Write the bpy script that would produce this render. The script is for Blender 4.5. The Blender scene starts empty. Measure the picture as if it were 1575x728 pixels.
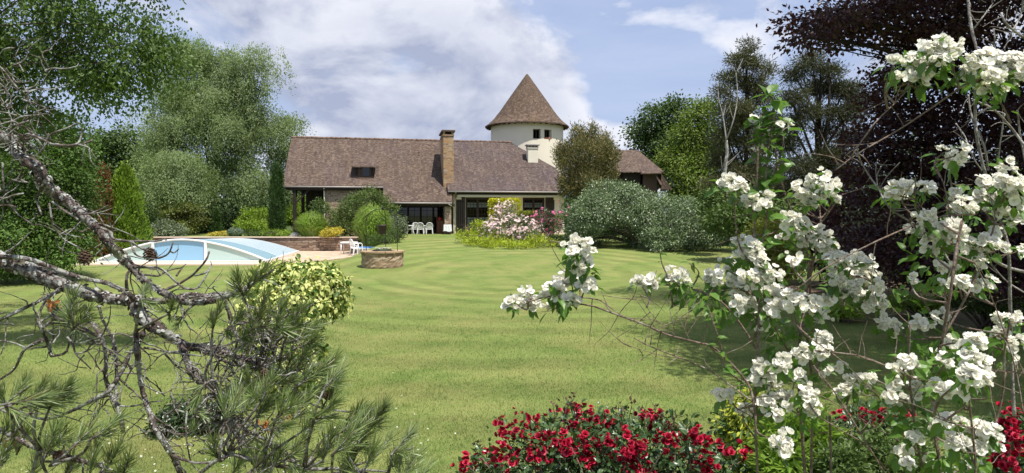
import bpy, math, random
import numpy as np
from mathutils import Vector

sc = bpy.context.scene
COL = sc.collection
R = math.radians

# ------------------------------------------------------------------ camera, sky, sun, exposure
EYE = 2.6
PITCH = math.atan(34 / 1050)
cam = bpy.data.cameras.new('camera')
cam.lens = 24.0; cam.sensor_width = 36.0; cam.clip_end = 5000; cam.clip_start = 0.05
camo = bpy.data.objects.new('camera', cam); COL.objects.link(camo)
camo.location = (0, 0, EYE); camo.rotation_euler = (math.pi / 2 - PITCH, 0, 0)
sc.camera = camo

SUN_TO = Vector((0.93, -1.05, 3.43)).normalized()
SUN_EL = math.asin(SUN_TO.z); SUN_ROT = math.atan2(SUN_TO.x, SUN_TO.y)
sl = bpy.data.lights.new('sun', 'SUN'); sl.energy = 5.0; sl.angle = R(0.55); sl.color = (1.0, 0.955, 0.88)
so = bpy.data.objects.new('sun', sl); COL.objects.link(so)
so.rotation_euler = SUN_TO.to_track_quat('Z', 'Y').to_euler(); so.location = (20, -20, 60)

sc.view_settings.view_transform = 'Standard'; sc.view_settings.look = 'None'
sc.view_settings.exposure = 0.52; sc.view_settings.gamma = 1.0
sc.view_settings.use_curve_mapping = False
sc.render.engine = 'CYCLES'
try:
    sc.cycles.max_bounces = 8; sc.cycles.diffuse_bounces = 3; sc.cycles.transparent_max_bounces = 8
    sc.cycles.transmission_bounces = 4; sc.cycles.glossy_bounces = 2
    sc.cycles.use_denoising = True
except Exception:
    pass


class NT:
    """small wrapper to wire shader nodes"""
    def __init__(s, tree):
        s.t = tree
        tree.nodes.clear()

    def n(s, typ, props=None, **ins):
        nd = s.t.nodes.new(typ)
        for k, v in (props or {}).items():
            setattr(nd, k, v)
        for k, v in ins.items():
            s.set(nd, k, v)
        return nd

    def set(s, nd, key, v):
        if isinstance(key, str) and key.startswith('i') and key[1:].isdigit():
            key = int(key[1:])
        if isinstance(key, str):
            key = key.replace('_', ' ')
        inp = nd.inputs[key]
        if isinstance(v, bpy.types.NodeSocket):
            s.t.links.new(v, inp)
        elif isinstance(v, bpy.types.Node):
            s.t.links.new(v.outputs[0], inp)
        else:
            if isinstance(v, (tuple, list)) and len(v) == 3 and inp.type == 'RGBA':
                v = (*v, 1)
            inp.default_value = v

    def m(s, op, a, b=0.0, c=None, clamp=False):
        nd = s.t.nodes.new('ShaderNodeMath'); nd.operation = op; nd.use_clamp = clamp
        s.set(nd, 'i0', a); s.set(nd, 'i1', b)
        if c is not None: s.set(nd, 'i2', c)
        return nd.outputs[0]

    def mix(s, f, a, b, mode='MIX'):
        nd = s.t.nodes.new('ShaderNodeMix'); nd.data_type = 'RGBA'; nd.blend_type = mode
        s.set(nd, 'i0', f); s.set(nd, 'i6', a); s.set(nd, 'i7', b)
        return nd.outputs[2]

    def noise(s, vec, scale, detail=3.0, rough=0.55, dist=0.0):
        nd = s.n('ShaderNodeTexNoise')
        if vec is not None: s.set(nd, 'Vector', vec)
        nd.inputs['Scale'].default_value = scale; nd.inputs['Detail'].default_value = detail
        nd.inputs['Roughness'].default_value = rough; nd.inputs['Distortion'].default_value = dist
        return nd.outputs[0]

    def ramp(s, f, stops, interp='LINEAR'):
        nd = s.n('ShaderNodeValToRGB'); s.set(nd, 'i0', f)
        cr = nd.color_ramp; cr.interpolation = interp
        while len(cr.elements) < len(stops): cr.elements.new(0.5)
        for e, (p, c) in zip(cr.elements, stops):
            e.position = p
            e.color = (c, c, c, 1) if not isinstance(c, (tuple, list)) else (*c[:3], 1)
        return nd.outputs[0]

    def rng(s, f, a, b, c=0.0, d=1.0):
        nd = s.n('ShaderNodeMapRange'); nd.clamp = True
        for i, v in enumerate((f, a, b, c, d)): s.set(nd, 'i%d' % i, v)
        return nd.outputs[0]


def build_world():
    w = bpy.data.worlds.new('World'); sc.world = w; w.use_nodes = True
    t = NT(w.node_tree)
    sky = t.n('ShaderNodeTexSky', dict(sky_type='NISHITA', sun_disc=False, sun_elevation=SUN_EL, sun_rotation=SUN_ROT,
                                      altitude=250, air_density=1.0, dust_density=1.0, ozone_density=1.5))
    tc = t.n('ShaderNodeTexCoord')
    sep = t.n('ShaderNodeSeparateXYZ', Vector=tc.outputs['Generated'])
    x, y, z = sep.outputs
    az = t.m('ARCTAN2', x, y); el = t.m('ARCSINE', z)
    A = t.m('MULTIPLY', az, 1.0); E = t.m('MULTIPLY', el, 1.7)
    v1 = t.n('ShaderNodeCombineXYZ', X=A, Y=E, Z=3.7)
    v2 = t.n('ShaderNodeCombineXYZ', X=t.m('ADD', A, 0.035), Y=t.m('ADD', E, 0.07), Z=3.7)
    def dens(v):
        a = t.noise(v, 5.5, 9.0, 0.56, 0.25)
        b = t.noise(v, 2.1, 3.0, 0.5, 0.0)
        return t.m('ADD', t.m('MULTIPLY', a, 0.72), t.m('MULTIPLY', b, 0.38))
    n1 = dens(v1.outputs[0]); n2 = dens(v2.outputs[0])
    # where the cloud banks of that day stand (azimuth, elevation, half sizes, weight)
    banks = [(-0.24, 0.285, 0.32, 0.055, 0.19), (-0.10, 0.215, 0.13, 0.06, 0.15), (-0.02, 0.19, 0.08, 0.045, 0.12),
             (-0.22, 0.160, 0.13, 0.035, 0.16), (0.03, 0.18, 0.09, 0.05, 0.18), (-0.32, 0.22, 0.05, 0.06, 0.15), (-0.15, 0.12, 0.25, 0.035, 0.16),
             (-0.56, 0.20, 0.07, 0.025, 0.16), (0.5, 0.2, 0.12, 0.06, 0.04), (0.15, 0.11, 0.1, 0.03, 0.12),
             (-0.145, 0.212, 0.045, 0.02, -0.14), (-0.50, 0.155, 0.08, 0.05, -0.2), (0.21, 0.22, 0.13, 0.07, -0.14), (0.07, 0.30, 0.07, 0.045, -0.16)]
    cov = None
    for a0, e0, sa, se, wt in banks:
        da = t.m('DIVIDE', t.m('SUBTRACT', az, a0), sa); de = t.m('DIVIDE', t.m('SUBTRACT', el, e0), se)
        g = t.m('EXPONENT', t.m('MULTIPLY', t.m('ADD', t.m('MULTIPLY', da, da), t.m('MULTIPLY', de, de)), -1.0))
        g = t.m('MULTIPLY', g, wt)
        cov = g if cov is None else t.m('ADD', cov, g)
    d = t.m('ADD', n1, cov)
    mask = t.rng(d, 0.560, 0.665)
    mask = t.m('POWER', mask, 0.8)
    lit = t.rng(t.m('SUBTRACT', n1, n2), -0.085, 0.085)
    thick = t.rng(d, 0.62, 0.90)
    lit = t.m('MULTIPLY', lit, t.m('SUBTRACT', 1.0, t.m('MULTIPLY', thick, 0.45)))
    cloud = t.mix(lit, (3.8, 4.3, 5.8), (8.3, 8.5, 9.3))
    veil = t.noise(t.n('ShaderNodeCombineXYZ', X=A, Y=t.m('MULTIPLY', E, 2.2), Z=9.1).outputs[0], 3.0, 5.0, 0.6, 0.3)
    veil = t.rng(veil, 0.28, 0.76, 0.26, 0.72)
    base = t.mix(0.55, sky.outputs[0], (3.6, 4.7, 7.9))
    base = t.mix(veil, base, (5.6, 6.4, 8.4))
    colr = t.mix(mask, base, cloud)
    bg = t.n('ShaderNodeBackground', Color=colr, Strength=0.078)
    t.n('ShaderNodeOutputWorld', Surface=bg)
build_world()

# ------------------------------------------------------------------ helpers
rng = np.random.default_rng(7)
random.seed(7)
CP, SP = math.cos(PITCH), math.sin(PITCH)


def at(px, py, d):
    """the place d metres ahead that the photograph shows at (px, py)"""
    a = (px - 787.5) / 1050; b = (364 - py) / 1050
    t = d / (CP + b * SP)
    return Vector((a * t, d, EYE + (-SP + b * CP) * t))


def sstep(a, b, x):
    t = min(1, max(0, (x - a) / (b - a))); return t * t * (3 - 2 * t)


def G(x, y):
    """height of the ground"""
    z = 1.0 * (1 - sstep(3.7, 6.0, y))
    if y > 25:
        z += 1.1 * max(0, min(1, (y - 27) / 23)) + 0.02
    z += 0.0 if y < 6 else 0.03 * math.sin(x * 0.31 + 1) * math.sin(y * 0.23)
    if x < -8.0 and y > 29:
        s = sstep(-8.0, -9.6, x) * sstep(29, 32, y)
        zp = 0.07 if y < 46.3 else (0.07 + 0.98 * sstep(46.3, 46.6, y))
        z = z * (1 - s) + zp * s
    return z


def unit(a):
    return a / np.maximum(np.linalg.norm(a, axis=-1, keepdims=True), 1e-9)


def rdir(n):
    return unit(rng.normal(size=(n, 3)))


class MB:
    """collects geometry for ONE mesh"""
    def __init__(s):
        s.V = []; s.F = []; s.n = 0

    def add(s, v, faces, m=0, smooth=False):
        v = np.asarray(v, float).reshape(-1, 3)
        if not isinstance(faces, np.ndarray):
            by = {}
            for f in faces: by.setdefault(len(f), []).append(f)
            arrs = [np.array(q, int) for q in by.values()]
        else:
            arrs = [faces]
        for a in arrs: s.F.append((a + s.n, m, smooth))
        s.V.append(v); s.n += len(v)

    def box(s, x0, x1, y0, y1, z0, z1, m=0):
        v = [(x, y, z) for z in (z0, z1) for y in (y0, y1) for x in (x0, x1)]
        s.add(v, [(0, 2, 3, 1), (4, 5, 7, 6), (0, 1, 5, 4), (2, 6, 7, 3), (0, 4, 6, 2), (1, 3, 7, 5)], m)

    def bbox(s, x0, x1, y0, y1, z0, z1, b=0.01, m=0):
        """box with chamfered vertical edges and top rim"""
        p = [(x0 + b, y0), (x1 - b, y0), (x1, y0 + b), (x1, y1 - b), (x1 - b, y1), (x0 + b, y1), (x0, y1 - b), (x0, y0 + b)]
        cx, cy = (x0 + x1) / 2, (y0 + y1) / 2
        fx = 1 - 2 * b / max(x1 - x0, 1e-6); fy = 1 - 2 * b / max(y1 - y0, 1e-6)
        top = [(cx + (x - cx) * fx, cy + (y - cy) * fy) for x, y in p]
        v = [(x, y, z0) for x, y in p] + [(x, y, z1 - b) for x, y in p] + [(x, y, z1) for x, y in top]
        f = [tuple(range(7, -1, -1)), tuple(range(16, 24))]
        for k in range(8):
            j = (k + 1) % 8
            f += [(k, j, 8 + j, 8 + k), (8 + k, 8 + j, 16 + j, 16 + k)]
        s.add(v, f, m)

    def beam(s, a, b, w, h, m=0):
        """square bar from a to b"""
        a, b = Vector(a), Vector(b); d = (b - a).normalized()
        up = Vector((0, 0, 1)) if abs(d.z) < 0.9 else Vector((0, 1, 0))
        sx = d.cross(up).normalized() * w / 2; sy = sx.cross(d).normalized() * h / 2
        v = [q + i * sx + j * sy for q in (a, b) for i, j in ((-1, -1), (1, -1), (1, 1), (-1, 1))]
        s.add([tuple(q) for q in v], [(0, 1, 2, 3), (7, 6, 5, 4), (0, 4, 5, 1), (1, 5, 6, 2), (2, 6, 7, 3), (3, 7, 4, 0)], m)

    def tube(s, pts, rad, k=6, m=0, wob=0.0, sub=0, cap=True):
        P = np.array([tuple(p) for p in pts], float)
        r = np.full(len(P), rad, float) if np.isscalar(rad) else np.array(rad, float)
        if sub > 0 and len(P) > 1:
            P, r = smooth_line(P, r, sub)
        T = unit(np.gradient(P, axis=0))
        up = np.array([0, 0, 1.0]) if abs(T[0, 2]) < 0.8 else np.array([1.0, 0, 0])
        Nn = np.cross(T[0], up); Nn /= np.linalg.norm(Nn)
        rings = []
        ang = np.arange(k) * 2 * math.pi / k
        for i in range(len(P)):
            Nn = Nn - T[i] * np.dot(Nn, T[i]); Nn /= max(np.linalg.norm(Nn), 1e-9)
            B = np.cross(T[i], Nn)
            rr = r[i] * (1 + (rng.normal(size=k) * wob if wob else 0))
            rings.append(P[i] + np.outer(np.cos(ang) * rr, Nn) + np.outer(np.sin(ang) * rr, B))
        V = np.concatenate(rings)
        n = len(P); i = np.arange(n - 1)[:, None] * k; j = np.arange(k)[None]; j2 = (j + 1) % k
        F = np.stack([i + j, i + j2, i + k + j2, i + k + j], -1).reshape(-1, 4)
        s.add(V, F, m, True)
        if cap:
            s.F.append((np.array([list(range(k - 1, -1, -1))]) + s.n - n * k, m, False))
            s.F.append((np.array([list(range(k))]) + s.n - k, m, False))

    def lathe(s, prof, k=24, c=(0, 0, 0), m=0, smooth=True, a0=0, a1=2 * math.pi):
        full = abs(a1 - a0 - 2 * math.pi) < 1e-6
        ang = a0 + (a1 - a0) * np.arange(k if full else k + 1) / k
        kk = len(ang)
        V = [(c[0] + r * math.cos(a), c[1] + r * math.sin(a), c[2] + z) for r, z in prof for a in ang]
        F = []
        for i in range(len(prof) - 1):
            for j in range(k):
                j2 = (j + 1) % kk
                F.append((i * kk + j, i * kk + j2, (i + 1) * kk + j2, (i + 1) * kk + j))
        s.add(V, F, m, smooth)

    def scatter(s, tv, tf, P, D, N, S, m=0, smooth=False):
        """place the template (along D, its face turned to N) at every P"""
        if len(P) == 0: return
        D = unit(np.asarray(D, float)); Sd = unit(np.cross(N, D)); Nn = np.cross(D, Sd)
        tv = np.asarray(tv, float); S = np.asarray(S, float)
        if S.ndim == 1: S = np.stack([S, S, S], -1)
        V = (P[:, None] + (tv[None, :, 0] * S[:, 0:1])[..., None] * D[:, None]
             + (tv[None, :, 1] * S[:, 1:2])[..., None] * Sd[:, None] + (tv[None, :, 2] * S[:, 2:3])[..., None] * Nn[:, None])
        n, k = len(P), len(tv)
        base = s.n
        s.V.append(V.reshape(-1, 3)); s.n += n * k
        by = {}
        for f in tf: by.setdefault(len(f), []).append(f)
        off = (np.arange(n) * k)[:, None, None]
        for q in by.values():
            a = np.array(q, int)
            s.F.append(((a[None] + off).reshape(-1, a.shape[1]) + base, m, smooth))

    def build(s, name, mats, parent=None, origin=None, local=False, uv=None):
        V = np.concatenate(s.V) if s.V else np.zeros((0, 3))
        me = bpy.data.meshes.new(name)
        o = bpy.data.objects.new(name, me)
        if parent is not None:
            if not local: V = V - np.array(parent.location)
        elif origin is not None:
            V = V - np.array(tuple(origin)); o.location = origin
        me.vertices.add(len(V)); me.vertices.foreach_set('co', V.astype(np.float32).ravel())
        nl = sum(a.size for a, _, _ in s.F); npoly = sum(len(a) for a, _, _ in s.F)
        me.loops.add(nl); me.polygons.add(npoly)
        me.loops.foreach_set('vertex_index', np.concatenate([a.ravel() for a, _, _ in s.F]).astype(np.int32))
        tot = np.concatenate([np.full(len(a), a.shape[1]) for a, _, _ in s.F])
        me.polygons.foreach_set('loop_start', (np.cumsum(tot) - tot).astype(np.int32))
        me.polygons.foreach_set('material_index', np.concatenate([np.full(len(a), m) for a, m, _ in s.F]).astype(np.int32))
        me.polygons.foreach_set('use_smooth', np.concatenate([np.full(len(a), sm) for a, _, sm in s.F]).astype(bool))
        me.update(calc_edges=True); me.validate(clean_customdata=False)
        for mt in (mats if isinstance(mats, (list, tuple)) else [mats]): me.materials.append(mt)
        if uv: set_uv(me, uv)
        COL.objects.link(o)
        if parent is not None: o.parent = parent
        return o


def set_uv(me, mode):
    """metric texture coordinates: along the wall / up the wall or slope"""
    lay = me.uv_layers.new(name='UVMap'); u = np.zeros((len(me.loops), 2), np.float32)
    for p in me.polygons:
        n = p.normal
        if mode[0] == 'cyl':
            cx, cy, rad = mode[1:]
        for li in p.loop_indices:
            c = me.vertices[me.loops[li].vertex_index].co
            if mode[0] == 'cyl' and abs(n.z) < 0.95:
                a = math.atan2(c.x - cx, -(c.y - cy))
                pc = p.center; ap = math.atan2(pc.x - cx, -(pc.y - cy))
                if a - ap > math.pi: a -= 2 * math.pi
                if ap - a > math.pi: a += 2 * math.pi
                u[li] = (a * rad, c.z)
            elif abs(n.z) > 0.95: u[li] = (c.x, c.y)
            elif abs(n.x) > abs(n.y) * 1.2: u[li] = (c.y, c.z / max(0.3, math.sqrt(1 - n.z ** 2)))
            else: u[li] = (c.x, c.z / max(0.3, math.sqrt(1 - n.z ** 2)))
    lay.data.foreach_set('uv', u.ravel())


def smooth_line(P, r, sub):
    """Catmull-Rom through the points"""
    n = len(P); out = []; rr = []
    for i in range(n - 1):
        p0, p1, p2, p3 = P[max(i - 1, 0)], P[i], P[i + 1], P[min(i + 2, n - 1)]
        for q in range(sub):
            t = q / sub
            out.append(0.5 * (2 * p1 + (p2 - p0) * t + (2 * p0 - 5 * p1 + 4 * p2 - p3) * t * t + (3 * p1 - p0 - 3 * p2 + p3) * t ** 3))
            rr.append(r[i] * (1 - t) + r[i + 1] * t)
    out.append(P[-1]); rr.append(r[-1])
    return np.array(out), np.array(rr)


def tag(o, label=None, cat=None, group=None, kind=None):
    if label: o['label'] = label
    if cat: o['category'] = cat
    if group: o['group'] = group
    if kind: o['kind'] = kind
    return o


def empty(name, loc, rz=0.0, **k):
    o = bpy.data.objects.new(name, None); COL.objects.link(o)
    o.location = tuple(loc); o.rotation_euler = (0, 0, rz); o.empty_display_size = 0.2
    return tag(o, **k)


def kids(o):
    return [c for c in bpy.data.objects if c.parent == o]


def copy_tree(o, parent=None):
    c = o.copy(); COL.objects.link(c)
    if parent is not None: c.parent = parent
    for ch in kids(o): copy_tree(ch, c)
    return c


# ------------------------------------------------------------------ materials
def new_mat(name):
    m = bpy.data.materials.new(name); m.use_nodes = True
    return m, NT(m.node_tree)


def finish(t, col, rough=0.7, spec=0.3, bump=None, bs=0.3, bd=0.02, metal=0.0, trans=0.0, tint=(1.25, 1.35, 0.75)):
    p = t.n('ShaderNodeBsdfPrincipled')
    t.set(p, 'Base Color', col); t.set(p, 'Roughness', rough); p.inputs['Specular IOR Level'].default_value = spec
    p.inputs['Metallic'].default_value = metal
    if bump is not None:
        b = t.n('ShaderNodeBump', Height=bump); b.inputs['Strength'].default_value = bs; b.inputs['Distance'].default_value = bd
        t.set(p, 'Normal', b)
    out = p.outputs[0]
    if trans > 0:
        tr = t.n('ShaderNodeBsdfTranslucent', Color=t.mix(1.0, col, tint, 'MULTIPLY'))
        mx = t.n('ShaderNodeMixShader', i0=trans, i1=out, i2=tr); out = mx.outputs[0]
    t.n('ShaderNodeOutputMaterial', Surface=out)


def plain(name, col, rough=0.6, spec=0.3, var=0.12, scale=6.0, metal=0.0, bs=0.15):
    m, t = new_mat(name)
    tc = t.n('ShaderNodeTexCoord').outputs['Object']
    n = t.noise(tc, scale, 5.0, 0.6)
    c = t.mix(1.0, col, t.ramp(n, [(0.25, 1 - var), (0.75, 1 + var)]), 'MULTIPLY')
    finish(t, c, rough, spec, n, bs, 0.01, metal)
    return m


def leaf_mat(name, c1, c2, trans=0.3, rough=0.5, spec=0.25, nscale=0.6, nv=0.25, c3=None, f3=0.1, tint=(1.25, 1.35, 0.75)):
    """leaves: every leaf its own shade between two greens, whole sprays paler or deeper"""
    m, t = new_mat(name)
    rnd = t.n('ShaderNodeNewGeometry').outputs['Random Per Island']
    c1, c2 = (tuple(a * .72 + b * .28 for a, b in zip(p, q)) for p, q in ((c1, c2), (c2, c1)))
    c = t.mix(rnd, c1, c2)
    if c3 is not None:
        r2 = t.m('FRACT', t.m('MULTIPLY', rnd, 17.3))
        c = t.mix(t.m('LESS_THAN', r2, f3), c, c3)
    n = t.noise(t.n('ShaderNodeTexCoord').outputs['Object'], nscale, 2.0, 0.5)
    c = t.mix(1.0, c, t.ramp(n, [(0.3, 1 - nv), (0.7, 1 + nv)]), 'MULTIPLY')
    finish(t, c, rough, spec, trans=trans, tint=tint)
    return m


def bark_mat(name, a, b, lichen=None, lf=0.5, scale=30.0, moss=None, stretch=True):
    m, t = new_mat(name)
    tc = t.n('ShaderNodeTexCoord').outputs['Object']
    n1 = t.noise(tc, scale, 6.0, 0.65); n2 = t.noise(tc, scale * 0.35, 5.0, 0.7, 0.6)
    n3 = t.noise(tc, scale * 2.6, 4.0, 0.6)
    c = t.mix(t.ramp(n1, [(0.35, 0.0), (0.65, 1.0)]), a, b)
    if lichen:
        c = t.mix(t.ramp(n2, [(lf - 0.06, 0.0), (lf + 0.07, 1.0)]), c, t.mix(n3, lichen, tuple(q * 0.7 for q in lichen)))
    if moss:
        c = t.mix(t.ramp(t.noise(tc, scale * 0.22, 4.0, 0.6, 0.3), [(0.60, 0.0), (0.72, 0.8)]), c, moss)
    finish(t, c, 0.9, 0.1, t.m('ADD', n1, n3), 0.7, 0.012)
    return m


def stone_mat(name, tones, mortar, sx=0.34, sy=0.15, ms=0.018, warp=0.05, coord='UV'):
    m, t = new_mat(name)
    tc = t.n('ShaderNodeTexCoord').outputs[coord]
    w = t.n('ShaderNodeTexNoise'); t.set(w, 'Vector', tc); w.inputs['Scale'].default_value = 2.6; w.inputs['Detail'].default_value = 3
    off = t.n('ShaderNodeVectorMath', dict(operation='SUBTRACT')); t.set(off, 'i0', w.outputs[1]); off.inputs[1].default_value = (0.5, 0.5, 0.5)
    sc_ = t.n('ShaderNodeVectorMath', dict(operation='SCALE')); t.set(sc_, 'i0', off); sc_.inputs[3].default_value = warp * 6
    v = t.n('ShaderNodeVectorMath', dict(operation='ADD')); t.set(v, 'i0', tc); t.set(v, 'i1', sc_)
    b = t.n('ShaderNodeTexBrick'); t.set(b, 'Vector', v.outputs[0])
    for k, q in (('Color1', (0, 0, 0, 1)), ('Color2', (1, 1, 1, 1)), ('Mortar', (0.5, 0.5, 0.5, 1))): b.inputs[k].default_value = q
    for k, q in (('Scale', 1.0), ('Mortar Size', ms), ('Mortar Smooth', 0.3), ('Bias', 0.0), ('Brick Width', sx), ('Row Height', sy)):
        b.inputs[k].default_value = q
    b.offset = 0.5; b.squash = 1.6; b.squash_frequency = 3
    fine = t.noise(tc, 22.0, 4.0, 0.65)
    c = t.ramp(b.outputs[0], [(i / (len(tones) - 1), q) for i, q in enumerate(tones)])
    c = t.mix(1.0, c, t.ramp(fine, [(0.25, 0.68), (0.8, 1.25)]), 'MULTIPLY')
    c = t.mix(b.outputs[1], c, mortar)
    h = t.m('ADD', t.m('MULTIPLY', t.m('SUBTRACT', 1.0, b.outputs[1]), 0.8), t.m('MULTIPLY', fine, 0.4))
    finish(t, c, 0.9, 0.15, h, 0.9, 0.03)
    return m


def tile_mat(name, tones, moss, lilac, warm, sx=0.17, sy=0.115):
    """small flat clay tiles, each fired a little differently, weathered in soft patches"""
    m, t = new_mat(name)
    tc = t.n('ShaderNodeTexCoord').outputs['UV']
    b = t.n('ShaderNodeTexBrick'); t.set(b, 'Vector', tc)
    for k, q in (('Color1', (0, 0, 0, 1)), ('Color2', (1, 1, 1, 1)), ('Mortar', (0.0, 0.0, 0.0, 1))): b.inputs[k].default_value = q
    for k, q in (('Scale', 1.0), ('Mortar Size', 0.008), ('Mortar Smooth', 0.2), ('Bias', 0.0), ('Brick Width', sx), ('Row Height', sy)):
        b.inputs[k].default_value = q
    # a second, coarser cell pattern keeps single tiles readable from across the lawn
    wn = t.n('ShaderNodeTexWhiteNoise', dict(noise_dimensions='2D'))
    sn = t.n('ShaderNodeVectorMath', dict(operation='SNAP')); t.set(sn, 'i0', tc); sn.inputs[1].default_value = (sx * 1.0, sy * 1.0, 1)
    t.set(wn, 'Vector', sn.outputs[0])
    pick = t.m('ADD', t.m('MULTIPLY', b.outputs[0], 0.3), t.m('MULTIPLY', wn.outputs[0], 0.7))
    c = t.ramp(pick, [(i / (len(tones) - 1), q) for i, q in enumerate(tones)])
    big = t.noise(tc, 0.42, 5.0, 0.6, 0.4); mid = t.noise(tc, 1.7, 5.0, 0.65)
    c = t.mix(t.ramp(big, [(0.48, 0.0), (0.70, 0.6)]), c, t.mix(0.42, c, lilac))
    c = t.mix(t.ramp(t.noise(tc, 0.8, 6.0, 0.7, 0.5), [(0.52, 0.0), (0.72, 0.65)]), c, t.mix(0.6, c, warm))
    c = t.mix(t.ramp(mid, [(0.56, 0.0), (0.74, 0.6)]), c, moss)
    c = t.mix(1.0, c, t.ramp(t.noise(tc, 9.0, 3.0, 0.6), [(0.2, 0.72), (0.8, 1.28)]), 'MULTIPLY')
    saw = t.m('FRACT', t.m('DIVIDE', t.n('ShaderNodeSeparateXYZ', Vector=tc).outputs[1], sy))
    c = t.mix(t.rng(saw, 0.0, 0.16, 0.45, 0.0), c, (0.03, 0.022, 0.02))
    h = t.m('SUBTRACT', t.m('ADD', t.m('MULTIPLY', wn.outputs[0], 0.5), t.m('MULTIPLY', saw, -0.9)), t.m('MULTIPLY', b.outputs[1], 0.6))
    finish(t, c, 0.9, 0.12, h, 0.6, 0.02)
    return m


M = {}
M['tile'] = tile_mat('clay_tiles', [(0.0428, 0.0301, 0.0256), (0.0963, 0.0679, 0.0526), (0.0784, 0.0557, 0.0466), (0.1675, 0.1230, 0.0946), (0.1105, 0.0822, 0.0690)],
                     (0.0749, 0.0679, 0.0440), (0.0891, 0.0715, 0.0797), (0.1497, 0.1036, 0.0642))
M['tile_right'] = tile_mat('clay_tiles_bluish', [(0.0414, 0.0314, 0.0297), (0.0891, 0.0643, 0.0554), (0.0749, 0.0557, 0.0526), (0.1532, 0.1179, 0.0980), (0.0998, 0.0765, 0.0710)],
                           (0.0819, 0.0715, 0.0486), (0.0749, 0.0608, 0.0912), (0.1532, 0.1073, 0.0675))
M['tile_tower'] = tile_mat('clay_tiles_tower', [(0.0456, 0.0314, 0.0250), (0.0998, 0.0694, 0.0514), (0.0798, 0.0557, 0.0446), (0.1604, 0.1144, 0.0810), (0.1069, 0.0772, 0.0607)],
                           (0.0927, 0.0772, 0.0419), (0.0855, 0.0679, 0.0675), (0.1568, 0.1001, 0.0507))
M['ridge'] = plain('ridge_clay', (0.17, 0.115, 0.09), 0.9, 0.1, 0.35, 3.0)
M['stone'] = stone_mat('rubble_stone', [(0.17, 0.11, 0.075), (0.33, 0.24, 0.16), (0.25, 0.17, 0.12), (0.42, 0.33, 0.23), (0.30, 0.23, 0.18)], (0.44, 0.37, 0.28))
M['chimney_stone'] = stone_mat('chimney_stone', [(0.26, 0.14, 0.065), (0.44, 0.29, 0.15), (0.22, 0.14, 0.10), (0.48, 0.35, 0.23), (0.40, 0.19, 0.065)], (0.36, 0.28, 0.21), 0.28, 0.13)
M['wall_stone'] = stone_mat('terrace_wall_stone', [(0.12, 0.08, 0.06), (0.34, 0.24, 0.17), (0.22, 0.15, 0.11), (0.42, 0.32, 0.24)], (0.14, 0.105, 0.08), 0.5, 0.17)
M['well_stone'] = stone_mat('well_stone', [(0.20, 0.13, 0.08), (0.42, 0.30, 0.19), (0.30, 0.21, 0.14), (0.50, 0.39, 0.27), (0.36, 0.27, 0.19)], (0.30, 0.24, 0.17), 0.42, 0.17, 0.02, 0.09)
M['render'] = plain('cream_render', (0.72, 0.67, 0.56), 0.9, 0.1, 0.06, 1.2)
M['tower_render'] = plain('tower_render', (0.74, 0.68, 0.555), 0.9, 0.1, 0.05, 0.9)
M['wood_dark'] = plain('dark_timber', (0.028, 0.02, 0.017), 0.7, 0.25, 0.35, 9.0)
M['shutter'] = plain('brown_paint', (0.035, 0.024, 0.022), 0.45, 0.4, 0.1, 5.0)
M['wood_mid'] = plain('weathered_timber', (0.10, 0.07, 0.055), 0.85, 0.15, 0.3, 12.0)
M['white'] = plain('white_plastic', (0.80, 0.80, 0.79), 0.4, 0.4, 0.03, 8.0)
M['white_metal'] = plain('white_aluminium', (0.78, 0.80, 0.82), 0.35, 0.5, 0.03, 4.0)
M['awning'] = plain('awning_case', (0.74, 0.70, 0.63), 0.5, 0.35, 0.04, 3.0)
M['pipe'] = plain('cream_pipe', (0.70, 0.64, 0.53), 0.5, 0.35, 0.05, 5.0)
M['zinc'] = plain('zinc_gutter', (0.30, 0.27, 0.25), 0.5, 0.5, 0.15, 4.0)
M['iron'] = plain('black_iron', (0.012, 0.012, 0.013), 0.55, 0.4, 0.2, 20.0)
M['pot'] = plain('dark_pot', (0.045, 0.032, 0.028), 0.6, 0.35, 0.2, 14.0)
M['curtain'] = plain('lace_curtain', (0.50, 0.50, 0.49), 0.9, 0.05, 0.1, 30.0)
M['cloth'] = plain('white_cloth', (0.74, 0.75, 0.78), 0.9, 0.1, 0.06, 6.0)
M['blue_cloth'] = plain('blue_cushion', (0.10, 0.22, 0.50), 0.9, 0.1, 0.1, 6.0)
M['red'] = plain('red_enamel', (0.5, 0.03, 0.02), 0.35, 0.5, 0.05, 6.0)
M['cabinet'] = plain('reddish_wood', (0.18, 0.075, 0.04), 0.5, 0.35, 0.25, 9.0)
M['terracotta'] = plain('terracotta', (0.42, 0.17, 0.10), 0.8, 0.15, 0.15, 8.0)
M['rock'] = plain('pale_rock', (0.45, 0.43, 0.40), 0.9, 0.15, 0.25, 7.0)
M['soil'] = plain('dry_soil', (0.20, 0.135, 0.085), 1.0, 0.05, 0.3, 5.0)


def paving_mat():
    m, t = new_mat('stone_paving')
    tc = t.n('ShaderNodeTexCoord').outputs['Object']
    v = t.n('ShaderNodeTexVoronoi', dict(feature='DISTANCE_TO_EDGE')); t.set(v, 'Vector', tc); v.inputs['Scale'].default_value = 2.2
    v2 = t.n('ShaderNodeTexVoronoi'); t.set(v2, 'Vector', tc); v2.inputs['Scale'].default_value = 2.2
    c = t.mix(t.n('ShaderNodeSeparateColor', i0=v2.outputs[1]).outputs[0], (0.40, 0.28, 0.20), (0.54, 0.42, 0.31))
    c = t.mix(1.0, c, t.ramp(t.noise(tc, 9, 5), [(0.3, 0.85), (0.7, 1.15)]), 'MULTIPLY')
    c = t.mix(t.rng(v.outputs[0], 0.0, 0.035, 0.7, 0.0), c, (0.25, 0.19, 0.14))
    finish(t, c, 0.85, 0.2, t.noise(tc, 12, 4), 0.3)
    return m
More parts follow.
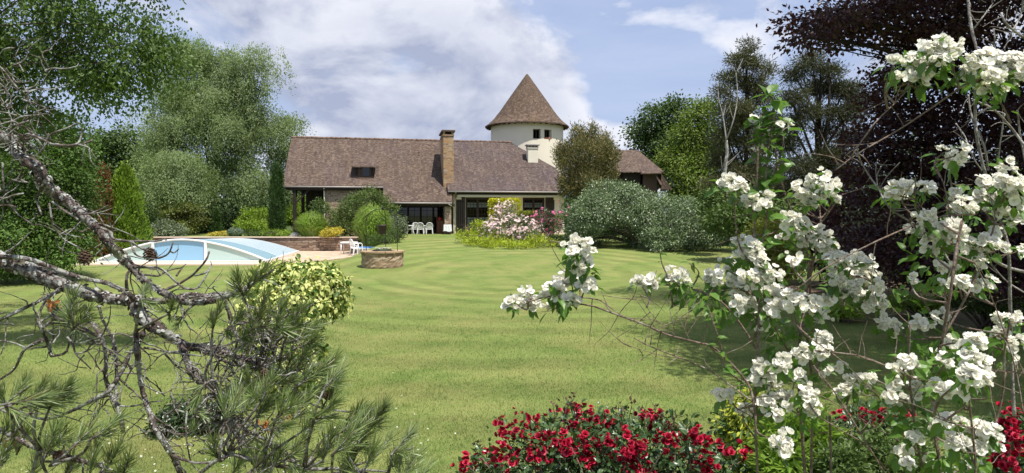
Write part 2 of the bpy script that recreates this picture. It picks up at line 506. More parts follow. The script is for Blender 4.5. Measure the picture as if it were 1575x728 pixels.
M['paving'] = paving_mat()
M['coping'] = plain('pale_coping', (0.60, 0.47, 0.36), 0.8, 0.2, 0.08, 4.0)


def glass_mat(name, col, rough=0.05):
    m, t = new_mat(name)
    finish(t, col, rough, 0.6)
    return m
M['glass'] = glass_mat('window_glass', (0.010, 0.012, 0.014))


def sheet_mat(name, col, tr, rough=0.25):
    """milky polycarbonate: some light passes, most scatters"""
    m, t = new_mat(name)
    p = t.n('ShaderNodeBsdfPrincipled'); t.set(p, 'Base Color', col); p.inputs['Roughness'].default_value = rough
    p.inputs['Specular IOR Level'].default_value = 0.2
    tl = t.n('ShaderNodeBsdfTranslucent', Color=col)
    mx = t.n('ShaderNodeMixShader', i0=tr, i1=p.outputs[0], i2=tl.outputs[0])
    t.n('ShaderNodeOutputMaterial', Surface=mx.outputs[0])
    return m
M['sheet'] = sheet_mat('polycarbonate_roof', (0.26, 0.40, 0.46), 0.3, 0.55)
M['panel_blue'] = sheet_mat('blue_panel', (0.40, 0.68, 0.92), 0.3)
M['panel_aqua'] = sheet_mat('aqua_panel', (0.66, 0.83, 0.80), 0.35)
M['water'] = glass_mat('pool_water', (0.06, 0.30, 0.48), 0.05)


def mow(t, pos):
    """brightness of the curved mowing passes (blades laid one way or the other)"""
    sp = t.n('ShaderNodeSeparateXYZ', Vector=pos)
    dx = t.m('ADD', sp.outputs[0], -0.5); dy = t.m('MULTIPLY', t.m('SUBTRACT', sp.outputs[1], 29.0), 0.8)
    rr = t.m('SQRT', t.m('ADD', t.m('MULTIPLY', dx, dx), t.m('MULTIPLY', dy, dy)))
    rr = t.m('ADD', rr, t.m('MULTIPLY', t.noise(pos, 0.12, 2.0), 1.6))
    stripe = t.m('SINE', t.m('MULTIPLY', rr, 4.6))
    fade = t.m('MULTIPLY', t.rng(t.noise(pos, 0.16, 2.0), 0.32, 0.6), t.rng(rr, 2.0, 6.0))
    return t.mix(fade, (1, 1, 1), t.ramp(t.m('MULTIPLY_ADD', stripe, 0.5, 0.5), [(0.25, 0.86), (0.75, 1.12)]))


def lawn_mat():
    """mown lawn: green and straw-dry patches, faint curved mowing passes, bare soil under the big trees"""
    m, t = new_mat('lawn')
    pos = t.n('ShaderNodeNewGeometry').outputs['Position']
    sp = t.n('ShaderNodeSeparateXYZ', Vector=pos)
    x, y = sp.outputs[0], sp.outputs[1]
    fine = t.noise(pos, 38.0, 4.0, 0.7); mid = t.noise(pos, 5.0, 5.0, 0.65); big = t.noise(pos, 0.42, 5.0, 0.62, 0.5)
    c = t.mix(t.ramp(fine, [(0.30, 0.0), (0.70, 1.0)]), (0.086, 0.138, 0.029), (0.222, 0.258, 0.080))
    c = t.mix(t.ramp(big, [(0.43, 0.0), (0.66, 0.65)]), c, t.mix(fine, (0.17, 0.175, 0.055), (0.31, 0.285, 0.115)))
    c = t.mix(t.ramp(mid, [(0.54, 0.0), (0.72, 0.45)]), c, (0.25, 0.225, 0.095))
    c = t.mix(t.ramp(t.noise(pos, 0.9, 5.0, 0.65, 0.4), [(0.49, 0.0), (0.68, 0.5)]), c, (0.068, 0.122, 0.024))
    c = t.mix(1.0, c, mow(t, pos), 'MULTIPLY')
    # ground worn bare beneath the copper beech
    bx = t.m('SUBTRACT', x, 13.5); by = t.m('SUBTRACT', y, 21.0)
    br = t.m('SQRT', t.m('ADD', t.m('MULTIPLY', bx, bx), t.m('MULTIPLY', t.m('MULTIPLY', by, by), 0.7)))
    bare = t.rng(t.m('ADD', br, t.m('MULTIPLY', mid, 3.0)), 6.0, 8.2, 1.0, 0.0)
    c = t.mix(bare, c, t.mix(fine, (0.05, 0.042, 0.022), (0.105, 0.085, 0.045)))
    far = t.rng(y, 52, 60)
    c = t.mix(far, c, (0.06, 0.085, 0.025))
    finish(t, c, 0.95, 0.08, t.m('ADD', fine, mid), 0.8, 0.03)
    return m
M['lawn'] = lawn_mat()
def blade_mat():
    m, t = new_mat('grass_blades')
    g = t.n('ShaderNodeNewGeometry'); rnd, pos = g.outputs['Random Per Island'], g.outputs['Position']
    c = t.mix(rnd, (0.085, 0.138, 0.028), (0.220, 0.258, 0.074))
    c = t.mix(t.m('LESS_THAN', t.m('FRACT', t.m('MULTIPLY', rnd, 17.3)), 0.14), c, (0.31, 0.275, 0.12))
    c = t.mix(t.ramp(t.noise(pos, 0.42, 5.0, 0.62, 0.5), [(0.43, 0.0), (0.66, 0.5)]), c, (0.27, 0.255, 0.095))
    c = t.mix(t.ramp(t.noise(pos, 0.9, 5.0, 0.65, 0.4), [(0.49, 0.0), (0.66, 0.6)]), c, (0.064, 0.118, 0.022))
    c = t.mix(1.0, c, t.ramp(t.noise(pos, 3.0, 3.0, 0.6), [(0.3, 0.74), (0.7, 1.22)]), 'MULTIPLY')
    c = t.mix(1.0, c, mow(t, pos), 'MULTIPLY')
    finish(t, c, 0.6, 0.2, trans=0.3)
    return m
M['blade'] = blade_mat()

GRN = lambda *a, **k: leaf_mat(*a, **k)
M['birch_near'] = GRN('birch_leaves_near', (0.052, 0.098, 0.021), (0.115, 0.178, 0.040), trans=0.38, spec=0.4)
M['hornbeam'] = GRN('hornbeam_leaves', (0.0368, 0.0794, 0.0161), (0.1127, 0.1851, 0.0368), trans=0.3, nscale=0.5, nv=0.4)
M['birch_far'] = GRN('birch_leaves_far', (0.140, 0.195, 0.078), (0.265, 0.325, 0.155), trans=0.42, nscale=0.35, nv=0.25)
M['oak'] = GRN('oak_leaves', (0.045, 0.080, 0.022), (0.105, 0.165, 0.042), trans=0.3, nscale=0.3)
M['oak_light'] = GRN('ash_leaves', (0.085, 0.135, 0.022), (0.180, 0.235, 0.045), trans=0.35, nscale=0.3)
M['wood_far'] = GRN('woodland_leaves', (0.036, 0.068, 0.023), (0.072, 0.117, 0.039), trans=0.25, nscale=0.2)
M['thuja_gold'] = GRN('golden_thuja', (0.078, 0.150, 0.016), (0.221, 0.312, 0.029), trans=0.2, nscale=1.5)
M['rust'] = GRN('rusty_foliage', (0.132, 0.066, 0.026), (0.312, 0.144, 0.060), trans=0.2, nscale=1.5, c3=(0.06, 0.09, 0.02), f3=0.35)
M['cypress'] = GRN('cypress_foliage', (0.024, 0.061, 0.015), (0.066, 0.116, 0.029), trans=0.15, nscale=1.5)
M['maple'] = GRN('maple_leaves', (0.042, 0.066, 0.017), (0.168, 0.186, 0.036), trans=0.3, nscale=0.9, nv=0.45)
M['lime'] = GRN('lime_shrub', (0.120, 0.204, 0.022), (0.264, 0.360, 0.042), trans=0.3, nscale=1.2)
M['mid'] = GRN('mid_green_shrub', (0.048, 0.090, 0.022), (0.120, 0.174, 0.042), trans=0.25, nscale=1.2)
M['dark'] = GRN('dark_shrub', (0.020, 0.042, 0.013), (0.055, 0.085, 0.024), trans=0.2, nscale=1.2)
M['greyg'] = GRN('grey_green', (0.102, 0.138, 0.074), (0.204, 0.240, 0.144), trans=0.2, nscale=1.2)
M['bluegrass'] = GRN('blue_fescue', (0.144, 0.204, 0.156), (0.312, 0.372, 0.288), trans=0.2, nscale=1.5)
M['miscanthus'] = GRN('ornamental_grass', (0.138, 0.239, 0.036), (0.348, 0.464, 0.094), trans=0.35, nscale=1.5, c3=(0.30, 0.30, 0.13), f3=0.12)
M['juniper'] = GRN('juniper_foliage', (0.0540, 0.1012, 0.0276), (0.1633, 0.2254, 0.0586), trans=0.2, nscale=1.6, nv=0.4, c3=(0.20, 0.13, 0.06), f3=0.05)
M['gold'] = GRN('golden_mound', (0.396, 0.330, 0.033), (0.605, 0.517, 0.099), trans=0.25, nscale=2.0)
M['box_gold'] = GRN('golden_hedge', (0.26, 0.28, 0.014), (0.62, 0.58, 0.03), trans=0.3, nscale=2.0, nv=0.2)
M['jun_gold'] = GRN('golden_juniper', (0.168, 0.245, 0.021), (0.462, 0.504, 0.042), trans=0.25, nscale=1.8, nv=0.35)
M['rose_leaf'] = GRN('rose_leaves', (0.024, 0.061, 0.018), (0.074, 0.128, 0.038), trans=0.22, rough=0.35, spec=0.5, nscale=4)
M['elaeagnus'] = GRN('elaeagnus_leaves', (0.060, 0.108, 0.038), (0.200, 0.265, 0.125), trans=0.15, rough=0.35, spec=0.5, nscale=0.9, nv=0.25, c3=(0.36, 0.40, 0.28), f3=0.12)  # pale share of leaves puts the gloss highlights into the colour
M['browncon'] = GRN('browning_conifer', (0.165, 0.150, 0.058), (0.330, 0.275, 0.120), trans=0.15, nscale=0.8, nv=0.3, c3=(0.055, 0.08, 0.03), f3=0.3)
M['scots'] = GRN('scots_pine_needles', (0.062, 0.068, 0.030), (0.150, 0.150, 0.070), trans=0.12, nscale=0.5, nv=0.35)
M['larch'] = GRN('dark_conifer_needles', (0.040, 0.046, 0.022), (0.105, 0.108, 0.052), trans=0.12, nscale=0.6, nv=0.35)
M['beech'] = GRN('copper_beech_leaves', (0.0264, 0.0131, 0.0169), (0.0774, 0.0321, 0.0377), trans=0.3, rough=0.4, spec=0.4, nscale=0.6, nv=0.35, c3=(0.07, 0.028, 0.026), f3=0.10, tint=(1.5, .9, .8))
M['pale_pine'] = GRN('pale_pine_needles', (0.130, 0.163, 0.078), (0.260, 0.286, 0.156), trans=0.15, nscale=1.0)
M['yg'] = GRN('yellow_green_conifer', (0.109, 0.144, 0.018), (0.276, 0.287, 0.040), trans=0.2, nscale=1.0, nv=0.4)
M['variegated'] = GRN('variegated_leaves', (0.28, 0.34, 0.075), (0.78, 0.76, 0.34), trans=0.3, nscale=3.0, nv=0.2, c3=(0.09, 0.16, 0.03), f3=0.3)
M['ivy'] = GRN('ivy_leaves', (0.016, 0.038, 0.010), (0.050, 0.090, 0.022), trans=0.2, rough=0.35, spec=0.5, nscale=3.0)
M['euonymus'] = GRN('euonymus_leaves', (0.20, 0.26, 0.02), (0.50, 0.50, 0.06), trans=0.3, nscale=5.0, c3=(0.05, 0.09, 0.02), f3=0.35)
M['bamboo'] = GRN('narrow_leaves', (0.10, 0.19, 0.022), (0.26, 0.36, 0.06), trans=0.35, nscale=4.0)
M['mock_leaf'] = GRN('mock_orange_leaves', (0.055, 0.130, 0.020), (0.145, 0.250, 0.045), trans=0.4, rough=0.4, spec=0.4, nscale=5.0)
M['pine_needle'] = GRN('pine_needles', (0.080, 0.125, 0.038), (0.225, 0.280, 0.100), trans=0.15, rough=0.4, spec=0.5, nscale=6.0, nv=0.25, c3=(0.22, 0.18, 0.08), f3=0.06)
M['petal'] = GRN('white_petals', (0.88, 0.86, 0.77), (0.95, 0.93, 0.87), trans=0.45, tint=(1, 1, .97), rough=0.6, spec=0.15, nscale=8, nv=0.04)
M['stamen'] = plain('yellow_stamens', (0.62, 0.50, 0.16), 0.8, 0.1, 0.2, 60)
M['red_petal'] = GRN('red_petals', (0.20, 0.004, 0.018), (0.48, 0.011, 0.044), trans=0.2, rough=0.55, spec=0.2, nscale=14, nv=0.35, c3=(0.58, 0.05, 0.10), f3=0.12, tint=(1.1, .8, .9))
M['pink_petal'] = GRN('pink_petals', (0.68, 0.42, 0.43), (0.84, 0.72, 0.69), trans=0.25, tint=(1, 1, 1), rough=0.6, nscale=2.2, nv=0.2)
M['magenta_petal'] = GRN('magenta_petals', (0.55, 0.07, 0.22), (0.72, 0.22, 0.40), trans=0.25, tint=(1, 1, 1), rough=0.6, nscale=2, nv=0.2)
M['bark'] = bark_mat('grey_bark', (0.05, 0.04, 0.032), (0.13, 0.105, 0.085), scale=6)
M['bark_dark'] = bark_mat('dark_bark', (0.018, 0.014, 0.012), (0.05, 0.04, 0.034), scale=6)
M['bark_birch'] = bark_mat('birch_bark', (0.10, 0.085, 0.07), (0.35, 0.33, 0.30), scale=3)
M['bark_white'] = bark_mat('bleached_wood', (0.22, 0.20, 0.185), (0.42, 0.40, 0.37), scale=6)
M['bark_pine'] = bark_mat('lichened_pine_bark', (0.022, 0.018, 0.016), (0.135, 0.100, 0.090), lichen=(0.40, 0.40, 0.37), lf=0.525, scale=48, moss=(0.26, 0.28, 0.14))
M['lichen'] = plain('grey_lichen', (0.36, 0.37, 0.34), 0.95, 0.05, 0.35, 90)
M['flake'] = plain('bark_flakes', (0.085, 0.064, 0.056), 0.95, 0.05, 0.5, 70)
M['bark_twig'] = bark_mat('grey_twig', (0.05, 0.038, 0.032), (0.17, 0.135, 0.118), lichen=(0.38, 0.38, 0.35), lf=0.52, scale=70)
M['bark_mock'] = bark_mat('mock_orange_stems', (0.12, 0.08, 0.06), (0.27, 0.21, 0.17), lichen=(0.42, 0.38, 0.34), lf=0.60, scale=60)
M['bark_pale'] = bark_mat('pale_grey_stems', (0.13, 0.11, 0.10), (0.33, 0.30, 0.28), lichen=(0.50, 0.48, 0.45), lf=0.55, scale=60)
M['cone'] = bark_mat('pine_cone_scales', (0.045, 0.028, 0.02), (0.20, 0.13, 0.09), scale=70)

# ------------------------------------------------------------------ leaf templates (along x, width y, lift z)
LEAF = (np.array([(0, 0, 0), (.45, .30, .03), (1, 0, -.10), (.45, -.30, .03)]), [(0, 3, 2, 1)])
NARROW = (np.array([(0, -.05, 0), (0, .05, 0), (.6, .06, .02), (1, 0, -.06), (.6, -.06, .02)]), [(0, 1, 2, 4), (4, 2, 3)])
NEARLEAF = (np.array([(0, 0, 0), (.28, .21, .06), (.62, .19, .04), (1, 0, -.14), (.62, -.19, .04), (.28, -.21, .06), (.30, 0, 0), (.66, 0, -.04)]),
            [(0, 6, 1), (0, 5, 6), (6, 7, 2, 1), (5, 4, 7, 6), (7, 3, 2), (7, 4, 3)])
NEEDLE = (np.array([(0, -.5, 0), (0, .5, 0), (.6, .45, .0), (1, 0, 0), (.6, -.45, 0)]), [(0, 1, 2, 4), (4, 2, 3)])


def wob(n, k=5, f=1.0):
    """smooth bumpy field on directions"""
    A = rng.normal(size=(k, 3)) * f; ph = rng.uniform(0, 6.28, k)
    return lambda p: sum(np.sin(p @ A[i] + ph[i]) for i in range(k)) / k


def lobe(px, py, d, rx, ry, rd=None):
    c = at(px, py, d); s = d / 1050
    return (c.x, c.y, c.z, rx * s, (rx if rd is None else rd) * s * (0.85 if rd is None else 1), ry * s)


def lumps(lobes, k=9, f=.42):
    """break every lobe of a crown into a core and k smaller billows on its surface"""
    out = []
    for l in lobes:
        c, r = np.array(l[:3]), np.array(l[3:]); out.append((*c, *(r * .70)))
        for u in rdir(k): out.append((*(c + u * r * .66), *(r * f * rng.uniform(.65, 1.2))))
    return out


def clumps(lobes, nclump, shell=0.5, rough=0.35, zmin=None, inside=0.0):
    L = np.array(lobes); area = (L[:, 3] * L[:, 5] + L[:, 3] * L[:, 4] + L[:, 4] * L[:, 5])
    over = 2.2 if inside > 0 else 1.0
    cnt = np.maximum(1, (nclump * over * area / area.sum()).astype(int)); out = []; dirs = []; ids = []
    for i, (l, n) in enumerate(zip(L, cnt)):
        u = rdir(n); f = wob(0, 6, 2.4)
        r = (shell + (1 - shell) * rng.uniform(size=n) ** 0.7) * (1 + rough * f(u) * 1.6)
        out.append(l[:3] + u * l[3:] * r[:, None]); dirs.append(unit(u / l[3:])); ids.append(np.full(n, i))
    P, D, I = np.concatenate(out), np.concatenate(dirs), np.concatenate(ids)
    if inside > 0:       # keep what lies on the outside of the crown: billows with dark creases between them
        k = np.ones(len(P), bool)
        for j, l in enumerate(L):
            q = (((P - l[:3]) / l[3:]) ** 2).sum(1); k &= (q > inside ** 2) | (I == j)
        P, D, I = P[k], D[k], I[k]
        if len(P) > nclump:
            w = rng.permutation(len(P))[:nclump]; P, D, I = P[w], D[w], I[w]
    if zmin is not None:
        k = P[:, 2] > zmin; P, D, I = P[k], D[k], I[k]
    return P, D, I


def spray(mb, P, D, n, rad, size, droop=0.25, flat=0.5, temp=LEAF, wid=1.0, up=0.5, m=0, jit=0.35, out=0.6):
    """n leaves around each clump centre, in loose flattened sprays"""
    k = len(P)
    off = rng.normal(size=(k, n, 3)) * rad * np.array([1, 1, flat]) * 0.6
    off[..., 2] -= droop * np.abs(off[..., 0] + off[..., 1]) * 0.5
    Q = (P[:, None] + off).reshape(-1, 3)
    dd = unit(off) * 0.7 + np.repeat(D[:, None], n, 1) * out + rng.normal(size=off.shape) * 0.5
    dd[..., 2] -= droop
    dd = dd.reshape(-1, 3)
    nn = rng.normal(size=Q.shape) * 0.42 + np.repeat(D, n, 0) * 0.7 + np.array([0, 0, up])
    s = size * rng.uniform(1 - jit, 1 + jit, len(Q))
    mb.scatter(*temp, Q, dd, nn, np.stack([s, s * wid, s], -1), m)


def limbs(mb, base, lobes, r0, P=None, I=None, top=None, twigs=5, k=6, seed=0, fork=0.35, limb=1.0):
    """tapered trunk, a limb to every lobe and finer branches into it"""
    b = np.array(base); L = np.array(lobes); rr = np.random.default_rng(seed + 1)
    c = np.average(L[:, :3], axis=0, weights=L[:, 3] * L[:, 5])
    zt = L[:, 2].max() if top is None else top
    tp = np.array([c[0] * 0.8 + b[0] * 0.2, c[1] * 0.8 + b[1] * 0.2, zt])
    n = 7; t = np.linspace(0, 1, n)[:, None]
    tr = b + (tp - b) * t; tr[:, 0] = b[0] + (tp[0] - b[0]) * t[:, 0] ** 1.6; tr[:, 1] = b[1] + (tp[1] - b[1]) * t[:, 0] ** 1.6
    tr[1:-1, :2] += rr.normal(size=(n - 2, 2)) * r0 * 0.5
    rad = r0 * (1 - 0.88 * t[:, 0]); rad[0] *= 1.3
    mb.tube(tr, rad, k + 2, wob=0.05, sub=3)
    for i, l in enumerate(L):
        h = b[2] + (l[2] - b[2]) * (fork + 0.35 * rr.random())
        q = min(max((h - b[2]) / max(zt - b[2], 1e-3), 0.05), 0.9); j = q * (n - 1); j0 = int(j)
        s = tr[j0] + (tr[min(j0 + 1, n - 1)] - tr[j0]) * (j - j0)
        e = l[:3]; mid_ = (s + e) / 2 + np.array([0, 0, 0.12 * np.linalg.norm(e - s)]) + rr.normal(size=3) * 0.06 * np.linalg.norm(e - s)
        r1 = max(r0 * 0.42 * (1 - 0.6 * q), 0.012) * limb
        mb.tube([s, mid_, e], [r1, r1 * 0.65, r1 * 0.3], k, wob=0.05, sub=4)
        if P is not None and twigs:
            idx = np.where(I == i)[0]
            for w in rr.permutation(idx)[:twigs]:
                a = mid_ + (e - mid_) * rr.random()
                mm = (a + P[w]) / 2 + rr.normal(size=3) * 0.08 * np.linalg.norm(P[w] - a)
                mb.tube([a, mm, P[w]], [r1 * 0.3, r1 * 0.2, r1 * 0.08], 4, sub=2, cap=False)


def tree(name, label, base, lobes, leaf, bark, n=20000, per=30, rad=0.6, size=0.15, r0=0.2, droop=0.25, flat=0.55, shell=0.45,
         rough=0.35, cat='tree', group=None, temp=LEAF, wid=1.0, twigs=5, zmin=None, trunk=True, crown='crown', top=None, seed=0, up=0.5, fork=0.35, limb=1.0, lump=True):
    root = empty(name, base, label=label, cat=cat, group=group)
    P, D, I = clumps(lumps(lobes) if lump else lobes, n // per, max(shell, .62) if lump else shell, rough * (.6 if lump else 1), zmin, .72 if lump else 0)
    if lump: I = I // 10
    mb = MB(); spray(mb, P, D, per, rad, size, droop, flat, temp, wid, up); mb.build(crown, leaf, root)
    if trunk:
        t = MB(); limbs(t, base, lobes, r0, P, I, top, twigs, seed=seed, fork=fork, limb=limb); t.build('trunk', bark, root)
    return root


def weeper(name, label, base, lobes, leaf, bark, strands=1500, per=24, length=2.2, size=0.13, r0=0.25, group=None, twigs=6, wid=0.85, seed=0, spread=0.16, cat='tree', sweep=0.35, grp=14, gr=.55, limb=1.0):
    """weeping birch: strings of small leaves hanging from the outer twigs"""
    root = empty(name, base, label=label, cat=cat, group=group)
    P0, D0, I0 = clumps(lumps(lobes, 9, .38), max(12, strands // grp), 0.7, 0.2, None, .7); I0 = I0 // 10
    P = np.repeat(P0, grp, 0) + rng.normal(size=(len(P0) * grp, 3)) * np.array([1, 1, .45]) * gr; D = unit(np.repeat(D0, grp, 0) + rng.normal(size=P.shape) * .25); I = np.repeat(I0, grp)
    k = len(P); t = np.linspace(0, 1, per)[None, :, None]
    ln = length * rng.uniform(0.4, 1.25, k)[:, None, None]
    hd = D.copy(); hd[:, 2] = 0; hd = hd + rng.normal(size=hd.shape) * 0.35; hd[:, 2] = 0
    Q = P[:, None] + hd[:, None] * ln * sweep * np.sqrt(t) + np.array([0, 0, -1.0]) * ln * t ** 1.4
    Q[..., 2] += 0.25 * ln[..., 0] * np.sin(t[..., 0] * 1.6) * 0.6
    Q = Q + rng.normal(size=Q.shape) * spread
    Q = Q.reshape(-1, 3); n = len(Q)
    dd = rng.normal(size=(n, 3)) * 0.6 + np.array([0, 0, -0.8]) + np.repeat(hd, per, 0) * 0.5
    nn = rng.normal(size=(n, 3)) * 0.45 + np.repeat(D, per, 0) * 0.75 + np.array([0, 0, 0.4])
    s = size * rng.uniform(0.65, 1.3, n)
    mb = MB(); mb.scatter(*LEAF, Q, dd, nn, np.stack([s, s * wid, s], -1)); mb.build('crown', leaf, root)
    b = MB(); limbs(b, base, lobes, r0, P, I, base[2] + .66 * (max(l[2] for l in lobes) - base[2]), twigs, seed=seed, limb=limb)
    b.build('trunk', bark, root)
    return root


def dome(name, label, cat, lobes, leaf, n=5000, per=14, rad=0.16, size=0.09, bark=None, group=None, shell=0.7, rough=0.18, temp=LEAF, wid=1.0,
         droop=0.1, flat=0.8, base=None, zmin=None, up=0.4, stem_r=0.03, cut=(), lump=True, out=0.6):
    L = np.array(lobes); c = L[:, :3].mean(0)
    base = base or (c[0], c[1], G(c[0], c[1]))
    root = empty(name, base, label=label, cat=cat, group=group)
    P, D, I = clumps(lumps(lobes) if lump else lobes, n // per, shell, rough, zmin if zmin is not None else base[2] + 0.02, .75 if lump else 0)
    for l in cut:
        q = (P - np.array(l[:3])) / np.array(l[3:]); k = (q ** 2).sum(1) > 1; P, D = P[k], D[k]
    mb = MB(); spray(mb, P, D, per, rad, size, droop, flat, temp, wid, up, out=out); mb.build('foliage', leaf, root)
    s = MB(); rr = np.random.default_rng(int(abs(c[0]) * 91) + 3)
    for w in rr.permutation(len(P))[:26]:
        b = np.array(base) + np.array([rr.normal() * 0.08, rr.normal() * 0.08, -0.02])
        mm = (b + P[w]) / 2 + np.array([0, 0, 0.1 * np.linalg.norm(P[w] - b)])
        s.tube([b, mm, P[w]], [stem_r, stem_r * 0.7, stem_r * 0.25], 5, sub=3, cap=False)
    s.build('stems', bark or M['bark'], root)
    return root


def cone_conifer(name, label, px, base_y, d, top_y, hw, leaf, n=9000, size=0.2, round_=0.8, group=None, z0=None, cat='conifer', sprays=True):
    b = at(px, base_y, d); tp = at(px, top_y, d); r = hw * d / 1050
    z0 = G(b.x, d) if z0 is None else z0
    H = tp.z - z0
    root = empty(name, (b.x, d, z0), label=label, cat=cat, group=group)
    k = n // 12
    t = rng.uniform(0.02, 1.0, k) ** 1.25; a = rng.uniform(0, 6.283, k)
    f = (1 - t) ** round_ * np.minimum(1, 0.65 + t * 4)
    f = f * (1 + 0.16 * np.sin(a * 5 + t * 17) + 0.1 * rng.normal(size=k))
    rr = r * f * rng.uniform(0.75, 1.0, k)
    P = np.stack([b.x + np.cos(a) * rr, d + np.sin(a) * rr, z0 + t * H * (0.97 + 0.05 * rng.random(k))], -1)
    D = unit(np.stack([np.cos(a), np.sin(a), np.full(k, 1.0)], -1))
    mb = MB()
    off = rng.normal(size=(k, 12, 3)) * size * np.array([0.4, 0.4, 0.9]); Q = (P[:, None] + off).reshape(-1, 3)
    dd = np.repeat(D, 12, 0) + rng.normal(size=Q.shape) * 0.4 + np.array([0, 0, 0.5])
    nn = np.repeat(D, 12, 0) * np.array([1, 1, 0.1]) + rng.normal(size=Q.shape) * 0.5
    s = size * rng.uniform(0.6, 1.3, len(Q))
    mb.scatter(*LEAF, Q, dd, nn, np.stack([s, s * 0.7, s], -1)); mb.build('foliage', leaf, root)
    tr = MB(); tr.tube([(b.x, d, z0 - 0.05), (b.x, d, z0 + H * 0.5), (b.x, d, z0 + H * 0.93)], [r * 0.16, r * 0.1, 0.015], 7, wob=0.05)
    tr.build('trunk', M['bark'], root)
    return root


def grass_clump(name, label, px, d, rpx, hpx, leaf, n=1500, z0=None, width=0.02, group=None, cat='grass clump', arch=0.9):
    x = (px - 787.5) / 1050 * d; z0 = G(x, d) if z0 is None else z0
    R_, H = rpx * d / 1050, hpx * d / 1050
    mb = MB(); k = n
    a = rng.uniform(0, 6.283, k); out = R_ * np.sqrt(rng.uniform(0, 1, k)) * arch
    b0 = R_ * 0.5 * np.sqrt(rng.uniform(0, 1, k)); out = out * .62
    h = H * rng.uniform(0.55, 1.15, k) * (1 - 0.45 * ((out + b0) / R_) ** 2)
    ca, sa = np.cos(a), np.sin(a); st = []
    for t, hh, w in ((0, 0, 1), (0.35, 0.58, 1), (0.75, 1.0, 0.8), (1.0, 0.95, 0.1)):
        rad = b0 + out * t ** 1.5
        c = np.stack([x + ca * rad, d + sa * rad, z0 + h * hh], -1)
        tw = a + rng.normal(size=k) * 0.05
        side = np.stack([-np.sin(tw), np.cos(tw), np.zeros(k)], -1) * width * w
        st += [c - side, c + side]
    V = np.stack(st, 1).reshape(-1, 3)
    f = np.array([(0, 1, 3, 2), (2, 3, 5, 4), (4, 5, 7, 6)])
    mb.add(V, (f[None] + (np.arange(k) * 8)[:, None, None]).reshape(-1, 4))
    o = mb.build(name, leaf, origin=(x, d, z0))
    return tag(o, label, cat, group)

# ------------------------------------------------------------------ the setting: ground, pool terrace
def build_ground():
    ys = np.unique(np.concatenate([np.linspace(-900, -20, 14), np.arange(-20, 3, 2.0), np.arange(3, 7, 0.25), np.arange(7, 29, 1.0), np.arange(29, 46, 0.5),
                                   np.arange(46, 47.01, 0.1), np.arange(47.5, 60, 1.0), np.linspace(60, 130, 15), np.linspace(130, 2400, 18)]))
    xs = np.unique(np.concatenate([np.linspace(-1500, -60, 14), np.arange(-60, -24, 3.0), np.arange(-24, -10, 1.0), np.arange(-10, -7.5, 0.2), np.arange(-7.5, 26, 1.0),
                                   np.arange(26, 60, 3.0), np.linspace(60, 1500, 14)]))
    V = [(x, y, G(x, y)) for y in ys for x in xs]
    nx, ny = len(xs), len(ys)
    i = np.arange(ny - 1)[:, None] * nx; j = np.arange(nx - 1)[None]
    F = np.stack([i + j, i + j + 1, i + nx + j + 1, i + nx + j], -1).reshape(-1, 4)
    mb = MB(); mb.add(V, F, 0, True)
    tag(mb.build('ground', M['lawn']), kind='structure')
build_ground()


def prism_xy(mb, poly, z0, z1, m=0):
    n = len(poly)
    v = [(x, y, z0) for x, y in poly] + [(x, y, z1) for x, y in poly]
    mb.add(v, [tuple(range(n - 1, -1, -1)), tuple(range(n, 2 * n))] + [(k, (k + 1) % n, n + (k + 1) % n, n + k) for k in range(n)], m)

ZD = 0.12
def onz(px, py, z):
    d = (EYE - z) * 1050 / (py - 330); p = at(px, py, d)
    s = (EYE - z) / (EYE - p.z); return (p.x * s, p.y * s)

A0 = onz(146, 403.5, ZD); A1 = onz(411, 402.5, ZD)                # front corners of the pool enclosure
B1 = onz(459, 387.3, ZD); B0 = (B1[0] - (A1[0] - A0[0]) * 0.93, B1[1] + 0.2)
mb = MB()
pv = [onz(118, 405.2, ZD), onz(425, 405.0, ZD), onz(462, 403.3, ZD), onz(500, 400.3, ZD), onz(532, 396.5, ZD), onz(556, 392, ZD), onz(560, 389, ZD), (-9.8, 46.25), (-24.5, 46.25), (B0[0] - 2.2, 46.2)]
prism_xy(mb, pv, -0.1, ZD)
tag(mb.build('pool_terrace', M['paving']), kind='structure')
mb = MB()
cz = ZD + 0.012
q = [onz(112, 407.2, ZD), onz(428, 407.0, ZD), onz(422, 402.6, ZD), onz(140, 403.0, ZD)]
prism_xy(mb, q, -0.08, cz)
tag(mb.build('pool_coping', M['coping']), kind='structure')
mb = MB()
mb.add([(A0[0] + 1.2, A0[1] + .9, ZD + .006), (A1[0] - 1.2, A1[1] + .9, ZD + .006), (B1[0] - 1.2, B1[1] - .7, ZD + .006), (B0[0] + 1.2, B0[1] - .7, ZD + .006)], [(0, 1, 2, 3)])
tag(mb.build('pool_water', M['water']), kind='structure')
# dry earth beds under the right hand planting
for cx, cy, rx, ry in ((9.6, 23.2, .9, .9), (13.4, 21.6, .42, .4)):
    mb = MB(); n = 28
    ring = [(cx + rx * math.cos(a) * (1 + .14 * math.sin(3 * a + cx)), cy + ry * math.sin(a) * (1 + .1 * math.cos(4 * a))) for a in np.arange(n) * 2 * math.pi / n]
    mb.add([(x, y, G(x, y) + .015) for x, y in ring] + [(cx, cy, G(cx, cy) + .16)], [(k, (k + 1) % n, n) for k in range(n)], 0, True)
    tag(mb.build('earth_bed', M['soil']), kind='structure')

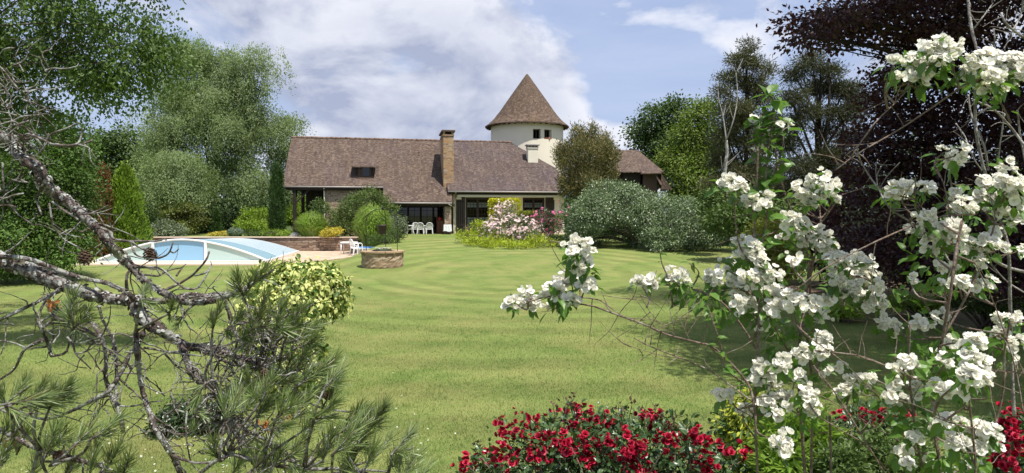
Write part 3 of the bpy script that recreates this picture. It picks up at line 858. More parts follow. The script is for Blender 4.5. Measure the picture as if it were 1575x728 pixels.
# ------------------------------------------------------------------ pool cover
def pool_cover():
    root = empty('pool_cover', ((A0[0] + A1[0]) / 2, A0[1], ZD), label='low arched pool enclosure with milky panels and white ribs beside the lawn', cat='pool cover')
    a0, a1 = np.array(A0), np.array(A1); b0, b1 = np.array(B0), np.array(B1)
    hA, hB = 1.12, 0.86
    ns = 28
    def arch(t, s):
        l = a0 + (b0 - a0) * t; r = a1 + (b1 - a1) * t; h = hA + (hB - hA) * t
        p = l + (r - l) * s
        q = 1 - abs(2 * s - 1) ** 1.75
        return (p[0], p[1], ZD + 0.03 + h * q)
    ss = np.linspace(0, 1, ns + 1)
    # milky roof sheet
    mb = MB(); ts = np.linspace(0, 1, 13)
    V = [arch(t, s) for t in ts for s in ss]
    F = [(i * (ns + 1) + j, i * (ns + 1) + j + 1, (i + 1) * (ns + 1) + j + 1, (i + 1) * (ns + 1) + j) for i in range(12) for j in range(ns)]
    mb.add(V, F, 0, True); mb.build('roof_sheet', M['sheet'], root)
    ax = np.array([*(b1 - a1), 0.0]); ax /= np.linalg.norm(ax)
    mb = MB(); mb.tube([Vector(arch(0, s)) + Vector((0, 0, .02)) for s in ss], 0.055, 6); mb.build('rib', M['white_metal'], root)
    for t in np.linspace(0.36, 1.0, 12):
        mb = MB(); c = np.array([arch(t, s) for s in ss]); T = unit(np.gradient(c, axis=0)); Nn = unit(np.cross(T, ax)); Nn *= np.sign(Nn[:, 2:3] + 1e-6)
        w = .06; V = np.concatenate([c - ax * w + Nn * .004, c - ax * w + Nn * .014, c + ax * w + Nn * .014, c + ax * w + Nn * .004]); n = len(ss)
        F = [(q * n + j, q * n + j + 1, (q + 1) % 4 * n + j + 1, (q + 1) % 4 * n + j) for q in range(4) for j in range(n - 1)]
        mb.add(V, F); mb.build('rib', M['white_metal'], root)
    # end wall: blue middle panel and a paler one on each side
    for s0, s1, mt in ((0.0, 0.335, 'panel_aqua'), (0.335, 0.64, 'panel_blue'), (0.64, 1.0, 'panel_aqua')):
        mb = MB(); sx = np.linspace(s0, s1, 12)
        top = [arch(0.004, s) for s in sx]; bot = [(p[0], p[1], ZD + .03) for p in top]
        n = len(sx); F = [(k, k + 1, n + k + 1, n + k) for k in range(n - 1)]
        mb.add(bot + top, F)
        mb.add([(p[0], p[1] + .02, p[2]) for p in bot + top], [f[::-1] for f in F])
        mb.build('end_panel', M[mt], root)
    for s in (0.335, 0.64):
        p = arch(0, s); mb = MB(); mb.bbox(p[0] - .07, p[0] + .07, p[1] - .05, p[1] + .04, ZD + .02, p[2] + .02, .012); mb.build('post', M['white_metal'], root)
    mb = MB(); mb.beam((A0[0], A0[1] - .03, ZD + .05), (A1[0], A1[1] - .03, ZD + .05), .06, .05); mb.build('bottom_rail', M['white_metal'], root)
    mb = MB(); mb.beam((A1[0], A1[1], ZD + .05), (B1[0], B1[1], ZD + .05), .12, .08); mb.build('side_rail', M['white_metal'], root)
    mb = MB(); mb.beam((A0[0], A0[1], ZD + .05), (B0[0], B0[1], ZD + .05), .12, .08); mb.build('side_rail', M['white_metal'], root)
pool_cover()

# ------------------------------------------------------------------ low stone wall behind the terrace
mb = MB()
nseg = 44; rr = np.random.default_rng(4)
wx = np.linspace(-25, -9.85, nseg + 1)
for k in range(nseg):
    mb.box(wx[k], wx[k + 1], 46.2 + rr.uniform(-.012, .012), 46.65, -.05, 1.0 + rr.uniform(-.012, .012))
mb.box(-10.3, -9.85, 43.6, 46.19, -.05, 0.93)
wall = mb.build('terrace_wall', M['wall_stone'], origin=(-17, 46.4, 0), uv=('box',))
tag(wall, 'low brown stone wall holding the planting bed behind the pool paving', 'wall')
mb = MB()
for k in range(0, nseg, 4):
    mb.bbox(wx[k] + .006, wx[min(k + 4, nseg)] - .006, 46.14, 46.72, 1.018, 1.075, .012)
mb.build('coping', M['coping'], wall)

# ------------------------------------------------------------------ farmhouse
OX, OY, FH, HA = -16.53, 50.0, 1.05, R(10)
HC, HS = math.cos(HA), math.sin(HA)
def hu(px, v):
    k = (px - 787.5) / 1050
    return (k * (OY + v * HC) - OX + v * HS) / (HC - k * HS)
def hworld(u, v, z): return Vector((OX + u * HC - v * HS, OY + u * HS + v * HC, z))
house = empty('farmhouse', (OX, OY, FH), HA, label='long stone farmhouse with a steep brown tiled roof and tall stone chimney', cat='house')
house['label'] = 'long low stone farmhouse with a steep brown tiled roof and tall stone chimney'


def hbox(mb, u0, u1, v0, v1, z0, z1, m=0): mb.box(u0, u1, v0, v1, z0 - FH, z1 - FH, m)
def hbb(mb, u0, u1, v0, v1, z0, z1, b=.012, m=0): mb.bbox(u0, u1, v0, v1, z0 - FH, z1 - FH, b, m)


def roof_patch(mb, bl, br, tr, tl, nu, nv, amp=0.034, th=0.10, dz=FH):
    """sagging tiled slope with thickness and an uneven eave"""
    bl, br, tr, tl = (np.array(q, float) for q in (bl, br, tr, tl))
    f = wob(0, 6, 1.6)
    V = []
    for i in range(nv + 1):
        for j in range(nu + 1):
            s, t = j / nu, i / nv
            p = (bl * (1 - s) + br * s) * (1 - t) + (tl * (1 - s) + tr * s) * t
            p = p + np.array([0, 0, amp * 1.6 * float(f(p[None] * .55)[0]) + rng.normal() * amp * .22 - dz])
            V.append(p)
    V = np.array(V); n = (nu + 1) * (nv + 1); W = V.copy(); W[:, 2] -= th
    F = []
    for i in range(nv):
        for j in range(nu):
            a = i * (nu + 1) + j
            F.append((a, a + 1, a + nu + 2, a + nu + 1)); F.append((n + a + nu + 1, n + a + nu + 2, n + a + 1, n + a))
    ring = list(range(nu + 1)) + [(i + 1) * (nu + 1) + nu for i in range(nv)] + [nv * (nu + 1) + j for j in range(nu - 1, -1, -1)] + [i * (nu + 1) for i in range(nv - 1, 0, -1)]
    for k in range(len(ring)):
        a, b = ring[k], ring[(k + 1) % len(ring)]
        F.append((a, n + a, n + b, b))
    mb.add(np.concatenate([V, W]), F)


RU = 11.75
rl = MB()
roof_patch(rl, (-.25, 0, 4.74), (12.2, 0, 4.74), (12.2, 5, 8.72), (-.25, 5, 8.78), 60, 24)
roof_patch(rl, (-.25, 10.2, 4.7), (12.2, 10.2, 4.7), (12.2, 5.02, 8.70), (-.25, 5.02, 8.76), 20, 8)
roof_patch(rl, (7.0, -1.52, 3.54), (12.05, -1.52, 3.54), (12.05, -.02, 4.722), (7.0, -.02, 4.722), 26, 8, .012)
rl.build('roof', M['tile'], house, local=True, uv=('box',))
rr_ = MB()
roof_patch(rr_, (RU, -.9, 4.42), (21.35, -.9, 4.42), (20.65, 1.8, 6.36), (RU, 1.8, 6.40), 50, 12)
roof_patch(rr_, (RU, 1.803, 6.402), (20.65, 1.803, 6.362), (17.5, 5, 8.70), (RU, 5, 8.76), 46, 14)
roof_patch(rr_, (21.36, -.88, 4.42), (21.36, 10.9, 4.42), (20.66, 8.2, 6.36), (20.66, 1.8, 6.36), 22, 8)
roof_patch(rr_, (20.66, 1.81, 6.362), (20.66, 8.2, 6.362), (17.52, 5.02, 8.69), (17.52, 5.0, 8.69), 16, 12)
roof_patch(rr_, (21.3, 10.9, 4.4), (RU, 10.9, 4.4), (RU, 8.2, 6.38), (20.64, 8.2, 6.34), 14, 6)
roof_patch(rr_, (20.64, 8.197, 6.342), (RU, 8.197, 6.382), (RU, 5.03, 8.74), (17.5, 5.03, 8.69), 14, 6)
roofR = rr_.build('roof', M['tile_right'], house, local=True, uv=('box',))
roofR['label'] = 'right hand hipped roof of bluish brown tiles'
mb = MB()
for u in np.arange(-.25, 17.3, .38):
    z = 8.80 - .0045 * u - FH + rng.normal() * .008
    mb.tube([(u, 5.01, z - .035), (u + .40, 5.01, z - .03)], [.115, .10], 8)
mb.build('ridge_tiles', M['ridge'], house, local=True)

# walls
mb = MB()
u_s0, u_s1 = hu(498, .25), 7.0
hbox(mb, u_s0, u_s1, .25, .7, .7, 4.72)
hbox(mb, u_s0, u_s0 + .4, .7, 9.5, .7, 4.9)
hbox(mb, u_s1 - .4, u_s1 - .002, .702, 9.5, .7, 4.9)
mb.build('wall', M['stone'], house, local=True, uv=('box',))
mb = MB()
zt = 4.62
o1 = (hu(716, 0), hu(754, 0)); o2 = (hu(804, 0), hu(838, 0)); uw0, uw1 = hu(699, 0), 20.95; ZH = 3.91
for a, b, z0, z1 in ((uw0, o1[0], .8, zt), (o1[1], o2[0], .8, zt), (o2[1], uw1, .8, zt), (o1[0], o1[1], ZH, zt), (o2[0], o2[1], ZH, zt)):
    hbox(mb, a, b, 0, .42, z0, z1)
hbox(mb, uw1 - .4, uw1, .422, 9.8, .8, zt)
hbox(mb, uw0, uw1, 9.4, 9.798, .8, zt)
w_ = mb.build('wall', M['render'], house, local=True, uv=('box',)); w_['label'] = 'cream rendered wall of the right hand wing'
mb = MB()
hbox(mb, uw0 - .02, uw0 + .38, .422, 9.38, .8, 4.8)
hbox(mb, hu(684, -1.2), hu(694, -1.2), -1.25, -.82, .8, 3.42)
pw = mb.build('porch_pillar', M['stone'], house, local=True, uv=('box',))
# dark rooms: porch back wall, ceilings and linings
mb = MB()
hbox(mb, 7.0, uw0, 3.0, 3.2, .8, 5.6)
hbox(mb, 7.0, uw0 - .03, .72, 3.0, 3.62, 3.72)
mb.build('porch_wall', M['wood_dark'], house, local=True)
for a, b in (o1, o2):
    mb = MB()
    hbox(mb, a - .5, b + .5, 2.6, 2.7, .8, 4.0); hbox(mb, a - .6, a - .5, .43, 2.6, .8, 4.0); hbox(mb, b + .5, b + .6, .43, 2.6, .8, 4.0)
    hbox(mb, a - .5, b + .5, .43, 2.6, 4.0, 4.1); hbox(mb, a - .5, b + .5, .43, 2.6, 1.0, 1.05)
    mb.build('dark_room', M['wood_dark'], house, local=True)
m_, t_ = new_mat('clear_glass')
fr_ = t_.n('ShaderNodeFresnel'); fr_.inputs[0].default_value = 1.5
gl_ = t_.n('ShaderNodeBsdfGlossy'); gl_.inputs['Roughness'].default_value = 0.02
tr_ = t_.n('ShaderNodeBsdfTransparent'); tr_.inputs[0].default_value = (.85, .88, .88, 1)
mx_ = t_.n('ShaderNodeMixShader', i0=t_.m('MULTIPLY', fr_.outputs[0], .55), i1=tr_.outputs[0], i2=gl_.outputs[0])
t_.n('ShaderNodeOutputMaterial', Surface=mx_.outputs[0]); M['clear'] = m_


def french_door(a, b, z0, z1, v, leaves=2, rows=5, cols=2):
    mb = MB()
    hbox(mb, a, a + .07, v, v + .1, z0, z1); hbox(mb, b - .07, b, v, v + .1, z0, z1); hbox(mb, a + .07, b - .07, v, v + .1, z1 - .08, z1)
    fr = mb.build('door_frame', M['shutter'], house, local=True)
    w = (b - a - .14) / leaves
    for k in range(leaves):
        l0, l1 = a + .07 + k * w + .004, a + .07 + (k + 1) * w - .004
        mb = MB()
        hbox(mb, l0, l0 + .085, v + .02, v + .075, z0, z1 - .084); hbox(mb, l1 - .085, l1, v + .02, v + .075, z0, z1 - .084)
        hbox(mb, l0 + .085, l1 - .085, v + .02, v + .075, z0, z0 + .38); hbox(mb, l0 + .085, l1 - .085, v + .02, v + .075, z1 - .18, z1 - .084)
        g0, g1, h0, h1 = l0 + .085, l1 - .085, z0 + .38, z1 - .18
        for i in range(1, cols + 1):
            x = g0 + (g1 - g0) * i / (cols + 1); hbox(mb, x - .015, x + .015, v + .035, v + .065, h0, h1)
        for j in range(1, rows + 1):
            z = h0 + (h1 - h0) * j / (rows + 1); hbox(mb, g0, g1, v + .037, v + .063, z - .015, z + .015)
        d = mb.build('door', M['shutter'], house, local=True)
        mb = MB(); hbox(mb, g0, g1, v + .048, v + .053, h0, h1); mb.build('glass', M['clear'], d, local=True)
        mb = MB()
        for c0, c1 in ((h0, h0 + (h1 - h0) * .40), (h1 - (h1 - h0) * .26, h1 - (h1 - h0) * .10)):
            n = 14; xs = np.linspace(g0 - .02, g1 + .02, n); yy = v + .13 + .02 * np.sin(np.arange(n) * 2.1)
            V = [(x, y, z - FH) for z in (c0, c1) for x, y in zip(xs, yy)]
            mb.add(V, [(i, i + 1, n + i + 1, n + i) for i in range(n - 1)], 0, True)
        mb.build('curtain', M['curtain'], d, local=True)
french_door(o1[0], o1[1], 1.08, ZH, .12); french_door(o2[0], o2[1], 1.08, ZH, .12)


def shutter(a, b, z0, z1, v):
    mb = MB(); n = 5; w = (b - a) / n
    for k in range(n): hbb(mb, a + k * w + .004, a + (k + 1) * w - .004, v - .035, v - .004, z0, z1, .004)
    for z in (z0 + .3, z1 - .35): hbox(mb, a + .02, b - .02, v - .055, v - .036, z - .05, z + .05)
    mb.build('shutter', M['shutter'], house, local=True)
shutter(hu(701.5, 0), hu(715.5, 0), 1.12, ZH + .02, 0); shutter(hu(754.5, 0), hu(769, 0), 1.12, ZH + .02, 0); shutter(hu(838.5, 0), hu(852.5, 0), 1.12, ZH + .02, 0)
# glazed doors in the back of the porch
for k in range(4):
    a = 7.9 + k * 1.0
    mb = MB(); hbox(mb, a, a + .08, 2.9, 2.98, 1.1, 3.5); hbox(mb, a + .92, a + .995, 2.9, 2.98, 1.1, 3.5); hbox(mb, a + .08, a + .92, 2.9, 2.98, 3.4, 3.5); hbox(mb, a + .08, a + .92, 2.9, 2.98, 1.1, 1.4)
    for z in (1.9, 2.4, 2.9): hbox(mb, a + .08, a + .92, 2.92, 2.96, z - .015, z + .015)
    hbox(mb, a + .48, a + .51, 2.925, 2.955, 1.4, 3.4)
    d = mb.build('porch_door', M['wood_mid'], house, local=True)
    mb = MB(); hbox(mb, a + .08, a + .92, 2.935, 2.945, 1.4, 3.4); mb.build('glass', M['glass'], d, local=True)
# beams, fascia, gutters
mb = MB(); hbb(mb, 7.05, uw0 - .1, -1.34, -1.18, 3.18, 3.38); mb.build('beam', M['wood_dark'], house, local=True)
mb = MB(); hbox(mb, RU + .1, 21.25, -.80, -.76, 4.12, 4.36); mb.build('fascia', M['wood_dark'], house, local=True)
mb = MB(); hbox(mb, RU + .1, 21.2, -.758, .0, 4.20, 4.24); mb.build('soffit', M['wood_dark'], house, local=True)
mb = MB(); hbox(mb, -.1, 7.0, .02, .06, 4.38, 4.62); mb.build('fascia', M['wood_dark'], house, local=True)
for a, b, v, z in ((-.25, 7.0, -.07, 4.63), (7.0, 12.0, -1.6, 3.43), (RU, 21.4, -.98, 4.31)):
    mb = MB(); mb.tube([(a, v, z - FH), (b, v, z - .01 - FH)], .06, 8); mb.build('gutter', M['zinc'], house, local=True)
u_ = hu(698, -.15)
mb = MB(); zz = lambda z: z - FH
mb.tube([(u_ + .1, -.95, zz(4.27)), (u_ + .08, -.8, zz(4.22)), (u_, -.25, zz(4.1)), (u_, -.14, zz(3.9)), (u_, -.12, zz(3.0)), (u_, -.12, zz(1.08))], .055, 8, sub=4)
mb.build('downpipe', M['pipe'], house, local=True)
mb = MB(); mb.tube([(u_ - .55, -1.58, zz(3.40)), (u_ - .35, -1.5, zz(3.28)), (u_ - .06, -.5, zz(3.16)), (u_ - .02, -.2, zz(3.05))], .045, 8, sub=4); mb.build('downpipe', M['pipe'], house, local=True)
u_ = hu(499, .1)
mb = MB(); mb.tube([(u_, -.05, zz(4.6)), (u_, .12, zz(4.4)), (u_, .17, zz(4.2)), (u_, .17, zz(1.0))], .05, 8, sub=3); mb.build('downpipe', M['pipe'], house, local=True)
# awning box above the doors
mb = MB()
hbb(mb, hu(703, -.4), hu(861, -.4), -.62, -.03, 3.93, 4.10, .02)
aw = mb.build('awning', M['awning'], house, local=True)
mb = MB(); hbb(mb, hu(702, -.4), hu(710, -.4), -.3, -.005, 3.74, 3.925, .02); hbb(mb, hu(853, -.4), hu(861, -.4), -.3, -.005, 3.74, 3.925, .02); mb.build('bracket', M['awning'], aw, local=True)
# timber porch on the left
up = hu(453.5, .15)
for u, v in ((up, .15), (up, 5.0), (up, 9.6)):
    mb = MB(); hbb(mb, u - .12, u + .12, v - .12, v + .12, .9, 4.42 if v != 5 else 8.3, .02); mb.build('porch_post', M['wood_dark'], house, local=True)
mb = MB(); hbb(mb, -.05, u_s0 + .05, .08, .26, 4.42, 4.62); hbb(mb, up - .1, up + .1, .3, 9.5, 4.45, 4.62); hbb(mb, -.05, u_s0, 9.5, 9.7, 4.4, 4.6); mb.build('porch_beam', M['wood_dark'], house, local=True)
mb = MB(); mb.beam((up, .15, zz(3.35)), (up + 1.05, .17, zz(4.45)), .13, .13); mb.beam((up, .15, zz(3.4)), (up, 1.2, zz(4.47)), .13, .13); mb.build('porch_brace', M['wood_dark'], house, local=True)
mb = MB(); hbox(mb, hu(471, 3.2), u_s0 - .01, 3.2, 3.35, .8, 6.6); mb.build('porch_screen', M['wood_dark'], house, local=True)
mb = MB(); mb.add([(up + .02, .3, zz(4.63)), (up + .02, 9.9, zz(4.63)), (up + .02, 5, zz(8.55))], [(0, 2, 1)]); mb.add([(up + .08, .3, zz(4.63)), (up + .08, 9.9, zz(4.63)), (up + .08, 5, zz(8.55))], [(0, 1, 2)])
mb.build('gable', M['wood_dark'], house, local=True)

# big chimney
c0, c1 = hu(682, -.1), hu(698, -.1)
mb = MB(); hbb(mb, c0, c1, -.15, 2.75, 3.9, 8.55, .02)
hbb(mb, c0 - .05, c1 + .05, -.2, 2.8, 8.552, 8.66, .02)
for v in (-.15, .78, 1.7, 2.55):
    for u in (c0, c1 - .16): hbox(mb, u, u + .16, v, v + .2, 8.66, 8.86)
ch = mb.build('chimney', M['chimney_stone'], house, local=True, uv=('box',))
mb = MB(); hbb(mb, c0 - .12, c1 + .12, -.28, 2.88, 8.862, 8.99, .03); mb.build('chimney_cap', M['wood_mid'], ch, local=True)
mb = MB(); hbox(mb, c0 + .17, c1 - .17, .06, 2.5, 8.662, 8.84); mb.build('flue', M['wood_dark'], ch, local=True)
# small rendered chimney
c0, c1 = hu(812, 2.4), hu(827.5, 2.4)
mb = MB(); hbb(mb, c0, c1, 2.4, 3.1, 6.0, 7.95, .015)
hbox(mb, c0 - .05, c1 + .05, 2.35, 3.15, 7.952, 8.04)
c2 = mb.build('chimney', M['render'], house, local=True); c2['label'] = 'small cream rendered chimney with a dark slotted cap'
mb = MB()
for u in np.linspace(c0 - .02, c1 - .12, 4):
    for v in (2.38, 2.98): hbox(mb, u, u + .14, v, v + .14, 8.042, 8.20)
hbb(mb, c0 - .12, c1 + .12, 2.28, 3.22, 8.202, 8.30, .02)
mb.build('chimney_cap', M['zinc'], c2, local=True)
# shed dormer
d0, d1 = hu(545, .8), hu(577, .8)
mb = MB(); n = 9; w = (d1 - d0 - .5) / n
for k in range(n): hbb(mb, d0 + .25 + k * w + .006, d0 + .25 + (k + 1) * w - .006, .80, .84, 5.38, 6.22, .005)
dm = mb.build('dormer', M['wood_mid'], house, local=True)
mb = MB(); roof_patch(mb, (d0 - .12, .50, 6.22), (d1 + .12, .50, 6.22), (d1 + .12, 3.1, 7.27), (d0 - .12, 3.1, 7.27), 8, 6, .006, .08); mb.build('dormer_roof', M['tile'], dm, local=True, uv=('box',))
for s in (0, 1):
    a = d0 + .12 if s == 0 else d1 - .24
    mb = MB(); V = [(u, v, zz(z)) for u in (a, a + .12) for v, z in ((.72, 5.3), (.72, 6.2), (2.9, 7.1))]
    mb.add(V, [(0, 2, 1), (3, 4, 5), (0, 1, 4, 3), (1, 2, 5, 4), (2, 0, 3, 5)]); mb.build('dormer_cheek', M['wood_dark'], dm, local=True)
mb = MB(); a = (d0 + d1) / 2 + .1; hbox(mb, a - .24, a + .28, .77, .795, 5.5, 6.15); mb.build('window', M['glass'], dm, local=True)
mb = MB(); hbb(mb, d0 + .2, d1 - .2, .66, .86, 5.29, 5.36); mb.build('sill', M['ridge'], dm, local=True)
# terrace slab in front of the doors
mb = MB(); V = [hworld(u, v, 0) for u, v in ((7.02, -2.1), (21, -2.1), (21, -.01), (uw0 - .01, -.01), (uw0 - .04, 2.99), (7.02, 2.99))]
prism_xy(mb, [(p.x, p.y) for p in V], .85, 1.115); tag(mb.build('house_terrace', M['paving']), kind='structure')

# ------------------------------------------------------------------ round tower
def tower():
    cx = (810.5 - 787.5) / 1050 * 64.5; cy = 64.5; r = 3.40
    root = empty('round_tower', (cx, cy, 1.0), label='round cream tower with a steep conical tiled roof behind the house', cat='tower')
    zl = [1.0, 8.5, 9.28, 9.36, 10.22, 10.5, 10.9]
    wins = [(math.asin((818 - 810.5) / 55), math.asin((829.5 - 810.5) / 55)), (math.asin((834.5 - 810.5) / 55), math.asin((845.5 - 810.5) / 55))]
    ang = sorted(set(list(np.linspace(0, 2 * math.pi, 97)[:-1]) + [a % (2 * math.pi) for w in wins for a in w]))
    cuts = [a for w in wins for a in w]
    ang = [a for a in ang if a in [c % (2 * math.pi) for c in cuts] or min(abs(a - c) for c in cuts) > .02]
    inwin = lambda a: any(w[0] - 1e-6 <= a <= w[1] + 1e-6 for w in wins)
    P = lambda a, rad, z: (cx + math.sin(a) * rad, cy - math.cos(a) * rad, z)
    mb = MB(); n = len(ang)
    for i in range(len(zl) - 1):
        for k in range(n):
            a, b = ang[k], ang[(k + 1) % n]
            mid_ = (a + (b if b > a else b + 2 * math.pi)) / 2
            if inwin(mid_) and 9.3 < (zl[i] + zl[i + 1]) / 2 < 10.2 and zl[i] > 9.3: continue
            mb.add([P(a, r, zl[i]), P(b, r, zl[i]), P(b, r, zl[i + 1]), P(a, r, zl[i + 1])], [(0, 1, 2, 3)])
    for w in wins:   # reveals
        for a in w: mb.add([P(a, r, 9.36), P(a, r - .4, 9.36), P(a, r - .4, 10.22), P(a, r, 10.22)], [(0, 1, 2, 3)])
        for z in (9.36, 10.22): mb.add([P(w[0], r, z), P(w[1], r, z), P(w[1], r - .4, z), P(w[0], r - .4, z)], [(0, 1, 2, 3)])
    mb.build('wall', M['tower_render'], root)
    mb = MB(); mb.lathe([(r - .42, 1.2), (r - .42, 10.8)], 32, (cx, cy, 0)); 
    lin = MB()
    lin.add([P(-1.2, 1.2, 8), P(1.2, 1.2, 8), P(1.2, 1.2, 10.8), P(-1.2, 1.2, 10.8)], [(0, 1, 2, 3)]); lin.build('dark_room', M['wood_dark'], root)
    for w in wins:
        m0 = (w[0] + w[1]) / 2; fr = MB()
        rad = r - .3; a0, a1 = w[0] + .012, w[1] - .012
        for a, b, z0, z1 in ((a0, a0 + .022, 9.37, 10.21), (a1 - .022, a1, 9.37, 10.21), (a0, a1, 10.13, 10.21), (a0, a1, 9.37, 9.43), (m0 - .01, m0 + .01, 9.43, 10.13)):
            fr.add([P(a, rad, z0), P(b, rad, z0), P(b, rad, z1), P(a, rad, z1), P(a, rad - .05, z0), P(b, rad - .05, z0), P(b, rad - .05, z1), P(a, rad - .05, z1)],
                   [(0, 1, 2, 3), (0, 4, 5, 1), (3, 2, 6, 7), (0, 3, 7, 4), (1, 5, 6, 2)])
        f = fr.build('window', M['shutter'], root)
        s = MB(); s.add([P(w[0] - .02, r + .07, 9.27), P(w[1] + .02, r + .07, 9.27), P(w[1] + .02, r + .07, 9.35), P(w[0] - .02, r + .07, 9.35), P(w[0] - .02, r - .05, 9.27), P(w[1] + .02, r - .05, 9.27), P(w[1] + .02, r - .05, 9.35), P(w[0] - .02, r - .05, 9.35)],
                        [(0, 1, 2, 3), (3, 2, 6, 7), (0, 4, 5, 1), (0, 3, 7, 4), (1, 5, 6, 2)]); s.build('sill', M['tower_render'], f)
        pn = MB(); pn.add([P(a0, rad - .03, 9.4), P(a1, rad - .03, 9.4), P(a1, rad - .03, 10.2), P(a0, rad - .03, 10.2)], [(0, 1, 2, 3)]); pn.build('glass', M['glass'], f)
    w = wins[1]; m0 = (w[0] + w[1]) / 2; fb = MB(); p = P(m0, r - .1, 9.37)
    fb.bbox(p[0] - .26, p[0] + .26, p[1] - .08, p[1] + .08, p[2], p[2] + .17, .015); fb.build('window_box', M['terracotta'], root)
    mb = MB()
    prof = [(3.92, 10.72), (3.93, 10.82), (3.76, 10.95), (3.44, 11.20), (3.09, 11.56), (2.72, 12.02), (2.21, 12.74), (1.63, 13.57), (1.02, 14.43), (.51, 15.14), (.10, 15.72), (0.0, 15.78)]
    k = 64; kk = 3
    pr = []
    for i in range(len(prof) - 1):
        for q in range(kk): pr.append(tuple(np.array(prof[i]) + (np.array(prof[i + 1]) - np.array(prof[i])) * q / kk))
    pr.append(prof[-1])
    V = [(cx + rd * math.cos(a) * (1 + rng.normal() * .0035), cy + rd * math.sin(a) * (1 + rng.normal() * .0035), z + (rng.normal() * .012 if i < 3 else 0)) for i, (rd, z) in enumerate(pr) for a in np.arange(k) * 2 * math.pi / k]
    F = [(i * k + j, i * k + (j + 1) % k, (i + 1) * k + (j + 1) % k, (i + 1) * k + j) for i in range(len(pr) - 1) for j in range(k)]
    mb.add(V, F, 0, True)
    mb.lathe([(3.3, 10.93), (3.92, 10.72)], 64, (cx, cy, 0))
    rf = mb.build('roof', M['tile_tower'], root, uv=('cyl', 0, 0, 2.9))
    mb = MB(); n = 40
    for q in range(n):
        a = q * 2 * math.pi / n; mb.beam(P(a, 3.2, 10.84), P(a, 3.84, 10.66), .07, .09)
    mb.build('rafter_tails', M['wood_mid'], root)
    mb = MB(); mb.lathe([(.10, 15.66), (.14, 15.80), (.06, 15.90), (.10, 16.00), (.045, 16.10), (.02, 16.35), (0, 16.42)], 10, (cx, cy, 0)); mb.build('finial', M['terracotta'], rf)
tower()

# ------------------------------------------------------------------ outbuilding with hipped roofs on the right
def outbuilding():
    b = at(975, 262, 60.5)
    root = empty('outbuilding', (b.x, 60.5, 1.0), label='dark timber outbuilding with small hipped tile roofs behind the big round shrub', cat='outbuilding')
    def hip(eL, eR, rL, rR, back, name='roof', n=18):
        mb = MB()
        eL, eR, rL, rR = (at(*q) for q in (eL, eR, rL, rR))
        ze = (eL.z + eR.z) / 2; eL.z = eR.z = ze; zr = (rL.z + rR.z) / 2; rL.z = rR.z = zr
        bL = Vector((eL.x, eL.y + back, ze)); bR = Vector((eR.x, eR.y + back, ze))
        roof_patch(mb, eL, eR, rR, rL, n, 8, .01, .09, 0); roof_patch(mb, eR + Vector((.005, 0, 0)), bR, rR + Vector((.02, .01, 0)), rR + Vector((.01, 0, 0)), 8, 6, .008, .09, 0)
        roof_patch(mb, bL, eL, rL, rL + Vector((0, .01, 0)), 8, 6, .008, .09, 0); roof_patch(mb, bR, bL, rL + Vector((0, .02, 0)), rR + Vector((0, .02, 0)), 8, 6, .008, .09, 0)
        return mb.build(name, M['tile'], root, uv=('box',)), eL, eR, ze
    _, eL, eR, ze = hip((905, 262, 60), (1021, 266, 60), (925, 230, 64), (981, 232, 64), 8)
    mb = MB(); mb.box(eL.x + .5, eR.x - .5, eL.y + .6, eL.y + 7.5, .9, ze - .02); mb.build('wall', M['wood_mid'], root)
    r2, fL, fR, fz = hip((957, 263.5, 58.6), (991, 265, 58.6), (970, 250, 60.6), (978, 250.5, 60.6), 4, 'dormer_roof', 8)
    mb = MB(); mb.box(fL.x + .25, fR.x - .25, 59.0, 61.5, .9, fz - .05); mb.build('dormer', M['wood_dark'], root)
    r3, gL, gR, gz = hip((986, 266, 58.2), (1018, 266.5, 58.2), (998, 254.5, 60.4), (1003, 255, 60.4), 4, 'dormer_roof', 8)
    mb = MB(); mb.box(gL.x + .3, gR.x - .3, 58.75, 61.5, .9, gz - .05); mb.build('dormer', M['wood_mid'], root)
    mb = MB(); p = at(1007, 274, 58.6); mb.beam((p.x, p.y, p.z + .5), (p.x + .5, p.y - .3, p.z - .6), .5, .05); mb.build('shutter', M['wood_mid'], root)
    mb = MB(); a, c = at(1013, 268, 60), at(1026, 287, 60)
    mb.add([(a.x, 58.9, a.z), (c.x + .2, 58.9, c.z - .3), (c.x + .2, 63, c.z - .3), (a.x, 63, a.z)], [(0, 1, 2, 3)])
    mb.add([(a.x, 58.9, a.z), (c.x + .2, 58.9, c.z - .3), (a.x, 58.9, c.z - .3)], [(0, 2, 1)])
    mb.build('lean_to', M['tile'], root, uv=('box',))
outbuilding()

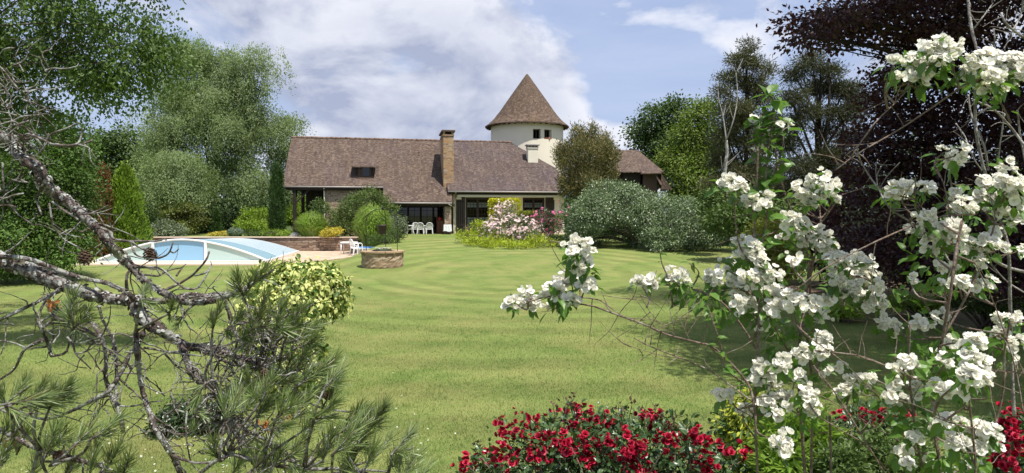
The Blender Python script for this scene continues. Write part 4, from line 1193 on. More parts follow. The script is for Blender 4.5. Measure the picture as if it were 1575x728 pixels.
# ------------------------------------------------------------------ well, hanging pot, garden furniture
def well():
    cx, cy = (588 - 787.5) / 1050 * 31.3, 31.3; z0 = G(cx, cy) - .03; r = .94; zt = .86
    root = empty('water_well', (cx, cy, z0), label='round stone well with three black iron uprights on the lawn', cat='well')
    mb = MB(); k = 48; zs = np.linspace(z0, zt, 9); rr = np.random.default_rng(3)
    V = [(cx + math.cos(a) * (r + rr.normal() * .012), cy + math.sin(a) * (r + rr.normal() * .012), z) for z in zs for a in np.arange(k) * 2 * math.pi / k]
    mb.add(V, [(i * k + j, i * k + (j + 1) % k, (i + 1) * k + (j + 1) % k, (i + 1) * k + j) for i in range(8) for j in range(k)])
    mb.lathe([(.62, zt), (.62, z0 + .2)], 40, (cx, cy, 0)); mb.build('wall', M['well_stone'], root, uv=('cyl', 0, 0, .94))
    mb = MB(); n = 13; a0 = .2
    for q in range(n):
        a, b = a0 + q * 2 * math.pi / n + .012, a0 + (q + 1) * 2 * math.pi / n - .012
        h = zt + .075 + rr.uniform(-.008, .008); ro = r + .06 + rr.uniform(-.02, .02)
        aa = np.linspace(a, b, 5); V = []
        for rad in (.58, ro):
            for z in (zt + .004, h): V += [(cx + math.cos(t) * rad, cy + math.sin(t) * rad, z) for t in aa]
        F = []
        for i in range(4): F += [(5 + i, 15 + i, 16 + i, 6 + i), (10 + i, 11 + i, 16 + i, 15 + i), (i, i + 1, 11 + i, 10 + i), (i, 5 + i, 6 + i, i + 1)]
        F += [(0, 10, 15, 5), (4, 9, 19, 14)]
        mb.add(V, F)
    mb.build('coping', M['well_stone'], root)
    mb = MB(); mb.lathe([(.62, zt - .12), (.3, zt - .06), (0, zt - .05)], 32, (cx, cy, 0)); mb.build('soil', M['soil'], root)
    top = Vector((cx + .02, cy, 2.86))
    for px, dy in ((563.2, -.1), (593, .74), (611, -.2)):
        x = (px - 787.5) / 1050 * (cy + dy); b = Vector((x, cy + dy, zt + .06)); h = Vector((x, cy + dy, 2.35))
        m1 = h + Vector((0, 0, .26)) + (top - h) * .16; m1.z = 2.62; m2 = (h + top) / 2; m2.z = 2.80
        mb = MB(); mb.tube([b, (b + h) / 2, h, m1, m2, top], .015, 7, sub=4); mb.build('iron_upright', M['iron'], root)
    mb = MB(); mb.tube([top + Vector((0, 0, -.06)), top + Vector((0, 0, .05)), top + Vector((0, 0, .14))], [.05, .05, .01], 8); mb.build('finial', M['iron'], root)
    # pot on its chain
    px_, pz = cx, 1.70
    pot = empty('hanging_pot', (px_, cy, pz), label='dark flower pot hanging on a chain above the stone well', cat='flower pot')
    mb = MB(); mb.lathe([(0, pz), (.15, pz), (.17, pz + .03), (.215, pz + .36), (.235, pz + .37), (.235, pz + .42), (.20, pz + .42), (.19, pz + .33), (0, pz + .32)], 24, (px_, cy, 0)); mb.build('pot', M['pot'], pot)
    mb = MB()
    for a in (0.4, 2.5, 4.6): mb.tube([(px_ + .22 * math.cos(a), cy + .22 * math.sin(a), pz + .4), (px_, cy, pz + .78)], .006, 4)
    mb.tube([(px_, cy, pz + .78), (px_, cy, 2.82)], .008, 5); mb.build('chain', M['iron'], pot)
    # low bowl of pale flowering plants on the soil
    bw = empty('planter_bowl', (cx + .02, cy - .1, zt - .05), label='shallow dark bowl of pale flowering plants set on the well', cat='planter')
    mb = MB(); c = (cx + .02, cy - .1, zt - .05); mb.lathe([(0, 0), (.34, 0), (.42, .16), (.40, .17), (.34, .13), (0, .13)], 28, c); mb.build('bowl', M['pot'], bw)
    mb = MB(); n = 420; a = rng.uniform(0, 6.28, n); q = .40 * np.sqrt(rng.random(n))
    P = np.stack([c[0] + np.cos(a) * q, c[1] + np.sin(a) * q, c[2] + .14 + .10 * rng.random(n) * (1.1 - q / .42)], -1)
    mb.scatter(*LEAF, P, rng.normal(size=(n, 3)) + np.array([0, 0, .6]), rng.normal(size=(n, 3)) + np.array([0, 0, 1]), rng.uniform(.05, .1, n)); mb.build('leaves', M['greyg'], bw)
    mb = MB(); n = 90; a = rng.uniform(0, 6.28, n); q = .38 * np.sqrt(rng.random(n))
    P = np.stack([c[0] + np.cos(a) * q, c[1] + np.sin(a) * q, c[2] + .24 + .04 * rng.random(n)], -1)
    mb.scatter(*LEAF, P, rng.normal(size=(n, 3)) * np.array([1, 1, .2]), np.tile([0, 0, 1.0], (n, 1)) + rng.normal(size=(n, 3)) * .3, np.full(n, .06)); mb.build('blossoms', M['petal'], bw)
well()


def chair_parts(root):
    """white stacking chair with a slatted round back, front towards -y"""
    mb = MB(); n = 7
    V = []; 
    for j in range(n):
        for i in range(n):
            x, y = -.23 + .46 * i / (n - 1), -.23 + .44 * j / (n - 1)
            V.append((x * (1 - .06 * j / n), y, .43 - .018 * math.cos(x * 6) - .02 * j / n + (.0 if j else -.02)))
    V2 = [(x, y, z - .025) for x, y, z in V]; F = []
    for j in range(n - 1):
        for i in range(n - 1):
            a = j * n + i; F += [(a, a + 1, a + n + 1, a + n), (49 + a + n, 49 + a + n + 1, 49 + a + 1, 49 + a)]
    ring = list(range(n)) + [j * n + n - 1 for j in range(1, n)] + [(n - 1) * n + i for i in range(n - 2, -1, -1)] + [j * n for j in range(n - 2, 0, -1)]
    F += [(ring[k], 49 + ring[k], 49 + ring[(k + 1) % len(ring)], ring[(k + 1) % len(ring)]) for k in range(len(ring))]
    mb.add(V + V2, F); mb.build('seat', M['white'], root, local=True)
    mb = MB()
    arc = [(-.22, .20, .42), (-.235, .25, .62), (-.20, .29, .78), (-.10, .31, .855), (0, .315, .87), (.10, .31, .855), (.20, .29, .78), (.235, .25, .62), (.22, .20, .42)]
    mb.tube(arc, .022, 7, sub=4)
    for x in (-.135, -.068, 0, .068, .135):
        h = .85 - .9 * x * x - .03; mb.beam((x, .205, .42), (x * 1.05, .305, h), .042, .014)
    mb.beam((-.22, .235, .55), (.22, .235, .55), .02, .05); mb.build('backrest', M['white'], root, local=True)
    for s in (-1, 1):
        mb = MB(); mb.tube([(s * .235, .25, .64), (s * .27, .08, .655), (s * .27, -.14, .65), (s * .255, -.22, .60)], [.02, .028, .028, .022], 7, sub=4); mb.build('armrest', M['white'], root, local=True)
        mb = MB(); mb.tube([(s * .255, -.22, .60), (s * .25, -.225, .40), (s * .275, -.26, 0)], [.022, .03, .022], 7, sub=3); mb.build('leg', M['white'], root, local=True)
        mb = MB(); mb.tube([(s * .215, .21, .44), (s * .225, .24, .22), (s * .25, .30, 0)], [.03, .028, .022], 7, sub=3); mb.build('leg', M['white'], root, local=True)

zt_ = 1.115
spots = [(629.5, -1.15, -75, 'white plastic chair turned sideways, nearest the shrubs under the porch'),
         (639, -.95, 178, 'narrowly seen white plastic chair between the sideways chair and the two arched backs'),
         (647, -1.2, 172, 'white plastic chair with arched back, second from the porch cupboard'),
         (660, -1.2, 184, 'white plastic chair with arched back standing closest to the porch cupboard')]
first = None
for px, v, rz, lab in spots:
    w = hworld(hu(px, v), v, zt_)
    if first is None:
        first = empty('plastic_chair', w, R(rz) + HA, label=lab, cat='chair', group='white chairs under the porch'); chair_parts(first); o = first
    else:
        o = copy_tree(first)
    o.location = w; o.rotation_euler = (0, 0, R(rz) + HA); o['label'] = lab
p = onz(547.5, 393.6, ZD)
o = copy_tree(first); o.location = (p[0], p[1] + .1, ZD); o.rotation_euler = (0, 0, R(125)); o.scale = (1.15, 1.15, 1.15)
o['label'] = 'white plastic chair beside the white table on the pool paving'; o['category'] = 'chair'
del o['group']

p = onz(532.5, 391.3, ZD); tx, ty = p[0] + .1, p[1] + .25
tb = empty('garden_table', (tx, ty, ZD), label='small white rectangular table on the pool paving', cat='table')
mb = MB(); mb.bbox(tx - .45, tx + .50, ty - .4, ty + .4, ZD + .72, ZD + .765, .012); mb.build('table_top', M['white'], tb)
mb = MB(); mb.box(tx - .40, tx + .45, ty - .35, ty + .35, ZD + .66, ZD + .717); mb.build('apron', M['white'], tb)
for sx, sy in ((-.39, -.34), (.44, -.34), (-.39, .34), (.44, .34)):
    mb = MB(); mb.tube([(tx + sx, ty + sy, ZD + .66), (tx + sx * 1.04, ty + sy * 1.04, ZD)], [.032, .026], 8); mb.build('leg', M['white'], tb)
# lounger
p = onz(561, 392, ZD); lx, ly = p[0], p[1] + .3
lo = empty('sun_lounger', (lx, ly, ZD), label='white sun lounger with a blue cushion half hidden behind the well', cat='sun lounger')
mb = MB()
for s in (-.3, .3): mb.beam((lx - .55, ly + s, ZD + .36), (lx + .9, ly + s, ZD + .36), .04, .06)
for q in np.linspace(-.5, .85, 10): mb.beam((lx + q, ly - .28, ZD + .37), (lx + q, ly + .28, ZD + .37), .07, .02)
mb.build('frame', M['white'], lo)
mb = MB(); mb.beam((lx - .55, ly - .28, ZD + .38), (lx - .85, ly - .28, ZD + .72), .05, .04); mb.beam((lx - .55, ly + .28, ZD + .38), (lx - .85, ly + .28, ZD + .72), .05, .04); mb.beam((lx - .72, ly - .28, ZD + .56), (lx - .72, ly + .28, ZD + .56), .08, .02); mb.beam((lx - .83, ly - .28, ZD + .69), (lx - .83, ly + .28, ZD + .69), .08, .02); mb.build('backrest', M['white'], lo)
mb = MB(); mb.bbox(lx - .5, lx + .88, ly - .27, ly + .27, ZD + .40, ZD + .47, .03); mb.build('cushion', M['blue_cloth'], lo)
for a, s in ((-.45, -.3), (.8, -.3), (-.45, .3), (.8, .3)):
    mb = MB(); mb.beam((lx + a, ly + s, ZD), (lx + a, ly + s, ZD + .33), .05, .05); mb.build('leg', M['white'], lo)
# porch: cupboard, red lantern, draped table
ua, ub = hu(671.5, .2), hu(682, .2); w = hworld((ua + ub) / 2, .3, zt_)
cb = empty('porch_cupboard', w, HA, label='reddish wooden cupboard against the dark porch wall', cat='cupboard')
hw = (ub - ua) / 2
mb = MB(); mb.bbox(-hw, hw, -.22, .22, .06, .98, .01); mb.bbox(-hw - .03, hw + .03, -.25, .24, .982, 1.02, .01); mb.build('body', M['cabinet'], cb, local=True)
for s in (0, 1):
    mb = MB(); mb.bbox(-hw + .03 + s * (hw - .01), -.02 + s * (hw - .01), -.245, -.222, .12, .92, .006); d = mb.build('door', M['cabinet'], cb, local=True)
    mb = MB(); mb.lathe([(0, -.012), (.014, -.01), (.014, .01), (0, .012)], 8, (-.05 if s == 0 else .06, -.262, .55)); mb.build('handle', M['iron'], d, local=True)
mb = MB(); mb.box(-hw + .02, hw - .02, -.2, .2, 0, .06); mb.build('plinth', M['wood_dark'], cb, local=True)
q = hworld((ua + ub) / 2 - .06, .25, zt_ + 1.022)
mb = MB(); mb.lathe([(0, 0), (.10, 0), (.13, .05), (.14, .16), (.10, .21), (.05, .23), (.06, .26), (0, .27)], 18); pl = mb.build('enamel_jug', M['red'], origin=None)
pl.location = q; tag(pl, 'red enamel jug standing on the porch cupboard', 'jug')
mb = MB(); mb.tube([(.12, 0, .19), (.21, 0, .17), (.20, 0, .08), (.13, 0, .05)], .012, 6, sub=4); h = mb.build('handle', M['red'], pl, local=True)
ua, ub = hu(682, -1.7), hu(694.5, -1.7); w = hworld((ua + ub) / 2, -1.66, zt_); hw = (ub - ua) / 2 - .02
tb2 = empty('draped_table', w, HA, label='small table under a white cloth beside the stone porch pillar', cat='table')
mb = MB(); mb.box(-hw + .02, hw - .02, -.2, .25, .68, .71); mb.build('table_top', M['wood_mid'], tb2, local=True)
for sx in (-1, 1):
    for sy in (-.17, .22):
        mb = MB(); mb.box(sx * (hw - .05) - .02, sx * (hw - .05) + .02, sy - .02, sy + .02, 0, .68); mb.build('leg', M['wood_mid'], tb2, local=True)
mb = MB(); n = 40; V = []; per = [(-hw, -.22), (hw, -.22), (hw, .27), (-hw, .27)]
ring = []
for e in range(4):
    a, b = np.array(per[e]), np.array(per[(e + 1) % 4])
    for i in range(10): ring.append(a + (b - a) * i / 10)
ring = np.array(ring); c = ring.mean(0)
for z, f in ((.725, 0.97), (.705, 1.0), (.5, 1.03), (.24, 1.08)):
    for i, q in enumerate(ring):
        w_ = 1 + (.05 * math.sin(i * 1.9) if z < .6 else 0); V.append((*(c + (q - c) * f * w_), z + (.03 * math.sin(i * .7) if z < .3 else 0)))
F = [(i * n + j, i * n + (j + 1) % n, (i + 1) * n + (j + 1) % n, (i + 1) * n + j) for i in range(3) for j in range(n)] + [tuple(range(n))]
mb.add(V, F, 0, False); cl = mb.build('tablecloth', M['cloth'], local=True); cl.location = w; cl.rotation_euler = (0, 0, HA)
cl.location = tb2.location; tag(cl, 'white cloth draped over the small porch table', 'tablecloth')

# ------------------------------------------------------------------ planting round the house
ZB = 1.05
def zl(x): return (x[0], x[1], ZB)
dome('rounded_shrub', 'dark green rounded shrub against the stone wall, beside the pale grass clump', 'shrub', [lobe(497, 328, 48.6, 20, 22), (lobe(510, 340, 48.6, 16, 18)), lobe(486, 338, 48.4, 12, 16)], M['mid'], 5000, 14, .2, .10)
dome('spreading_juniper', 'big arching juniper with feathery green tips in front of the stone wall', 'juniper',
     [lobe(563, 310, 48.3, 30, 18), lobe(545, 325, 48.0, 28, 22), lobe(583, 326, 48.2, 24, 24), lobe(562, 340, 47.8, 38, 22), lobe(530, 345, 47.6, 18, 18), lobe(600, 335, 48.3, 12, 20)], M['juniper'], 15000, 16, .26, .17, wid=.55, rough=.32, droop=-.15)
grass_clump('grass_clump', 'pale green ornamental grass clump on the bed above the low wall', 480, 47.3, 33, 38, M['miscanthus'], 2600, ZB - .05, .016)
grass_clump('grass_clump', 'taller arching ornamental grass clump just behind the well', 573, 44.2, 38, 62, M['miscanthus'], 3600, .55, .017)
dome('leafy_perennial', 'bright leafy green perennials between the well and the grass clump', 'perennial', [lobe(588, 372, 42.6, 24, 14), lobe(606, 365, 43.2, 16, 14)], M['mid'], 3200, 10, .14, .13, wid=.5, up=.1, droop=-.2)
dome('grey_shrub', 'soft grey green shrub with pinkish tips beside the porch opening', 'shrub', [lobe(612, 345, 46.8, 14, 18), lobe(620, 352, 46.9, 8, 12), lobe(604, 352, 46.0, 10, 14)], M['greyg'], 3000, 12, .16, .09)
dome('golden_mound', 'flat golden yellow shrub spilling over the low stone wall', 'shrub', [lobe(512, 357, 46.3, 16, 6), lobe(504, 360, 46.2, 12, 5), lobe(520, 355, 46.4, 9, 5)], M['gold'], 2400, 10, .10, .09, zmin=.95, base=(at(512, 357, 46.7).x, 46.75, 1.04), stem_r=.012)
dome('ground_cover', 'low green ground cover at the corner of the bed beside the pale rock', 'ground cover', [lobe(437, 360, 47.4, 16, 6), lobe(420, 358, 47.8, 14, 6), lobe(448, 362, 47.2, 8, 4)], M['lime'], 2200, 10, .12, .08)
mb = MB(); q = at(453.5, 362, 46.95); c = (q.x, q.y, 1.02); rr = np.random.default_rng(9)
V = []; 
for i, (r_, z) in enumerate(((.30, 0), (.34, .1), (.28, .24), (.16, .33))):
    for j in range(9):
        a = j * 2 * math.pi / 9; V.append((c[0] + r_ * math.cos(a) * rr.uniform(.8, 1.15), c[1] + r_ * .7 * math.sin(a) * rr.uniform(.8, 1.15), c[2] + z + rr.uniform(-.03, .03)))
mb.add(V, [(i * 9 + j, i * 9 + (j + 1) % 9, (i + 1) * 9 + (j + 1) % 9, (i + 1) * 9 + j) for i in range(3) for j in range(9)] + [tuple(range(27, 36))])
tag(mb.build('garden_rock', M['rock'], origin=c), 'pale grey rock at the edge of the bed above the pool paving', 'rock')
cone_conifer('columnar_cypress', 'slim dark column of cypress at the left end of the farmhouse', 426.5, 356, 49.0, 256, 11.5, M['cypress'], 9000, .16, .28, z0=ZB)
dome('lime_shrub', 'lime green shrub seen through the timber porch', 'shrub', [lobe(452, 328, 62, 20, 20), lobe(468, 322, 62.5, 14, 26), lobe(440, 335, 61, 12, 14)], M['lime'], 4200, 14, .28, .17, base=(at(455, 330, 62).x, 62, 1.1))
dome('lime_hedge', 'lime green hedge between the weeping birch and the slim cypress', 'hedge', [lobe(385, 334, 55, 17, 13), lobe(405, 335, 55.4, 15, 12), lobe(394, 346, 54.6, 28, 10)], M['lime'], 5200, 14, .25, .15)
grass_clump('fescue_clump', 'blue grey tuft of grass behind the white pool ribs', 362, 48.6, 17, 14, M['bluegrass'], 900, ZB - .05, .018, arch=1.0)
dome('yellow_mound', 'low yellow flowering mound behind the pool cover', 'shrub', [lobe(337, 362, 49.0, 15, 5), lobe(325, 364, 48.8, 8, 4)], M['gold'], 1500, 10, .11, .09)
dome('bed_plants', 'low olive green plants at the back edge of the pool, right of the blue grass', 'perennial', [lobe(388, 360, 48.6, 14, 6), lobe(403, 361, 48.2, 10, 5)], M['mid'], 1600, 10, .13, .10)
# island bed in front of the cream wing
def hedge_block(name, label, px0, px1, ytop, d, z0, leaf, n, depth):
    a, b = at(px0, ytop, d), at(px1, ytop, d); H = a.z - z0
    root = empty(name, ((a.x + b.x) / 2, d + depth / 2, z0), label=label, cat='hedge')
    mb = MB(); f = rng.uniform(0, 1, n)
    P = np.stack([rng.uniform(a.x, b.x, n), rng.uniform(d, d + depth, n), z0 + H * rng.random(n)], -1); N = rng.normal(size=(n, 3)) * .3
    top = f < .4; fr = (f >= .4) & (f < .75); lf = (f >= .75) & (f < .87); rt = f >= .87
    P[top, 2] = z0 + H + rng.normal(size=top.sum()) * .05; N[top, 2] += 1
    P[fr, 1] = d + rng.normal(size=fr.sum()) * .05; N[fr, 1] -= 1
    P[lf, 0] = a.x + rng.normal(size=lf.sum()) * .05; N[lf, 0] -= 1
    P[rt, 0] = b.x + rng.normal(size=rt.sum()) * .05; N[rt, 0] += 1
    mb.scatter(*LEAF, P, N * .8 + rng.normal(size=(n, 3)) * .6 + np.array([0, 0, .3]), N + rng.normal(size=(n, 3)) * .5, rng.uniform(.07, .14, n)); mb.build('foliage', leaf, root)
    s = MB()
    for q in range(8):
        x, y = rng.uniform(a.x + .2, b.x - .2), rng.uniform(d + .2, d + depth - .2); s.tube([(x, y, z0 - .02), (x + rng.normal() * .1, y, z0 + H * .5), (x + rng.normal() * .15, y, z0 + H * .95)], [.04, .03, .01], 5)
    s.build('stems', M['bark'], root)
hedge_block('clipped_hedge', 'tall clipped golden hedge block before the cream wall', 753, 799, 308.5, 46.2, .95, M['box_gold'], 6500, 1.2)
hedge_block('clipped_hedge', 'lower clipped green hedge block right of the golden one', 799.5, 826, 328, 46.0, .9, M['yg'], 3200, 1.1)
dome('golden_juniper', 'low spreading golden juniper edging the island bed', 'juniper',
     [lobe(722, 366, 43.0, 22, 9), lobe(740, 356, 44.2, 22, 14), lobe(735, 374, 41.2, 28, 7), lobe(770, 378, 40.0, 34, 7), lobe(805, 380, 39.4, 34, 7), lobe(832, 374, 40.2, 24, 12), lobe(765, 362, 43.6, 26, 12), lobe(790, 366, 42.5, 40, 12)],
     M['jun_gold'], 15000, 14, .22, .13, wid=.6, rough=.25, droop=-.1)
FLOW5 = (np.array([(0, 0, 0)] + [(math.cos(a + o) * r, math.sin(a + o) * r, h) for a in np.arange(5) * 2 * math.pi / 5 for o, r, h in ((-.5, .75, .15), (0, 1, .1), (.5, .75, .15))]),
         [(0, 1 + 3 * k, 2 + 3 * k, 3 + 3 * k) for k in range(5)])
def far_rose(name, label, lobes, petal, nfl, size=.075, nleaf=5000, clus=None):
    root = dome(name, label, 'rose bush', lobes, M['rose_leaf'] if clus is None else M['mid'], nleaf, 10, .14, .08)
    P, D, _ = clumps(lobes, nfl // 4, .95, .12); k = len(P)
    P = np.repeat(P, 4, 0) + rng.normal(size=(k * 4, 3)) * .10; D = np.repeat(D, 4, 0)
    keep = P[:, 2] > .75; P, D = P[keep] + D[keep] * .05, D[keep]
    mb = MB(); N = D + rng.normal(size=P.shape) * .4 + np.array([0, -.3, .4])
    mb.scatter(*FLOW5, P, np.cross(N, rng.normal(size=P.shape)), N, rng.uniform(.6, 1.25, len(P)) * size); mb.build('blossoms', petal, root)
    return root
far_rose('pink_rose', 'large rose bush covered in pale pink blossom on the island bed',
         [lobe(774, 338, 43.4, 20, 22), lobe(790, 350, 42.2, 42, 18), lobe(760, 358, 42.2, 22, 16), lobe(812, 360, 41.2, 30, 14), lobe(778, 322, 44.4, 12, 12)], M['pink_petal'], 1100)
far_rose('magenta_rose', 'small rose bush with bright magenta pink blossom at the right of the island bed',
         [lobe(838, 334, 43.6, 18, 11), lobe(850, 336, 43.4, 10, 12), lobe(842, 346, 43.2, 16, 12)], M['magenta_petal'], 260, .085, 2500)
far_rose('magenta_rose', 'single small magenta rose at the foot of the brown shutter', [lobe(717, 354, 46.6, 4.5, 4), lobe(718, 360, 46.4, 5, 6)], M['magenta_petal'], 26, .07, 300)
far_rose('dusky_rose', 'tall green rose bush with a few dusky pink flowers beside the grey green shrub', [lobe(872, 330, 41.2, 16, 22), lobe(866, 352, 40.6, 20, 26), lobe(884, 345, 41.0, 16, 30)], M['magenta_petal'], 34, .07, 5200, 1)

# browning conifer, big grey green shrub
tree('browning_conifer', 'brownish conifer with pointed tops hiding the right corner of the house', (at(902, 300, 47).x, 47, 1.0),
     [lobe(905, 250, 47, 36, 42), lobe(880, 255, 46.6, 26, 30), lobe(930, 258, 47.2, 22, 34), lobe(866, 238, 47, 14, 16), lobe(886, 216, 47, 10, 18), lobe(911, 212, 47, 9, 20), lobe(897, 225, 47, 12, 22), lobe(930, 226, 47.2, 11, 18), lobe(942, 245, 47.4, 8, 18), lobe(905, 290, 46.6, 36, 24), lobe(875, 285, 46.6, 18, 22)],
     M['browncon'], M['bark'], 32000, 16, .24, .17, .16, droop=-.9, flat=1.4, shell=.3, rough=.35, cat='conifer', wid=.5, up=.0, twigs=8)
dome('grey_green_shrub', 'huge dome shaped grey green shrub with a dark hollow at its foot', 'shrub',
     [lobe(945, 312, 40.5, 58, 42), lobe(915, 335, 39.6, 42, 44), lobe(1014, 336, 39.8, 60, 46), lobe(1050, 345, 39.2, 56, 42), lobe(1078, 362, 38.6, 36, 24), lobe(890, 360, 39.2, 20, 26), lobe(1018, 368, 38.0, 34, 22), lobe(962, 330, 41.8, 70, 48), lobe(1092, 360, 38.4, 36, 28), lobe(1036, 336, 39.4, 44, 36), lobe(1066, 338, 38.6, 34, 26), lobe(950, 366, 42.2, 74, 28), lobe(940, 372, 41.2, 56, 22), lobe(955, 380, 41.8, 70, 18)],
     M['elaeagnus'], 112000, 16, .22, .115, wid=.85, rough=.22, shell=.72, stem_r=.07, cut=[lobe(948, 380, 38.0, 42, 34, 80), lobe(975, 394, 37.4, 50, 14, 60)])
dome('bluish_shrub', 'darker blue grey shrub behind the right end of the dome shaped shrub', 'shrub', [lobe(1120, 352, 42, 28, 24), lobe(1140, 362, 41, 20, 20)], M['greyg'], 5000, 14, .25, .15)

# ------------------------------------------------------------------ trees, left to right
B = lambda px, d: (at(px, 350, d).x, d, G(at(px, 350, d).x, d))
far = 'trees closing the view behind the garden'
for k, (px, d, top, w, lab) in enumerate([
        (-40, 80, 170, 110, 'tall dark woodland tree far behind the left trees, partly cut by the frame'), (110, 86, 205, 90, 'dark woodland tree showing between the left branches'),
        (250, 92, 215, 90, 'far dark tree behind the left side of the weeping birch'), (360, 90, 240, 80, 'far dark tree low behind the trunk of the weeping birch'), (440, 95, 262, 50, 'low far tree showing left of the farmhouse gable'),
        (905, 98, 262, 55, 'low far tree between the tower and the outbuilding'), (1150, 95, 225, 90, 'far dark tree behind the bleached bare trunk'), (1290, 90, 245, 110, 'far dark tree low behind the sparse conifer'),
        (1430, 85, 205, 120, 'far dark tree behind the copper beech'), (1590, 80, 190, 120, 'far dark tree beyond the right edge behind the copper beech')]):
    h = 362 - top
    L = [lobe(px + (random.random() - .5) * w * .5, top + h * (.28 + .2 * q), d, w * (.42 + .16 * q), h * .28) for q in range(3)] + [lobe(px - w * .45, top + h * .55, d, w * .35, h * .3), lobe(px + w * .45, top + h * .6, d, w * .35, h * .3)]
    tree('woodland_tree', lab, B(px, d), L, M['wood_far'], M['bark_dark'], 9000, 22, 1.0, .42, .35, group=far, shell=.55, twigs=0, seed=k)

tree('oak_tree', 'dark round headed tree behind the golden thuja', B(190, 66), [lobe(188, 235, 66, 34, 40), lobe(165, 275, 66, 40, 45), lobe(212, 270, 66, 34, 42), lobe(195, 215, 66, 22, 22), lobe(190, 310, 65, 50, 40), lobe(140, 240, 67, 30, 40)],
     M['oak'], M['bark_dark'], 20000, 26, .9, .30, .4, seed=3)
weeper('weeping_birch', 'large weeping birch with pale drooping foliage beside the farmhouse', B(318, 60),
       [lobe(284, 78, 60, 24, 20), lobe(306, 95, 60, 22, 20), lobe(344, 88, 60, 26, 20), lobe(362, 112, 60, 20, 20), lobe(324, 120, 59.6, 26, 26), lobe(340, 165, 59, 40, 34), lobe(396, 92, 60, 17, 22), lobe(404, 130, 60, 22, 24), lobe(258, 142, 60, 26, 26), lobe(312, 146, 59, 40, 34), lobe(376, 160, 60, 34, 38), lobe(282, 195, 58.5, 40, 34), lobe(344, 205, 58.5, 48, 40), lobe(406, 208, 60, 24, 30), lobe(432, 188, 60.5, 14, 16), lobe(390, 262, 58.5, 28, 36), lobe(320, 258, 59, 34, 36), lobe(424, 255, 60.5, 15, 34), lobe(240, 205, 59.5, 18, 34), lobe(436, 230, 61, 10, 20)],
       M['birch_far'], M['bark_dark'], 4800, 30, 2.3, .165, .42, twigs=8, seed=5, grp=30, gr=.70, limb=.7, spread=.17)
weeper('weeping_birch', 'smaller low weeping birch with fresh pale foliage behind the pool', B(272, 54), [lobe(272, 250, 54, 36, 22), lobe(298, 268, 53.4, 22, 22), lobe(248, 270, 54, 26, 24), lobe(275, 285, 53, 38, 20)],
       M['birch_far'], M['bark_dark'], 1700, 28, 2.2, .16, .16, seed=8, limb=.7, grp=26, gr=.6, spread=.16)
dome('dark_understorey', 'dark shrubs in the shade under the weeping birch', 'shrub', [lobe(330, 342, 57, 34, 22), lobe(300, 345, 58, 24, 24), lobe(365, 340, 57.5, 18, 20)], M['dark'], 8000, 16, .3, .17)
tree('japanese_maple', 'small layered maple with olive leaves in front of the weeping birch trunk', B(286, 51), [lobe(288, 320, 51, 24, 9), lobe(270, 330, 50.6, 20, 9), lobe(300, 338, 51, 18, 8), lobe(280, 348, 50.4, 26, 10), lobe(262, 318, 51.4, 12, 8)],
     M['maple'], M['bark_dark'], 7000, 16, .26, .15, .07, shell=.5)
cone_conifer('small_conifer', 'small dull green cone of conifer beneath the weeping birch', 334, 362, 52, 324, 9, M['cypress'], 2500, .14, .7)
cone_conifer('golden_thuja', 'bright golden green thuja cone left of the pool', 194, 372, 42, 262, 36, M['thuja_gold'], 17000, .21, .62)
cone_conifer('rusty_thuja', 'half dead rust coloured thuja pressed against the golden one', 161, 378, 41, 262, 17, M['rust'], 6000, .19, .5)
dome('border_shrub', 'grey green border shrub between the golden thuja and the pool cover', 'shrub', [lobe(248, 354, 47.6, 24, 17), lobe(230, 360, 47.4, 18, 14), lobe(268, 360, 47.6, 18, 13)], M['greyg'], 5000, 14, .22, .14)
tree('hornbeam_tree', 'dense hornbeam with leaves to the ground at the left edge', B(50, 27),
     [lobe(45, 215, 27, 70, 50), lobe(105, 230, 27, 42, 46), lobe(110, 190, 27, 26, 24), lobe(60, 290, 26.5, 82, 56), lobe(120, 300, 26.5, 34, 50), lobe(40, 365, 26, 84, 46), lobe(110, 365, 26, 36, 42), lobe(-30, 300, 27, 60, 90), lobe(10, 400, 25.6, 60, 24), lobe(90, 395, 25.6, 38, 20), lobe(-60, 380, 26, 60, 45)],
     M['hornbeam'], M['bark'], 46000, 22, .42, .125, .22, seed=11, twigs=7)
# overhanging birch, trunk just out of the frame
weeper('overhanging_birch', 'birch boughs hanging into the top left corner of the view', (-13.2, 11.5, G(-13.2, 11.5)),
       [lobe(40, 20, 12.5, 110, 56), lobe(130, 25, 12.5, 70, 50), lobe(200, 40, 12.3, 46, 34), lobe(235, 62, 12.3, 26, 22), lobe(212, 98, 12.3, 20, 26), lobe(150, 118, 12.5, 14, 26), lobe(40, 95, 12.8, 86, 40), lobe(100, 95, 12.8, 42, 40), lobe(-60, 60, 12.8, 90, 90), lobe(-20, -90, 12, 200, 80), lobe(130, -70, 11.5, 120, 50), lobe(30, 150, 13.0, 60, 30), (-9.2, 12.2, 8.8, 3.0, 2.6, 1.2), (-11.5, 14.5, 9.4, 3.2, 3, 1.4), (-12.5, 10.5, 9, 3, 3, 1.6)],
       M['birch_near'], M['bark'], 4300, 20, .8, .075, .17, twigs=4, limb=.45, spread=.05, seed=13, sweep=.25, wid=1.0, grp=26, gr=.26)

